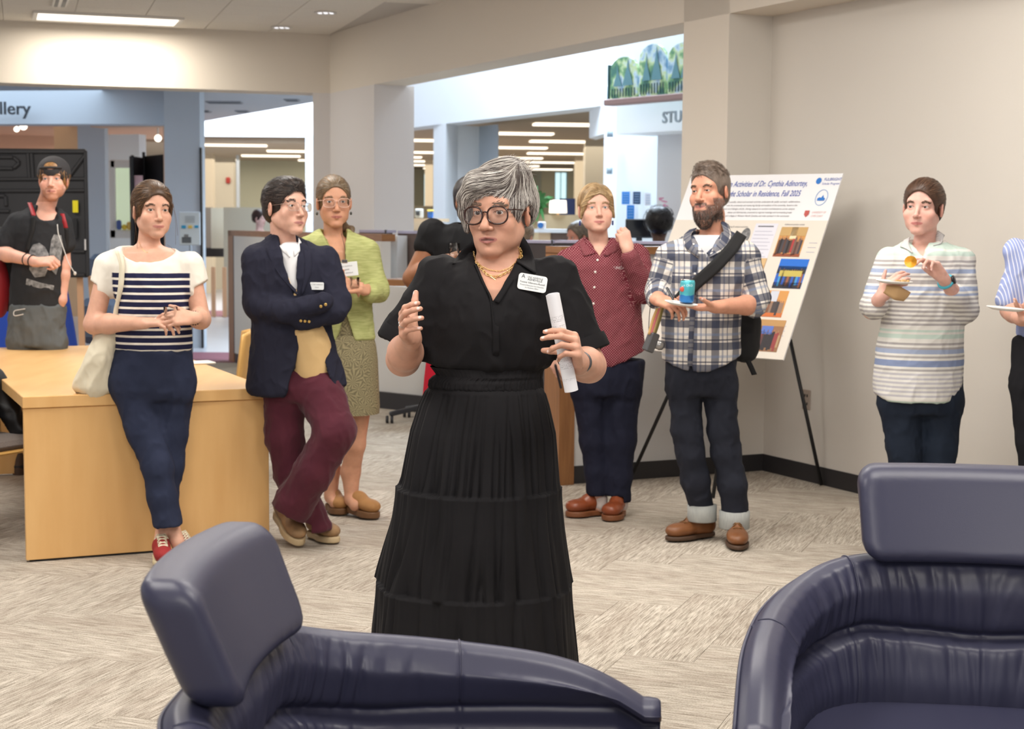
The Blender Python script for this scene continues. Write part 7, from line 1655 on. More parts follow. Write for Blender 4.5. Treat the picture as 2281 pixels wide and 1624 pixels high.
# 4 --- woman in black top behind the speaker -----------------------------------------------
def hidden_woman():
    Y = 8.35; p = place_person('woman in a black puff sleeved top half hidden behind the silver haired speaker', W(1015, 700, Y)[0], Y); J = lambda x, y, dy=0.0: W(x, y, Y + dy)
    fr = head_frame(J(1052, 446), 30, 0, 0, 1.08); S = Sdf(); add_head(S, fr, 1.0, 1.0, 1.05, 1.0, 1.0, .8, 'calm'); S.cone(J(1052, 480, .02), J(1046, 530, .02), .05, .052, .03); S.loft(sil([(515, 1005, 1095, .07), (560, 970, 1110, .1), (640, 975, 1105, .1)], Y), .03)
    sh, el, wr = J(962, 535), J(920, 620, -.02), J(985, 582, -.18); arm(S, sh, el, wr, (.062, .052, .046, .03)); S.cone(J(1045, 560), sh, .035, .035, .02); H = hand(S, wr, (.8, -.3, .25), (.3, .6, -.6), 'R', .95, (.5, .5, .5, .5), .0, (.6, .5, .3), .2)
    for x in (1000, 1050): S.cone(J(x, 850), J(x, 1040), .055, .05, .02); S.cone(J(x, 1040), (J(x, 1040)[0], Y, .07), .05, .035, .02)
    S.cone(J(1030, 600), J(1030, 860), .09, .09, .03)
    body(p, S, (150, 96, 62), fr, .0036, (), lip=(120, 66, 54), red=.1); eyes(fr, p, lin((40, 26, 20))); Hh = Sdf(); cap_hair(Hh, fr, .006, 1.0, face=(.064, .1, .088), fcz=-.008, low=-.02); hair_base(p, Hh, fr, [(34, 28, 28)], dark=1.0); Hk = Sdf(); glasses(fr, p, mat('brown_frame', lin((92, 44, 30)), .4), w=.027, h=.019, r=.0018, p=3)
    blk = mat('black_knit', lin((26, 26, 28)), .85, spec=.2); D = Sdf(); D.loft(sil([(495, 1015, 1085, .07, .02), (510, 975, 1120, .1), (540, 950, 1140, .125), (620, 965, 1125, .13), (700, 968, 1120, .12), (790, 960, 1120, .13)], Y), .02); D.ell(J(963, 518), (.075, .075, .07), .03); D.cone(J(963, 520), J(950, 545), .07, .068, .02); D.cone(J(1052, 480), J(1050, 512, .01), .06, .075, .004, '-')
    cloth('puff_sleeve_top', D, .007, blk, p, [(.010, (12, 12, 5), None, .7, 3.)]); rd = fabric('red_cloth', (186, 24, 48)); tiers('skirt', [(780, 952, 1110, .13), (840, 945, 1120, .15), (950, 935, 1130, .17), (1030, 930, 1135, .18)], Y, rd, p, 120, 30, .03, (), 6.)
    so = mat('brown_sole', lin((108, 74, 44)), .6)
    for x in (1000, 1050): a = J(x, 1000); shoe(p, (a[0], Y + .05, .005), (a[0], Y - .2, .005), mat('black_leather_shoe', lin((22, 22, 24)), .5), so)
    cup('drinking_glass', J(1012, 568, -.24), .028, .06, 'clear glass in the hand of the woman half hidden behind the speaker')
hidden_woman()

# 5 --- woman in maroon shirt ------------------------------------------------------------------
def maroon_woman():
    Y = 8.12; p = place_person('blonde woman in a maroon dotted shirt with a hand at her collar', W(1345, 700, Y)[0], Y); J = lambda x, y, dy=0.0: W(x, y, Y + dy)
    fr = head_frame(J(1328, 466), 6, 6, 1, 1.08); S = Sdf(); add_head(S, fr, 1.02, 1.08, .92, .97, 1.1, .75, 'calm', smile=.5)
    S.cone(J(1330, 500, .02), J(1336, 560, .03), .05, .052, .03); S.loft(sil([(548, 1290, 1380, .06, .02), (580, 1275, 1400, .09)], Y), .03)
    sh2, el2, wr2 = J(1424, 575), J(1440, 650, -.08), J(1398, 556, -.17); arm(S, sh2, el2, wr2, (.045, .04, .038, .027)); S.cone(J(1340, 590), sh2, .03, .03, .02); H2 = hand(S, wr2, (-.25, .1, .95), (-.25, .85, -.1), 'L', .93, (.75, .8, .85, .9), .0, (.5, .2, .6), .3)
    sh, el, wr = J(1262, 585), J(1240, 690), J(1236, 785, -.08); arm(S, sh, el, wr, (.045, .04, .038, .025)); S.cone(J(1340, 590), sh, .03, .03, .02); H = hand(S, wr, (.05, -.1, -1), (.75, .6, 0), 'R', .93, (.35, .35, .35, .4), .02, (.7, .2, .5), .2)
    S.cone(J(1345, 600), J(1350, 850), .04, .05, .02); S.cone(J(1345, 850), J(1333, 1085), .04, .03, .02); S.cone(J(1352, 850), J(1380, 1085), .04, .03, .02)
    for a, b in (((1333, 1085), (1337, 1128)), ((1380, 1085), (1382, 1132))): S.cone(J(*a), J(*b), .034, .032, .01)
    body(p, S, (218, 166, 142), fr, .0032, H['nails'] + H2['nails'], lip=(190, 112, 104), smile=.5, eye=.75, red=.4); eyes(fr, p, lin((96, 104, 110)), (2, -2)); eyebrows(S, fr, p, [(150, 118, 84), (130, 100, 70)])
    Hh = Sdf(); cap_hair(Hh, fr, .010, 1.0, face=(.062, .1, .084), fcz=-.016, low=-.03); Hh.cone((.02, .075, .085), (.072, .05, .01), .015, .008, .015, fr=fr); Hh.cone((.07, .055, .015), (.075, .03, -.045), .008, .005, .01, fr=fr); Hh.cone((-.06, .055, .05), (-.078, .02, -.04), .012, .006, .01, fr=fr)
    cols = [(196, 164, 120), (172, 138, 96), (216, 188, 146), (144, 112, 78)]; h, hv, L = hair_base(p, Hh, fr, cols, dark=.6); strands(Hh, seeds_on(hv, 1300, L[:, 2] > -.05), lambda P: (nrm_rows(np.stack([np.where(fr.loc(P)[:, 0] > -.02, 1.0, -1.0), .15 + 0 * P[:, 0], -.2 - 9 * np.clip(np.abs(fr.loc(P)[:, 0]) - .03, 0, .2)], 1)) @ fr.R.T), 9, .009, .0008, .003, tones(cols), 'hair_strand_layer', hair_mat(), h, .08)
    for s in (-1, 1): mb = MB(); mb.box(fr.w((s * .079, -.004, -.066)), (.009, .004, .024), bev=.003); mb.build('earring', mat('blue_enamel', lin((30, 36, 110)), .3), p)
    # dotted shirt
    m, nt, b, o = attr_mat('dotted_shirt', (108, 38, 48)); per = .0135; r1 = fract(nt, o[0], 1 / per); row = nt.math('FLOOR', nt.math('MULTIPLY', o[1], 2 / per)); r1 = nt.math('FRACT', nt.math('ADD', nt.math('MULTIPLY', o[0], 1 / per), nt.math('MULTIPLY', row, .5))); r2 = fract(nt, o[1], 2 / per)
    dd = nt.math('ADD', nt.math('POWER', nt.math('SUBTRACT', r1, .5), 2.0), nt.math('POWER', nt.math('MULTIPLY', nt.math('SUBTRACT', r2, .5), .5), 2.0)); nt.link(nt.mix(nt.math('LESS_THAN', dd, .022), lin((108, 38, 50)), lin((196, 150, 150))), b.inputs['Base Color'])
    D = Sdf(); D.loft(sil([(530, 1296, 1372, .06, .03), (545, 1280, 1392, .08, .02), (562, 1256, 1412, .105, .01), (590, 1246, 1430, .13), (640, 1250, 1430, .14), (700, 1256, 1428, .14), (760, 1262, 1434, .14), (795, 1262, 1440, .14), (815, 1262, 1436, .135)], Y), .02)
    D.cone(J(1418, 572), J(1434, 648, -.08), .068, .062, .03); D.cone(J(1434, 648, -.08), J(1404, 572, -.165), .06, .045, .02); D.cone(J(1264, 585), J(1246, 690), .064, .058, .03); D.cone(J(1246, 690), J(1238, 770, -.07), .057, .046, .02)
    n_ = nrm((.45, 0, -1.0)); cc = J(1438, 778); D.fn(lambda P: np.where(np.abs(P[:, 0] - J(1350, 800)[0]) < .3, (P - cc) @ n_ - .0, -1), .003, 'x', J(1255, 860, -.4), J(1460, 745, .4)); D.cone(J(1330, 520), J(1336, 548, .02), .055, .065, .004, '-')
    D.fn(lambda P: np.maximum(np.maximum(J(1332, 572)[2] - P[:, 2], np.abs(P[:, 0] - J(1333, 560)[0]) - np.interp(P[:, 2], [J(1332, 572)[2], J(1332, 530)[2]], [.0, .06])), P[:, 1] - Y), .003, '-', J(1290, 600, -.4), J(1380, 510, .2))
    cloth('dotted_shirt', D, .006, m, p, [(.009, (7, 7, 5), rotx(.4) @ rotz(.4), .6, 3.), (.005, (15, 15, 9), roty(.6), .7, 5.)], uv=sleeve_uv([(J(1418, 572), J(1434, 648, -.08), .066), (J(1434, 648, -.08), J(1404, 572, -.165), .055), (J(1264, 585), J(1246, 690), .062)]))
    collar(p, D, [([(1300, 528), (1306, 548), (1326, 566)], [(1290, 546), (1298, 566), (1302, 566 + 6)]), ([(1366, 532), (1360, 552), (1344, 568)], [(1372, 545), (1376, 560), (1352, 572)])], m, Y, .006)
    wb_ = mat('pearl_button', lin((226, 220, 212)), .4); buttons(p, D, [(1331, 580), (1326, 606), (1324, 640), (1322, 676), (1318, 712)], wb_, Y, .0058)
    c = hit(D, 1379, 597, .004, Y0=7); text_obj(p, 'UNCA', c, rotz(.1), .02, mat('white_thread', lin((210, 200, 200)), .8), name='stitched_lettering')
    nav = fabric('midnight_twill', (24, 26, 42), .85, c2=(32, 34, 50), amt=.5); hip = sil([(800, 1268, 1438, .13), (840, 1270, 1434, .135), (880, 1276, 1424, .12)], Y)
    trousers(p, [[(J(1312, 860), .098), (J(1324, 980), .072), (J(1329, 1050), .06), (J(1331, 1097), .056)], [(J(1384, 860), .102), (J(1380, 980), .082), (J(1378, 1060), .068), (J(1377, 1112), .066)]], nav, waist=hip, seed=8., cuts=((J(1331, 1102), nrm((0, 0, -1)), J(1290, 1200, -.3), J(1352, 1075, .3)), (J(1377, 1117), nrm((0, 0, -1)), J(1352.5, 1200, -.3), J(1420, 1090, .3))))
    cl = mat('chestnut_clog', lin((140, 70, 38)), .35, spec=.5, noise=(10, (1, 1, 1), .5, lin((110, 52, 28)))); so = mat('clog_wood', lin((120, 72, 42)), .5)
    shoe(p, (J(1346, 1100)[0], Y + .03, .006), (J(1262, 1100)[0], Y - .05, .006), cl, so, .053, .062, name='clog', sole_h=.025); shoe(p, (J(1386, 1100)[0], Y + .04, .006), (J(1352, 1100)[0], Y - .17, .006), cl, so, .053, .062, name='clog', sole_h=.025)
    for x in (1338, 1384): S2 = Sdf(); S2.cone(J(x, 1112), (J(x, 1140)[0], Y, .06), .037, .036, .01); V, F = S2.mesh(.006, 1); mesh_np('sock', V, F, mat('grey_sock', lin((190, 178, 172)), .95), p, True)
    mb = MB(); mb.box(J(1243, 838, -.12), (.012, .05, .13), roty(-.25), bev=.006); tag(mb.build('smartphone', mat('phone_black', lin((24, 24, 30)), .3), None), 'dark phone held low in the hand of the woman in the maroon shirt', 'phone')
maroon_woman()

# 6 --- bearded man ------------------------------------------------------------------------------
def beard_man():
    Y = 7.5; p = place_person('smiling bearded man in a blue and white plaid shirt and dark rolled up jeans', W(1580, 700, Y)[0], Y); J = lambda x, y, dy=0.0: W(x, y, Y + dy)
    fr = head_frame(J(1580, 426), -36, 0, 4, 1.1); S = Sdf(); add_head(S, fr, .98, 1.02, 1.12, 1.0, 1.05, .5, 'calm', smile=1.0)
    S.ell((0, .06, -.102), (.038, .036, .042), .03, fr=fr); S.ell((0, .055, -.135), (.024, .026, .026), .03, fr=fr)
    S.cone(J(1588, 478, .03), J(1586, 535, .03), .057, .062, .03); S.loft(sil([(528, 1535, 1625, .07, .01), (560, 1500, 1655, .1)], Y), .03)
    sh, el, wr = J(1486, 575), J(1464, 660, -.02), J(1466, 668, -.2); arm(S, sh, el, wr, (.05, .045, .042, .029)); H = hand(S, wr, (.55, -.6, -.15), (.35, .3, -.9), 'R', 1.0, (.45, .5, .5, .55), .02, (.7, .5, .3), .3)
    sh2, el2, wr2 = J(1664, 575), J(1690, 678, -.04), J(1594, 684, -.22); arm(S, sh2, el2, wr2, (.052, .047, .045, .03)); H2 = hand(S, wr2, (-.95, -.15, -.02), (-.1, -.1, 1), 'L', 1.02, (.22, .22, .25, .3), .04, (.7, .55, .45), .1)
    S.cone(J(1580, 590), sh, .035, .035, .02); S.cone(J(1580, 590), sh2, .035, .035, .02)
    bf_ = beardfn((.36, .37, .42)); body(p, S, (204, 142, 112), fr, .003, H['nails'] + H2['nails'], lip=(176, 102, 88), smile=1.0, eye=.55, red=.4, beard=bf_); eyes(fr, p, lin((60, 50, 40)), (0, 0)); eyebrows(S, fr, p, [(92, 70, 54), (74, 56, 44)])
    cols = [(64, 52, 46), (48, 38, 34), (96, 86, 80), (150, 144, 138)]
    def bd(P):
        q = fr.loc(P); return nrm_rows(np.stack([q[:, 0] * 2, .3 + 0 * q[:, 0], -1 + 0 * q[:, 0]], 1)) @ fr.R.T
    SV, SF = S.mesh(.006, 1); BL = fr.loc(SV); ax = np.abs(BL[:, 0]); mk = (bf_(BL, ax) > .5) & (BL[:, 2] > -.17) | ((np.linalg.norm(BL - [0, .06, -.12], axis=1) < .045) & (BL[:, 2] < -.09)); holder = MB(); holder.ell(fr.w((0, .05, -.12)), (.012,) * 3, 6); bo = holder.build('beard', mat('hair_dark_core', lin((48, 38, 34)), .8), p, True)
    strands(S, seeds_on(SV, 1500, mk & (ax < .045)), bd, 5, .0036, .0006, .0035, tones(cols[:3]), 'beard_strand_layer', hair_mat(), bo, .35, fray=.008); strands(S, seeds_on(SV, 500, mk & (ax >= .04)), bd, 3, .003, .0005, .002, tones([(150, 144, 138), (176, 170, 164), (110, 100, 94)]), 'beard_strand_layer', hair_mat(), bo, .35)
    Hh = Sdf(); cap_hair(Hh, fr, .005, .98, face=(.064, .1, .088), fcz=-.006, low=-.01); Hh.ell((0, .01, .1), (.05, .065, .026), .02, fr=fr); h, hv, L = hair_base(p, Hh, fr, [(118, 104, 94)], dark=.95); strands(Hh, seeds_on(hv, 1100, L[:, 2] > .06), comb(fr, (.0, .2, .12)), 4, .006, .0007, .006, tones([(92, 76, 64), (70, 56, 48), (120, 104, 92)]), 'hair_strand_layer', hair_mat(), h, .25, fray=.006); strands(Hh, seeds_on(hv, 1300, L[:, 2] <= .065), comb(fr, (0, -.02, -.2)), 2, .003, .0005, .002, tones([(140, 132, 124), (110, 100, 92), (88, 76, 68)]), 'hair_strand_layer', hair_mat(), h, .3)
    # tee and plaid shirt
    T = Sdf(); T.loft(sil([(520, 1545, 1612, .07, .01), (540, 1530, 1620, .09, -.01), (600, 1520, 1640, .1)], Y), .02); T.cone(J(1582, 500), J(1578, 528, .01), .058, .066, .004, '-'); cloth('undershirt', T, .007, fabric('white_cotton', (224, 224, 226), .8), p)
    m, nt, b, o = attr_mat('plaid_flannel', (216, 210, 200)); col_ = lin((212, 206, 198)); base = None
    def band(v, per, a0, a1, off=0.0): f = fract(nt, v, 1 / per, off); return nt.math('MULTIPLY', nt.math('GREATER_THAN', f, a0), nt.math('LESS_THAN', f, a1))
    per = .104; c0 = nt.mix(nt.math('MULTIPLY', band(o[0], per, .0, .36, 50), .74), col_, lin((40, 50, 76))); c0 = nt.mix(nt.math('MULTIPLY', band(o[0], per, .48, .56, 50), .5), c0, lin((60, 80, 120))); c0 = nt.mix(nt.math('MULTIPLY', band(o[0], per, .72, .78, 50), .6), c0, lin((40, 50, 80)))
    c0 = nt.mix(nt.math('MULTIPLY', band(o[1], per, .0, .34, 50), .78), c0, lin((36, 46, 72))); c0 = nt.mix(nt.math('MULTIPLY', band(o[1], per, .42, .49, 50), .75), c0, lin((36, 44, 70))); c0 = nt.mix(nt.math('MULTIPLY', band(o[1], per, .64, .76, 50), .45), c0, lin((110, 130, 165))); nt.link(c0, b.inputs['Base Color'])
    D = Sdf(); D.loft(sil([(508, 1552, 1614, .07, .03), (522, 1530, 1640, .09, .02), (538, 1500, 1664, .115, .01), (565, 1480, 1682, .135), (620, 1476, 1672, .145), (690, 1474, 1652, .14), (740, 1474, 1648, .138), (790, 1472, 1650, .14), (824, 1478, 1648, .14)], Y), .02)
    D.cone(J(1490, 572), J(1466, 648, -.01), .066, .058, .03); D.cone(J(1466, 648, -.01), J(1462, 664, -.1), .057, .050, .02); D.cone(J(1660, 572), J(1686, 664, -.03), .07, .062, .03); D.cone(J(1686, 664, -.03), J(1680, 682, -.06), .062, .058, .02)
    zn = J(1560, 574)[2]; D.fn(lambda P: np.maximum(np.maximum(zn - P[:, 2], np.abs(P[:, 0] - J(1568, 560)[0]) - np.interp(P[:, 2], [zn, J(1560, 505)[2]], [.0, .085])), P[:, 1] - Y), .003, '-', J(1510, 600, -.4), J(1640, 490, .2)); D.cone(J(1584, 490), J(1582, 522, .02), .06, .072, .004, '-')
    hx = [J(v, 800)[0] for v in (1470, 1500, 1528, 1534, 1538, 1570, 1600, 1650)]; hz = [J(1500, v)[2] for v in (800, 812, 822, 800, 822, 822, 812, 788)]; D.fn(lambda P: np.interp(P[:, 0], hx, hz) - P[:, 2], .002, 'x', J(1440, 900, -.4), J(1655, 770, .4))
    segs = [(J(1490, 572), J(1466, 648, -.01), .062), (J(1466, 648, -.01), J(1462, 664, -.1), .055), (J(1660, 572), J(1686, 664, -.03), .066)]
    cloth('plaid_shirt', D, .0055, m, p, [(.007, (8, 8, 5), rotx(.4) @ rotz(.4), .6, 3.), (.004, (16, 16, 10), roty(.6), .7, 5.)], uv=sleeve_uv(segs)); 
    collar(p, D, [([(1552, 508), (1540, 525), (1542, 545), (1556, 565)], [(1536, 512), (1520, 530), (1528, 556), (1556, 575)]), ([(1602, 488), (1612, 520), (1600, 545), (1578, 566)], [(1622, 500), (1630, 528), (1618, 556), (1582, 574)])], m, Y, .008, b=.006)
    A = hits(D, [(1548, 590), (1546, 660), (1540, 740), (1537, 815)], .004, Y, 6.4); sheet('placket', A - (.012, 0, 0), A + (.012, 0, 0), .003, m, p, 24, 2); buttons(p, D, [(1545, 545), (1548, 610), (1534, 750)], mat('pearl_button'), Y)
    jn = mat('dark_denim', lin((27, 29, 38)), .85, spec=.2, noise=(5, (1, 1, 1), .6, lin((44, 47, 58))), bump=(700, (1, 1, 1), .2, .001)); hip = sil([(795, 1482, 1640, .12), (840, 1480, 1638, .125), (880, 1488, 1634, .105)], Y)
    trousers(p, [[(J(1524, 860), .082), (J(1530, 960, -.02), .070), (J(1539, 1010, -.03), .065), (J(1549, 1070, -.01), .064), (J(1563, 1125, .02), .060)], [(J(1604, 860), .082), (J(1610, 960, -.02), .070), (J(1619, 1010, -.04), .067), (J(1633, 1080, -.05), .066), (J(1637, 1136, -.04), .062)]], jn, waist=hip, seed=12., fold=.010, cuts=((J(1563, 1140, .02), nrm((0, 0, -1)), J(1500, 1250, -.3), J(1600, 1110, .3)), (J(1637, 1150, -.04), nrm((0, 0, -1)), J(1600.5, 1250, -.3), J(1700, 1120, .3))))
    cf = mat('denim_cuff', lin((168, 170, 166)), .9, noise=(40, (4, 4, .6), .5, lin((140, 144, 144))))
    for x, y0, y1, dy, r in ((1564, 1124, 1160, .02, .066), (1636, 1138, 1176, -.04, .068)):
        a, b2 = J(x, y0, dy), J(x, y1, dy); mb = MB(); mb.lathe((a[0], a[1], b2[2]), [(r - .012, 0), (r + .002, -.001), (r + .006, .004), (r + .005, (a - b2)[2] * .5), (r + .006, (a - b2)[2]), (r - .012, (a - b2)[2] + .002)], 40, sy=.9); mb.build('rolled_cuff', cf, p, True)
    bt = mat('tan_boot_leather', lin((128, 80, 44)), .45, spec=.5, noise=(9, (1, 1, 1), .5, lin((96, 56, 30)))); so = mat('boot_sole', lin((74, 52, 36)), .6)
    shoe(p, (*G(1590, 1196)[:2], .008), (*G(1486, 1208)[:2], .008), bt, so, .05, .08, name='boot', cuff=.06, laces=2, sole_h=.017); shoe(p, (*G(1638, 1196)[:2] , .008), (*G(1644, 1230)[:2], .008), bt, so, .052, .08, name='boot', cuff=.06, laces=2, sole_h=.017)
    # messenger bag
    t = empty('messenger_bag', J(1668, 740, .12), 'black messenger bag slung behind the bearded man with its strap across his chest', 'bag'); bm_ = mat('black_webbing', lin((20, 20, 22)), .85); A = hits(D, [(1640, 514), (1618, 545), (1584, 582), (1540, 622), (1510, 650), (1492, 676)], .006, Y, 6.4); B_ = hits(D, [(1662, 528), (1640, 562), (1604, 602), (1556, 644), (1522, 676), (1502, 700)], .006, Y, 6.4); A[:, 1] -= .014; B_[:, 1] -= .014; sheet('strap', A, B_, .004, bm_, t, 30, 4)
    Bg = Sdf(); Bg.box(J(1652, 750, .16), (.075, .07, .12), .04, 0, R=roty(.15)); Bg.ell(J(1672, 740, .16), (.05, .06, .12), .04); V, F = Bg.mesh(.008, 1); N = vnorm(V, F); V = folds(V, N, .008, (12, 12, 8), None, .7, 3.); mesh_np('bag_body', V, F, bm_, t, True); A = np.array([J(1652, 785, .12), J(1666, 805, .1), J(1674, 822, .1), J(1680, 836, .1)]); sheet('strap_end', A - (.012, 0, 0), A + (.014, 0, .004), .004, bm_, t, 16, 2)
    # can and plate
    t = empty('drink_can', J(1529, 672, -.3), 'turquoise drink can held over a plate by the bearded man', 'can'); c0_ = J(1529, 674, -.32); hgt = J(1529, 622, -.32)[2] - c0_[2]; R = roty(.05); r = .034
    mb = MB(); mb.lathe(c0_, [(.001, 0), (r * .75, 0), (r, .008), (r, hgt - .014), (r * .86, hgt - .003)], 40, R); o1 = mb.build('can_body', can_mat(c0_[2], hgt), t, True); mb = MB(); mb.lathe(c0_ + (0, 0, hgt - .004), [(r * .87, 0), (r * .88, .003), (r * .8, .003), (r * .78, -.002), (.001, -.002)], 32, R); mb.build('can_lid', mat('silver'), t, True); mb = MB(); mb.box(c0_ + (0, -.006, hgt), (.012, .02, .001)); mb.build('pull_tab', mat('silver'), t)
    text_obj(t, 'LA CRO', c0_ + (-.002, -r - .001, hgt - .028), np.eye(3), .014, mat('can_white', lin((210, 232, 232)), .5)); mb = MB(); mb.ell(c0_ + (-.022, -r * .72, hgt * .58), (.012, .006, .012)); mb.build('round_emblem', mat('can_red', lin((200, 80, 60)), .5), t, True)
    cp = J(1517, 678, -.36); t = empty('paper_plate', cp, 'white paper plate under the turquoise can', 'plate'); mb = MB(); mb.lathe(cp, [(.001, 0), (.05, 0), (.074, .008), (.076, .009), (.075, .006), (.052, -.003), (.001, -.003)], 40, roty(.12) @ rotx(.05)); mb.build('plate_disc', mat('plate_white', lin((228, 226, 222)), .6), t, True)
    fk = J(1490, 655, -.33); mb = MB(); mb.beam(J(1485, 640, -.3), J(1500, 668, -.34), .012, .01, bev=.003); tag(mb.build('pen', mat('phone_black', lin((24, 24, 30)), .3), None), 'short black object between the fingers of the bearded man', 'holder')
    # camera hanging between him and the woman in maroon
    t = empty('camera', J(1450, 760, -.05), 'small silver grey camera with colourful strap hanging beside the plaid shirt', 'camera'); cb = J(1450, 762, -.08); R = roty(.35) @ rotz(.4); mb = MB(); mb.box(cb, (.045, .05, .095), R, bev=.006); mb.build('camera_body', mat('camera_grey', lin((96, 96, 98)), .35, .5), t); mb = MB(); mb.lathe(cb + R @ np.array([.03, -.01, .0]), [(.022, -.01), (.024, .02), (.02, .03), (.001, .03)], 24, R @ roty(math.pi / 2)); mb.build('lens_barrel', mat('camera_silver', lin((150, 148, 146)), .3, .7), t, True)
    cs = [(210, 170, 110), (214, 120, 130), (190, 160, 110), (120, 110, 60)]; 
    for k in range(4): tubes('strap_cord', [J(1446 + 4 * k, 745, -.09), J(1455 + 5 * k, 710, -.1), J(1468 + 3 * k, 680, -.12)], .008, mat('strap_%d' % k, lin(cs[k]), .8), t, 6)
    tubes('wrist_cord', [J(1445, 745, -.08), J(1446, 705, -.1), J(1450, 672, -.14)], .002, mat('dark_cord', lin((60, 56, 52)), .8), t, 5)
def can_mat(z0, h):
    m = mat('can_turquoise', lin((70, 172, 186)), .3, .3); nt = NT(m); b = nt.n['Principled BSDF']; tc = nt.new('ShaderNodeTexCoord'); sp = nt.new('ShaderNodeSeparateXYZ'); nt.link(tc.outputs['Object'], sp.inputs[0]); n = nt.new('ShaderNodeTexNoise'); n.inputs['Scale'].default_value = 30; nt.link(tc.outputs['Object'], n.inputs[0]); f = nt.math('LESS_THAN', nt.math('ADD', sp.outputs[2], nt.math('MULTIPLY', n.outputs[0], .02)), z0 + h * .33 + .01); nt.link(nt.mix(f, lin((80, 176, 188)), lin((30, 110, 176))), b.inputs['Base Color']); return m
beard_man()

# 7 --- woman in long striped shirt -----------------------------------------------------------------
def striped_woman():
    Y = 7.25; p = place_person('woman in a long pale striped shirt holding a plate and an orange crisp', W(2050, 700, Y)[0], Y); J = lambda x, y, dy=0.0: W(x, y, Y + dy)
    fr = head_frame(J(2056, 462), -30, 1, -1, 1.08); S = Sdf(); add_head(S, fr, 1.0, 1.02, .95, 1.0, 1.1, .75, 'calm', smile=.2)
    S.cone(J(2062, 500, .03), J(2060, 555, .03), .05, .052, .03); S.loft(sil([(545, 2020, 2105, .06, .02), (575, 1995, 2130, .09)], Y), .03)
    sh, el, wr = J(1975, 575), J(1942, 690, -.03), J(1962, 662, -.18); arm(S, sh, el, wr, (.045, .041, .04, .027)); H = hand(S, wr, (.35, -.45, .55), (.8, .2, .3), 'R', .95, (.4, .4, .4, .4), .02, (.6, .7, .2), .1)
    sh2, el2, wr2 = J(2146, 580), J(2152, 690, -.06), J(2100, 618, -.22); arm(S, sh2, el2, wr2, (.047, .042, .04, .026)); H2 = hand(S, wr2, (-.72, -.2, .85), (-.45, -.45, -.6), 'L', .93, (.28, .42, .55, .65), .05, (.95, .0, .5), .35)
    S.cone(J(2060, 590), sh, .03, .03, .02); S.cone(J(2060, 590), sh2, .03, .03, .02)
    body(p, S, (220, 168, 150), fr, .003, H['nails'] + H2['nails'], lip=(186, 108, 102), smile=.2, eye=.75, red=.55); eyes(fr, p, lin((56, 44, 34)), (8, 2)); eyebrows(S, fr, p, BR[:2])
    Hh = Sdf(); cap_hair(Hh, fr, .010, 1.0, face=(.064, .1, .088), fcz=-.012, low=-.02); Hh.ell((-.01, -.11, .045), (.035, .03, .04), .03, fr=fr); cols = [(88, 62, 48), (66, 46, 36), (112, 84, 66)]; h, hv, L = hair_base(p, Hh, fr, cols, dark=.7)
    strands(Hh, seeds_on(hv, 1300, L[:, 2] > -.07), comb(fr, (-.01, -.15, .06)), 9, .009, .0008, .003, tones(cols), 'hair_strand_layer', hair_mat(), h, .08); strands(Hh, seeds_on(hv, 60, (L[:, 1] < -.1) & (L[:, 2] > .03)), lambda P: np.tile(fr.d((.1, -.6, .5)), (len(P), 1)), 5, .006, .0007, .003, tones(cols), 'hair_strand_layer', hair_mat(), h, .4, proj_=False); mb = MB(); mb.ell(fr.w((-.02, -.135, .03)), (.010, .018, .024)); mb.build('hair_clip', mat('tortoise_clip', lin((58, 30, 18)), .3), h, True)
    m, nt, b, o = attr_mat('striped_poplin', (222, 220, 212)); z = o[1]
    stops = []; pal = dict(w=lin((224, 222, 216)), m=lin((194, 212, 202)), b=lin((160, 172, 198)), g=lin((172, 168, 168)), d=lin((136, 150, 184)), e=lin((190, 188, 194)))
    seq = 'mmwmmwwgwgwbbwgwggwbbwbwgwgwgwgwgwgwgwwmwmmwwgwgbbwgwdddwgwewewewewewewwm'
    zt, zb2 = J(2060, 545)[2], J(2060, 892)[2]; t_ = nt.math('DIVIDE', nt.math('SUBTRACT', zt, z), (zt - zb2)); t_ = nt.math('FRACT', nt.math('ADD', t_, 1.0))
    # 32 stops at most in a ramp: two ramps
    n = len(seq)
    def half(s0, s1):
        st = []; last = None
        for i in range(s0, s1):
            if seq[i] != last: st.append(((i - s0) / (s1 - s0), pal[seq[i]])); last = seq[i]
        return st[:32]
    h0 = n // 3; h1 = 2 * n // 3; r0 = nt.ramp(nt.math('MULTIPLY', t_, n / h0), half(0, h0), 'CONSTANT'); r1 = nt.ramp(nt.math('DIVIDE', nt.math('SUBTRACT', t_, h0 / n), (h1 - h0) / n), half(h0, h1), 'CONSTANT'); r2 = nt.ramp(nt.math('DIVIDE', nt.math('SUBTRACT', t_, h1 / n), (n - h1) / n), half(h1, n), 'CONSTANT')
    c0 = nt.mix(nt.math('GREATER_THAN', t_, h0 / n), r0, r1); c0 = nt.mix(nt.math('GREATER_THAN', t_, h1 / n), c0, r2); nt.link(c0, b.inputs['Base Color'])
    D = Sdf(); D.loft(sil([(532, 2025, 2095, .06, .03), (545, 2000, 2118, .08, .02), (560, 1980, 2142, .11), (600, 1970, 2158, .13), (660, 1968, 2150, .14), (720, 1962, 2146, .14), (790, 1950, 2144, .15), (850, 1946, 2142, .155), (892, 1950, 2130, .155)], Y), .02)
    D.cone(J(1980, 580), J(1946, 680, -.03), .063, .058, .03); D.cone(J(1946, 684, -.03), J(1950, 682, -.1), .056, .056, .02); D.cone(J(2140, 582), J(2148, 688, -.06), .066, .062, .03); D.cone(J(2148, 688, -.06), J(2126, 660, -.13), .062, .056, .02)
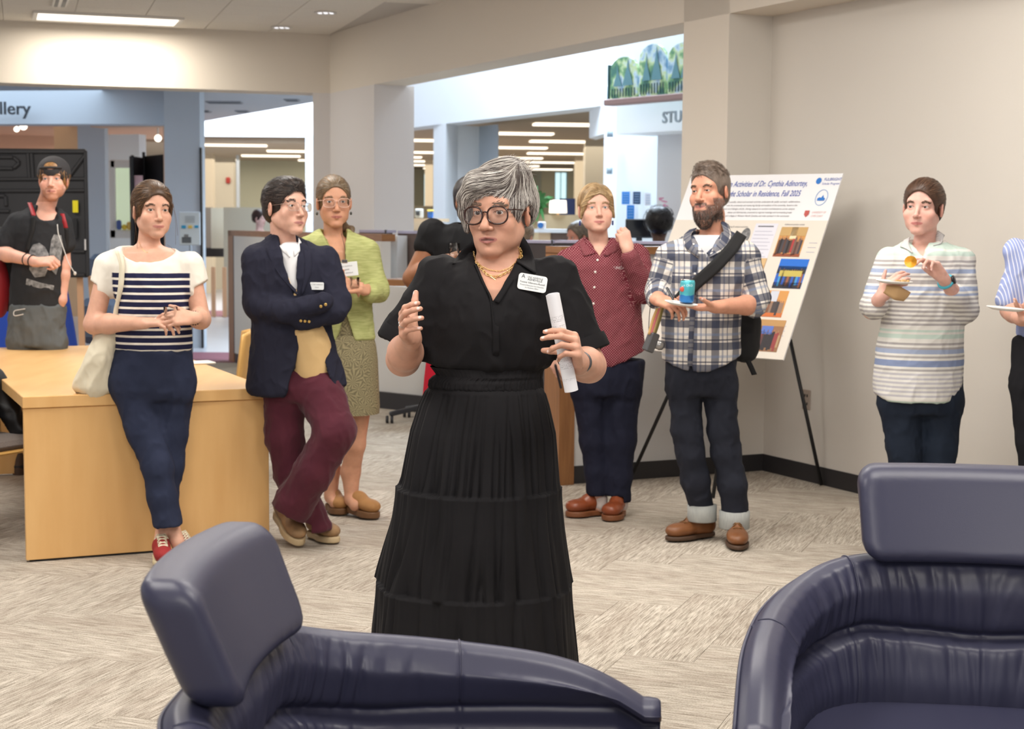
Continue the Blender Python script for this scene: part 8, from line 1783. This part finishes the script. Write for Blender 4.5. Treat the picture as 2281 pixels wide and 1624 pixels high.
    z0 = J(2040, 575)[2]; D.fn(lambda P: np.maximum(np.maximum(z0 - P[:, 2], np.abs(P[:, 0] - J(2044, 560)[0]) - np.interp(P[:, 2], [z0, J(2040, 525)[2]], [.0, .06])), P[:, 1] - Y), .003, '-', J(2000, 600, -.4), J(2100, 510, .2)); D.cone(J(2062, 510), J(2060, 545, .02), .055, .066, .004, '-')
    zz0 = J(2000, 892)[2]; xc_ = J(2045, 800)[0]; D.fn(lambda P: zz0 + 2.2 * np.clip(np.abs(P[:, 0] - xc_) - .13, 0, 1) ** 2 * 4 - P[:, 2], .002, 'x', J(1900, 1000, -.4), J(2200, 800, .4))
    cloth('long_striped_shirt', D, .006, m, p, [(.008, (8, 8, 4), rotx(.4), .6, 3.), (.004, (16, 16, 9), roty(.6), .7, 5.)], uv=lambda V: V[:, [0, 2]])
    cs, nt2, b2, o2 = attr_mat('collar_stripe', (224, 222, 218)); nt2.link(nt2.mix(nt2.math('GREATER_THAN', fract(nt2, o2[0], 130.), .62), lin((226, 224, 220)), lin((120, 120, 128))), b2.inputs['Base Color']); collar(p, D, [([(2028, 528), (2024, 545), (2034, 566)], [(2014, 535), (2004, 552), (2018, 556)]), ([(2088, 512), (2084, 532), (2060, 556)], [(2104, 524), (2096, 545), (2078, 550)])], cs, Y, .008, b=.005)
    jn = mat('blue_denim', lin((26, 33, 46)), .85, spec=.2, noise=(5, (1, 1, 1), .6, lin((38, 48, 64))), bump=(700, (1, 1, 1), .2, .001)); hip = sil([(820, 1962, 2142, .13), (880, 1958, 2142, .135), (920, 1966, 2136, .12)], Y)
    trousers(p, [[(J(2006, 900), .1), (J(2014, 990), .078), (J(2018, 1060), .07), (J(2020, 1190), .06)], [(J(2096, 900), .1), (J(2092, 990), .08), (J(2090, 1060), .07), (J(2090, 1190), .06)]], jn, waist=hip, seed=15., fold=.010)
    for x in (2020, 2090): a = J(x, 1190); shoe(p, (a[0], Y + .06, .004), (a[0] - .05, Y - .2, .004), mat('black_leather_shoe', lin((22, 22, 24)), .5), mat('boot_sole', lin((74, 52, 36)), .6))
    # watch, plate, napkin, crisp
    fw = nrm(wr2 - el2); u = nrm(np.cross(fw, (0, 0, 1))); v = np.cross(fw, u); c = wr2 - fw * .035; mb = MB(); mb.tube([c + .033 * (u * math.cos(t) + v * math.sin(t)) for t in np.linspace(0, 6.2832, 24)], .007, 8, cap=False); w_ = mb.build('watch_band', mat('teal_rubber', lin((70, 176, 196)), .5), p, True); mb = MB(); mb.lathe(c + .036 * nrm((.9, -.5, .3)), [(.019, -.005), (.02, .004), (.001, .006)], 24, np.stack([fw, np.cross(nrm((.9, -.5, .3)), fw), nrm((.9, -.5, .3))], 1)); mb.build('watch_face', mat('phone_black', lin((24, 24, 30)), .3), w_, True)
    cp = J(1992, 630, -.3); t = empty('paper_plate', cp, 'white paper plate held by the woman in the long striped shirt', 'plate'); mb = MB(); mb.lathe(cp, [(.001, 0), (.055, 0), (.078, .009), (.08, .01), (.079, .006), (.056, -.003), (.001, -.003)], 40, roty(.05) @ rotx(.02)); mb.build('plate_disc', mat('plate_white', lin((228, 226, 222)), .6), t, True); mb = MB()
    for k in range(5): mb.ell(cp + (.01 + .012 * k, -.01 + .01 * (k % 2), .008), (.008, .008, .006), 6)
    tag(mb.build('snack_crumbs', mat('snack', lin((186, 150, 96)), .8), None, True), 'small brown snack pieces on the plate of the woman in the long striped shirt', 'food', kind='stuff')
    A = np.array([J(1975, 636, -.28), J(2000, 636, -.32), J(2028, 652, -.3)]); B_ = np.array([J(1968, 652, -.28), J(1992, 668, -.33), J(2012, 670, -.3)]); o = sheet('napkin', A, B_, .006, mat('kraft_napkin', lin((192, 156, 112)), .9), None, 16, 4, .012); tag(o, 'folded brown paper napkin under the plate held at right', 'napkin')
    c = J(2030, 583, -.29); V = [c]; n = 14
    for k in range(n): a = 2 * math.pi * k / n; V.append(c + np.array([.028 * math.cos(a), .012 * math.cos(2 * a), .026 * math.sin(a) * (1 - .2 * math.cos(a))]))
    V = np.array(V); V2 = V + (0, .003, 0); nn = n + 1; F = [(0, 1 + k, 1 + (k + 1) % n) for k in range(n)] + [(nn, nn + 1 + (k + 1) % n, nn + 1 + k) for k in range(n)] + [(1 + k, nn + 1 + k, nn + 1 + (k + 1) % n, 1 + (k + 1) % n) for k in range(n)]
    tag(mesh_np('crisp', np.vstack([V, V2]), F, mat('orange_crisp', lin((236, 168, 40)), .6), None, False), 'round orange crisp held between the fingers at right', 'food')
striped_woman()

# 8 --- man in the backwards cap ---------------------------------------------------------------------
def cap_man():
    Y = 9.5; p = place_person('tall young man with a backwards black cap and black printed tee behind the table', W(95, 700, Y)[0], Y); J = lambda x, y, dy=0.0: W(x, y, Y + dy)
    fr = head_frame(J(119, 400), 6, 2, 1, 1.06); S = Sdf(); add_head(S, fr, .95, .95, 1.0, 1.05, 1.0, .7, 'calm'); S.cone(J(112, 430, .03), J(95, 482, .03), .054, .06, .03); S.loft(sil([(472, 55, 135, .07, .02), (500, 40, 140, .09)], Y), .03)
    sh, el, wr = J(42, 500), J(-12, 560, -.04), J(84, 584, -.2); arm(S, sh, el, wr, (.05, .043, .043, .028)); H = hand(S, wr, (.95, -.2, .1), (-.1, .6, -.7), 'R', 1.0, (.9, .9, .95, .95), .0, (.7, .3, .5), .4); sh2, el2, wr2 = J(142, 502), J(143, 590), J(138, 668, -.03); arm(S, sh2, el2, wr2, (.045, .038, .036, .027)); S.cone(wr2, J(124, 700, -.0), .028, .028, .02); S.cone(J(90, 520), sh, .03, .03, .02); S.cone(J(90, 520), sh2, .03, .03, .02)
    bf_ = beardfn((.62, .48, .34), lo=-.05, dens=.7); body(p, S, (224, 166, 142), fr, .0036, (), lip=(190, 116, 104), eye=.7, red=.6, beard=bf_); eyes(fr, p, lin((90, 100, 110))); eyebrows(S, fr, p, [(160, 118, 78)])
    Hh = Sdf(); cap_hair(Hh, fr, .011, .98, face=(.064, .1, .088), fcz=-.012, low=-.03); cols = [(176, 128, 78), (150, 104, 62), (196, 152, 100)]; h, hv, L = hair_base(p, Hh, fr, cols, dark=.75); strands(Hh, seeds_on(hv, 600, L[:, 2] < .06), comb(fr, (0, -.03, -.2)), 5, .008, .0011, .004, tones(cols), 'hair_strand_layer', hair_mat(), h, .25, fray=.008)
    C = Sdf(); C.ell((0, -.022, .045), (.091, .112, .09), .01, fr=fr); C.fn(lambda P: fr.w((0, 0, 0))[2] + .068 - P[:, 2] + (fr.loc(P)[:, 1]) * .12, .003, 'x'); C.ell((0, .085, .072), (.036, .05, .022), .004, '-', fr=fr); V, F = C.mesh(.004, 1); hat = mesh_np('cap', V, F, mat('black_twill', lin((48, 46, 48)), .85), p, True); mb = MB(); mb.tube([fr.w((x, .088 - 5.5 * x * x, .062)) for x in np.linspace(-.06, .06, 14)], .007, 8); mb.build('cap_strap', mat('black_twill'), hat, True)
    tee = fabric('faded_black_tee', (44, 45, 48), .9, c2=(56, 57, 60)); D = Sdf(); D.loft(sil([(456, 78, 120, .06, .03), (470, 52, 142, .09, .02), (485, 34, 150, .11), (520, 26, 152, .125), (580, 30, 146, .13), (640, 24, 146, .125), (684, 22, 146, .125)], Y), .02); D.cone(J(40, 498), J(14, 540, -.02), .066, .07, .03); D.cone(J(140, 500), J(146, 545), .06, .058, .03)
    D.ell(J(100, 462, -.08), (.07, .12, .08), .006, '-'); D.ell(J(115, 480, -.12), (.03, .08, .05), .02, '-'); cloth('tee_shirt', D, .0075, tee, p, [(.009, (7, 7, 4), rotx(.4), .6, 3.), (.004, (16, 16, 9), None, .7, 5.)])
    # generic grey print: mottled oval figures over a banner
    pm = mat('grey_print', lin((158, 160, 162)), .9, noise=(40, (1, 1, 1), .9, lin((70, 72, 74)))); pr = []
    for pts in ([(66, 560), (74, 545), (88, 541), (100, 550), (108, 565), (110, 590), (100, 615), (78, 618), (66, 600)], [(114, 535), (120, 522), (136, 524), (140, 545), (134, 580), (124, 612), (112, 600), (110, 565)], [(60, 620), (92, 630), (120, 636), (118, 646), (88, 642), (58, 634)]):
        q = hits(D, pts, .004, Y, 8.3); c = q.mean(0); cc = hits(D, [tuple(np.mean(pts, 0))], .006, Y, 8.3)[0]; V = [cc] + list(q); n = len(q); F = [(0, 1 + (k + 1) % n, 1 + k) for k in range(n)]; V = np.array(V); mesh_np('shirt_print', np.vstack([V, V + (0, -.001, 0)]), F + [(a + n + 1, b + n + 1, c_ + n + 1) for a, b, c_ in F], pm, p, True)
    tr = fabric('grey_joggers', (98, 102, 104), .9, c2=(84, 88, 90)); hip = sil([(676, 22, 146, .13), (720, 20, 144, .14), (770, 24, 140, .13)], Y); trousers(p, [[(J(55, 760), .105), (J(60, 860), .08), (J(62, 1000), .06)], [(J(112, 760), .1), (J(108, 860), .08), (J(106, 1000), .06)]], tr, h=.009, waist=hip, seed=3., fold=.014); tubes('drawstring', [J(56, 688, -.15), J(30, 692, -.15), J(30, 705, -.16), J(52, 700, -.16)], .003, mat('white_cord', lin((206, 204, 200)), .8), p, 6)
    for x in (62, 106): a = J(x, 1000); shoe(p, (a[0], Y + .06, .004), (a[0], Y - .2, .004), mat('black_leather_shoe', lin((22, 22, 24)), .5), mat('boot_sole', lin((74, 52, 36)), .6))
    fw = nrm(wr - el); u = nrm(np.cross(fw, (0, 0, 1))); v = np.cross(fw, u)
    for o_ in (.045, .09): mb = MB(); mb.tube([wr - fw * o_ + .034 * (u * math.cos(t) + v * math.sin(t)) for t in np.linspace(0, 6.2832, 20)], .004, 6, cap=False); mb.build('wristband', mat('black_twill'), p, True)
    t = empty('backpack', J(10, 650, .15), 'red and black backpack worn by the young man in the cap', 'backpack'); rd = mat('red_nylon', lin((150, 26, 36)), .6); bkn = mat('black_webbing', lin((20, 20, 22)), .85)
    Bg = Sdf(); Bg.box(J(40, 600, .22), (.16, .09, .26), .06, 0); V, F = Bg.mesh(.012, 1); mesh_np('pack_body', V, F, bkn, t, True); Bg = Sdf(); Bg.ell(J(-2, 640, .14), (.07, .08, .19), .03); V, F = Bg.mesh(.01, 1); mesh_np('side_pouch', V, F, rd, t, True)
    for pts, mm in (([(66, 452), (72, 468), (76, 482)], rd), ([(76, 482), (74, 510), (64, 540), (62, 560)], bkn), ([(138, 478), (142, 492), (146, 508)], rd), ([(146, 508), (148, 530), (146, 560)], bkn)): A = hits(D, pts, .006, Y, 8.3); sheet('shoulder_strap', A - (.013, 0, 0), A + (.013, 0, 0), .006, mm, t, 14, 2)
    o = tubes('earphones', [J(128, 500, -.12), J(129, 520, -.14), J(142, 555, -.16), J(152, 585, -.17), J(165, 606, -.17)], .0028, mat('white_cord', lin((206, 204, 200)), .8), None, 6); tag(o, 'white wired earphones dangling in front of the young man in the cap', 'earphones'); mb = MB(); mb.ell(J(167, 609, -.17), (.009, .008, .012), 8); mb.build('earbud', mat('white_cord'), o, True)
cap_man()

# 9 --- person cut by the right edge -------------------------------------------------------------------
def edge_person():
    Y = 6.95; p = place_person('person in a blue striped shirt cut by the right edge, holding a plate', W(2330, 700, Y)[0], Y); J = lambda x, y, dy=0.0: W(x, y, Y + dy)
    fr = head_frame(J(2350, 455), -35, 0, 0, 1.06); S = Sdf(); add_head(S, fr); S.cone(J(2352, 490, .02), J(2350, 550, .02), .055, .06, .03); S.loft(sil([(540, 2305, 2395, .07), (600, 2290, 2410, .1)], Y), .03)
    sh, el, wr = J(2268, 600), J(2252, 690, .0), J(2276, 712, -.16); arm(S, sh, el, wr, (.05, .045, .043, .03)); H = hand(S, wr, (.45, -.6, -.1), (.3, .1, .9), 'R', 1.0, (.3, .3, .35, .4), .02, (-.2, .8, .5), .1); S.cone(J(2350, 600), sh, .035, .035, .02); sh2, el2, wr2 = J(2430, 600), J(2450, 700), J(2350, 715, -.2); arm(S, sh2, el2, wr2); H2 = hand(S, wr2, (-.9, -.3, .1), (0, .1, .9), 'L', 1.0); S.cone(J(2350, 600), sh2, .035, .035, .02)
    body(p, S, (210, 156, 132), fr, .0038, H['nails']); eyes(fr, p, lin((60, 50, 40))); Hh = Sdf(); cap_hair(Hh, fr); hair_base(p, Hh, fr, BR)
    m, nt, b, o = attr_mat('blue_stripe_cotton', (160, 172, 214)); nt.link(nt.mix(nt.math('GREATER_THAN', fract(nt, o[0], 75.), .72), lin((150, 163, 208)), lin((216, 220, 236))), b.inputs['Base Color']); D = Sdf(); D.loft(sil([(520, 2300, 2400, .08), (560, 2262, 2438, .13), (640, 2256, 2440, .14), (755, 2262, 2436, .14)], Y), .02); D.cone(J(2275, 600), J(2250, 668), .066, .062, .03); D.cone(J(2275, 585), J(2262, 560), .07, .06, .03); D.cone(J(2425, 600), J(2445, 700), .066, .06, .03)
    D.fn(lambda P: np.where(P[:, 0] < J(2262, 700)[0] + .03, J(2250, 684)[2] - P[:, 2], -1), .003, 'x', J(2200, 900, -.3), J(2275, 660, .3)); cloth('shirt', D, .008, m, p, [(.010, (8, 8, 5), rotx(.4), .6, 3.)], uv=lambda V: np.stack([V[:, 0] + .2 * V[:, 2], V[:, 2]], 1)); cw = fabric('white_cotton', (224, 224, 226), .8)
    bt = fabric('black_trouser', (26, 26, 30)); hip = sil([(750, 2258, 2436, .13), (830, 2254, 2440, .14), (870, 2262, 2430, .13)], Y); trousers(p, [[(J(2300, 860), .1), (J(2305, 980), .08), (J(2310, 1200), .06)], [(J(2390, 860), .1), (J(2388, 980), .08), (J(2385, 1200), .06)]], bt, h=.01, waist=hip, seed=3.)
    for x in (2310, 2385): a = J(x, 1200); shoe(p, (a[0], Y + .06, .004), (a[0], Y - .2, .004), mat('black_leather_shoe', lin((22, 22, 24)), .5), mat('boot_sole', lin((74, 52, 36)), .6))
    cp = J(2240, 690, -.3); t = empty('paper_plate', cp, 'white paper plate held at the right edge of the picture', 'plate'); mb = MB(); mb.lathe(cp, [(.001, 0), (.055, 0), (.078, .009), (.08, .01), (.079, .006), (.056, -.003), (.001, -.003)], 40, roty(.08) @ rotx(.02)); mb.build('plate_disc', mat('plate_white', lin((228, 226, 222)), .6), t, True)
edge_person()

# far seated people ---------------------------------------------------------------------------------------
def seated(px, py, Y, yaw, tone, hair, shirt, label, curly=0.0, sc=1.0, hairn=300):
    p = place_person(label, W(px, py, Y)[0], Y); c = W(px, py, Y); fr = head_frame(c, yaw, -5, 0, sc); S = Sdf(); add_head(S, fr); b = c - (0, 0, .28); S.cone(c + (0, 0, -.06), b + (0, 0, .06), .05, .055, .03); S.cone(b + (-.08, 0, 0), b + (.08, 0, 0), .07, .07, .04); S.cone(b, b - (0, 0, .45), .1, .12, .05)
    body(p, S, tone, fr, .006); eyes(fr, p, lin((50, 36, 28))); Hh = Sdf(); cap_hair(Hh, fr, .012 + curly)
    if curly: Hh.ell((0, -.03, .04), (.115, .12, .11), .02, fr=fr)
    h, hv, L = hair_base(p, Hh, fr, hair, h=.006, dark=.8)
    if curly: N = RNG.randn(hairn, 3); strands(Hh, seeds_on(hv, hairn, L[:, 2] > -.1), lambda P: RNG.randn(len(P), 3), 5, .01, .0025, .02, tones(hair), 'hair_strand_layer', hair_mat(), h, 1.)
    else: strands(Hh, seeds_on(hv, hairn, L[:, 2] > -.1), comb(fr, (0, -.12, -.05)), 5, .011, .0016, .006, tones(hair), 'hair_strand_layer', hair_mat(), h, .3)
    D = Sdf(); D.cone(b + (-.13, 0, -.02), b + (.13, 0, -.02), .085, .085, .04); D.cone(b - (0, 0, .05), b - (0, 0, .48), .14, .16, .06); D.cone(b + (-.16, 0, -.03), b + (-.2, -.05, -.32), .06, .05, .03); D.cone(b + (.16, 0, -.03), b + (.2, -.05, -.32), .06, .05, .03); D.cone(b + (-.2, -.05, -.32), b + (-.1, -.28, -.34), .05, .04, .03); D.cone(b + (.2, -.05, -.32), b + (.1, -.28, -.34), .05, .04, .03); cloth('top', D, .012, shirt, p, [(.008, (10, 10, 5), None, .6, 1.)]); zz = b[2] - .5
    T = Sdf(); 
    for s in (-1, 1): T.cone((b[0] + s * .1, Y, zz), (b[0] + s * .1, Y - .42, zz + .02), .09, .07, .04); T.cone((b[0] + s * .1, Y - .42, zz + .02), (b[0] + s * .1, Y - .44, .08), .07, .05, .03); T.cone((b[0] + s * .1, Y - .42, .05), (b[0] + s * .1, Y - .6, .04), .045, .035, .02)
    V, F = T.mesh(.014, 1); mesh_np('trousers', V, F, mat('black_knit', lin((26, 26, 28)), .85), p, True)
    t = empty('study_chair', (b[0], Y, 0), 'dark chair under the ' + label.split(' ', 1)[1], 'chair'); mb = MB(); mb.box((b[0], Y, zz - .13), (.46, .46, .06), bev=.02); mb.build('seat', mat('chair_black', lin((36, 36, 40)), .5), t); mb = MB(); mb.box((b[0], Y + .24, zz + .16), (.44, .05, .5), bev=.02); mb.build('backrest', mat('chair_black'), t); mb = MB(); mb.tube([(b[0], Y, .08), (b[0], Y, zz - .16)], .03, 10); mb.build('column', mat('chair_black'), t, True)
    for k in range(5): a = 1.26 * k; mb = MB(); mb.beam((b[0], Y, .1), (b[0] + .28 * math.cos(a), Y + .28 * math.sin(a), .03), .04, .04); mb.build('foot_arm', mat('chair_black'), t)
seated(1468, 501, 13.0, 178, (92, 62, 46), [(30, 24, 24), (20, 16, 16)], mat('blue_tee', lin((30, 70, 160)), .9), 'seated person with dark curly hair in a blue top at the monitor', .02, 1.0)
seated(1288, 528, 12.4, -60, (196, 130, 104), [(130, 116, 100), (96, 84, 72)], mat('grey_tee', lin((120, 120, 124)), .9), 'seated person with short grey hair behind the cubicle beside the blonde woman')
seated(1166, 528, 12.7, 150, (200, 150, 120), [(150, 126, 100), (110, 92, 74), (176, 154, 128)], mat('grey_tee'), 'seated person with light brown hair behind the speaker shoulder')
seated(578, 486, 23.5, 70, (206, 166, 156), [(60, 42, 38)], mat('pink_tee', lin((206, 172, 164)), .9), 'far seated person in a pink top above the cubicle wall', 0, 1.0, 120)
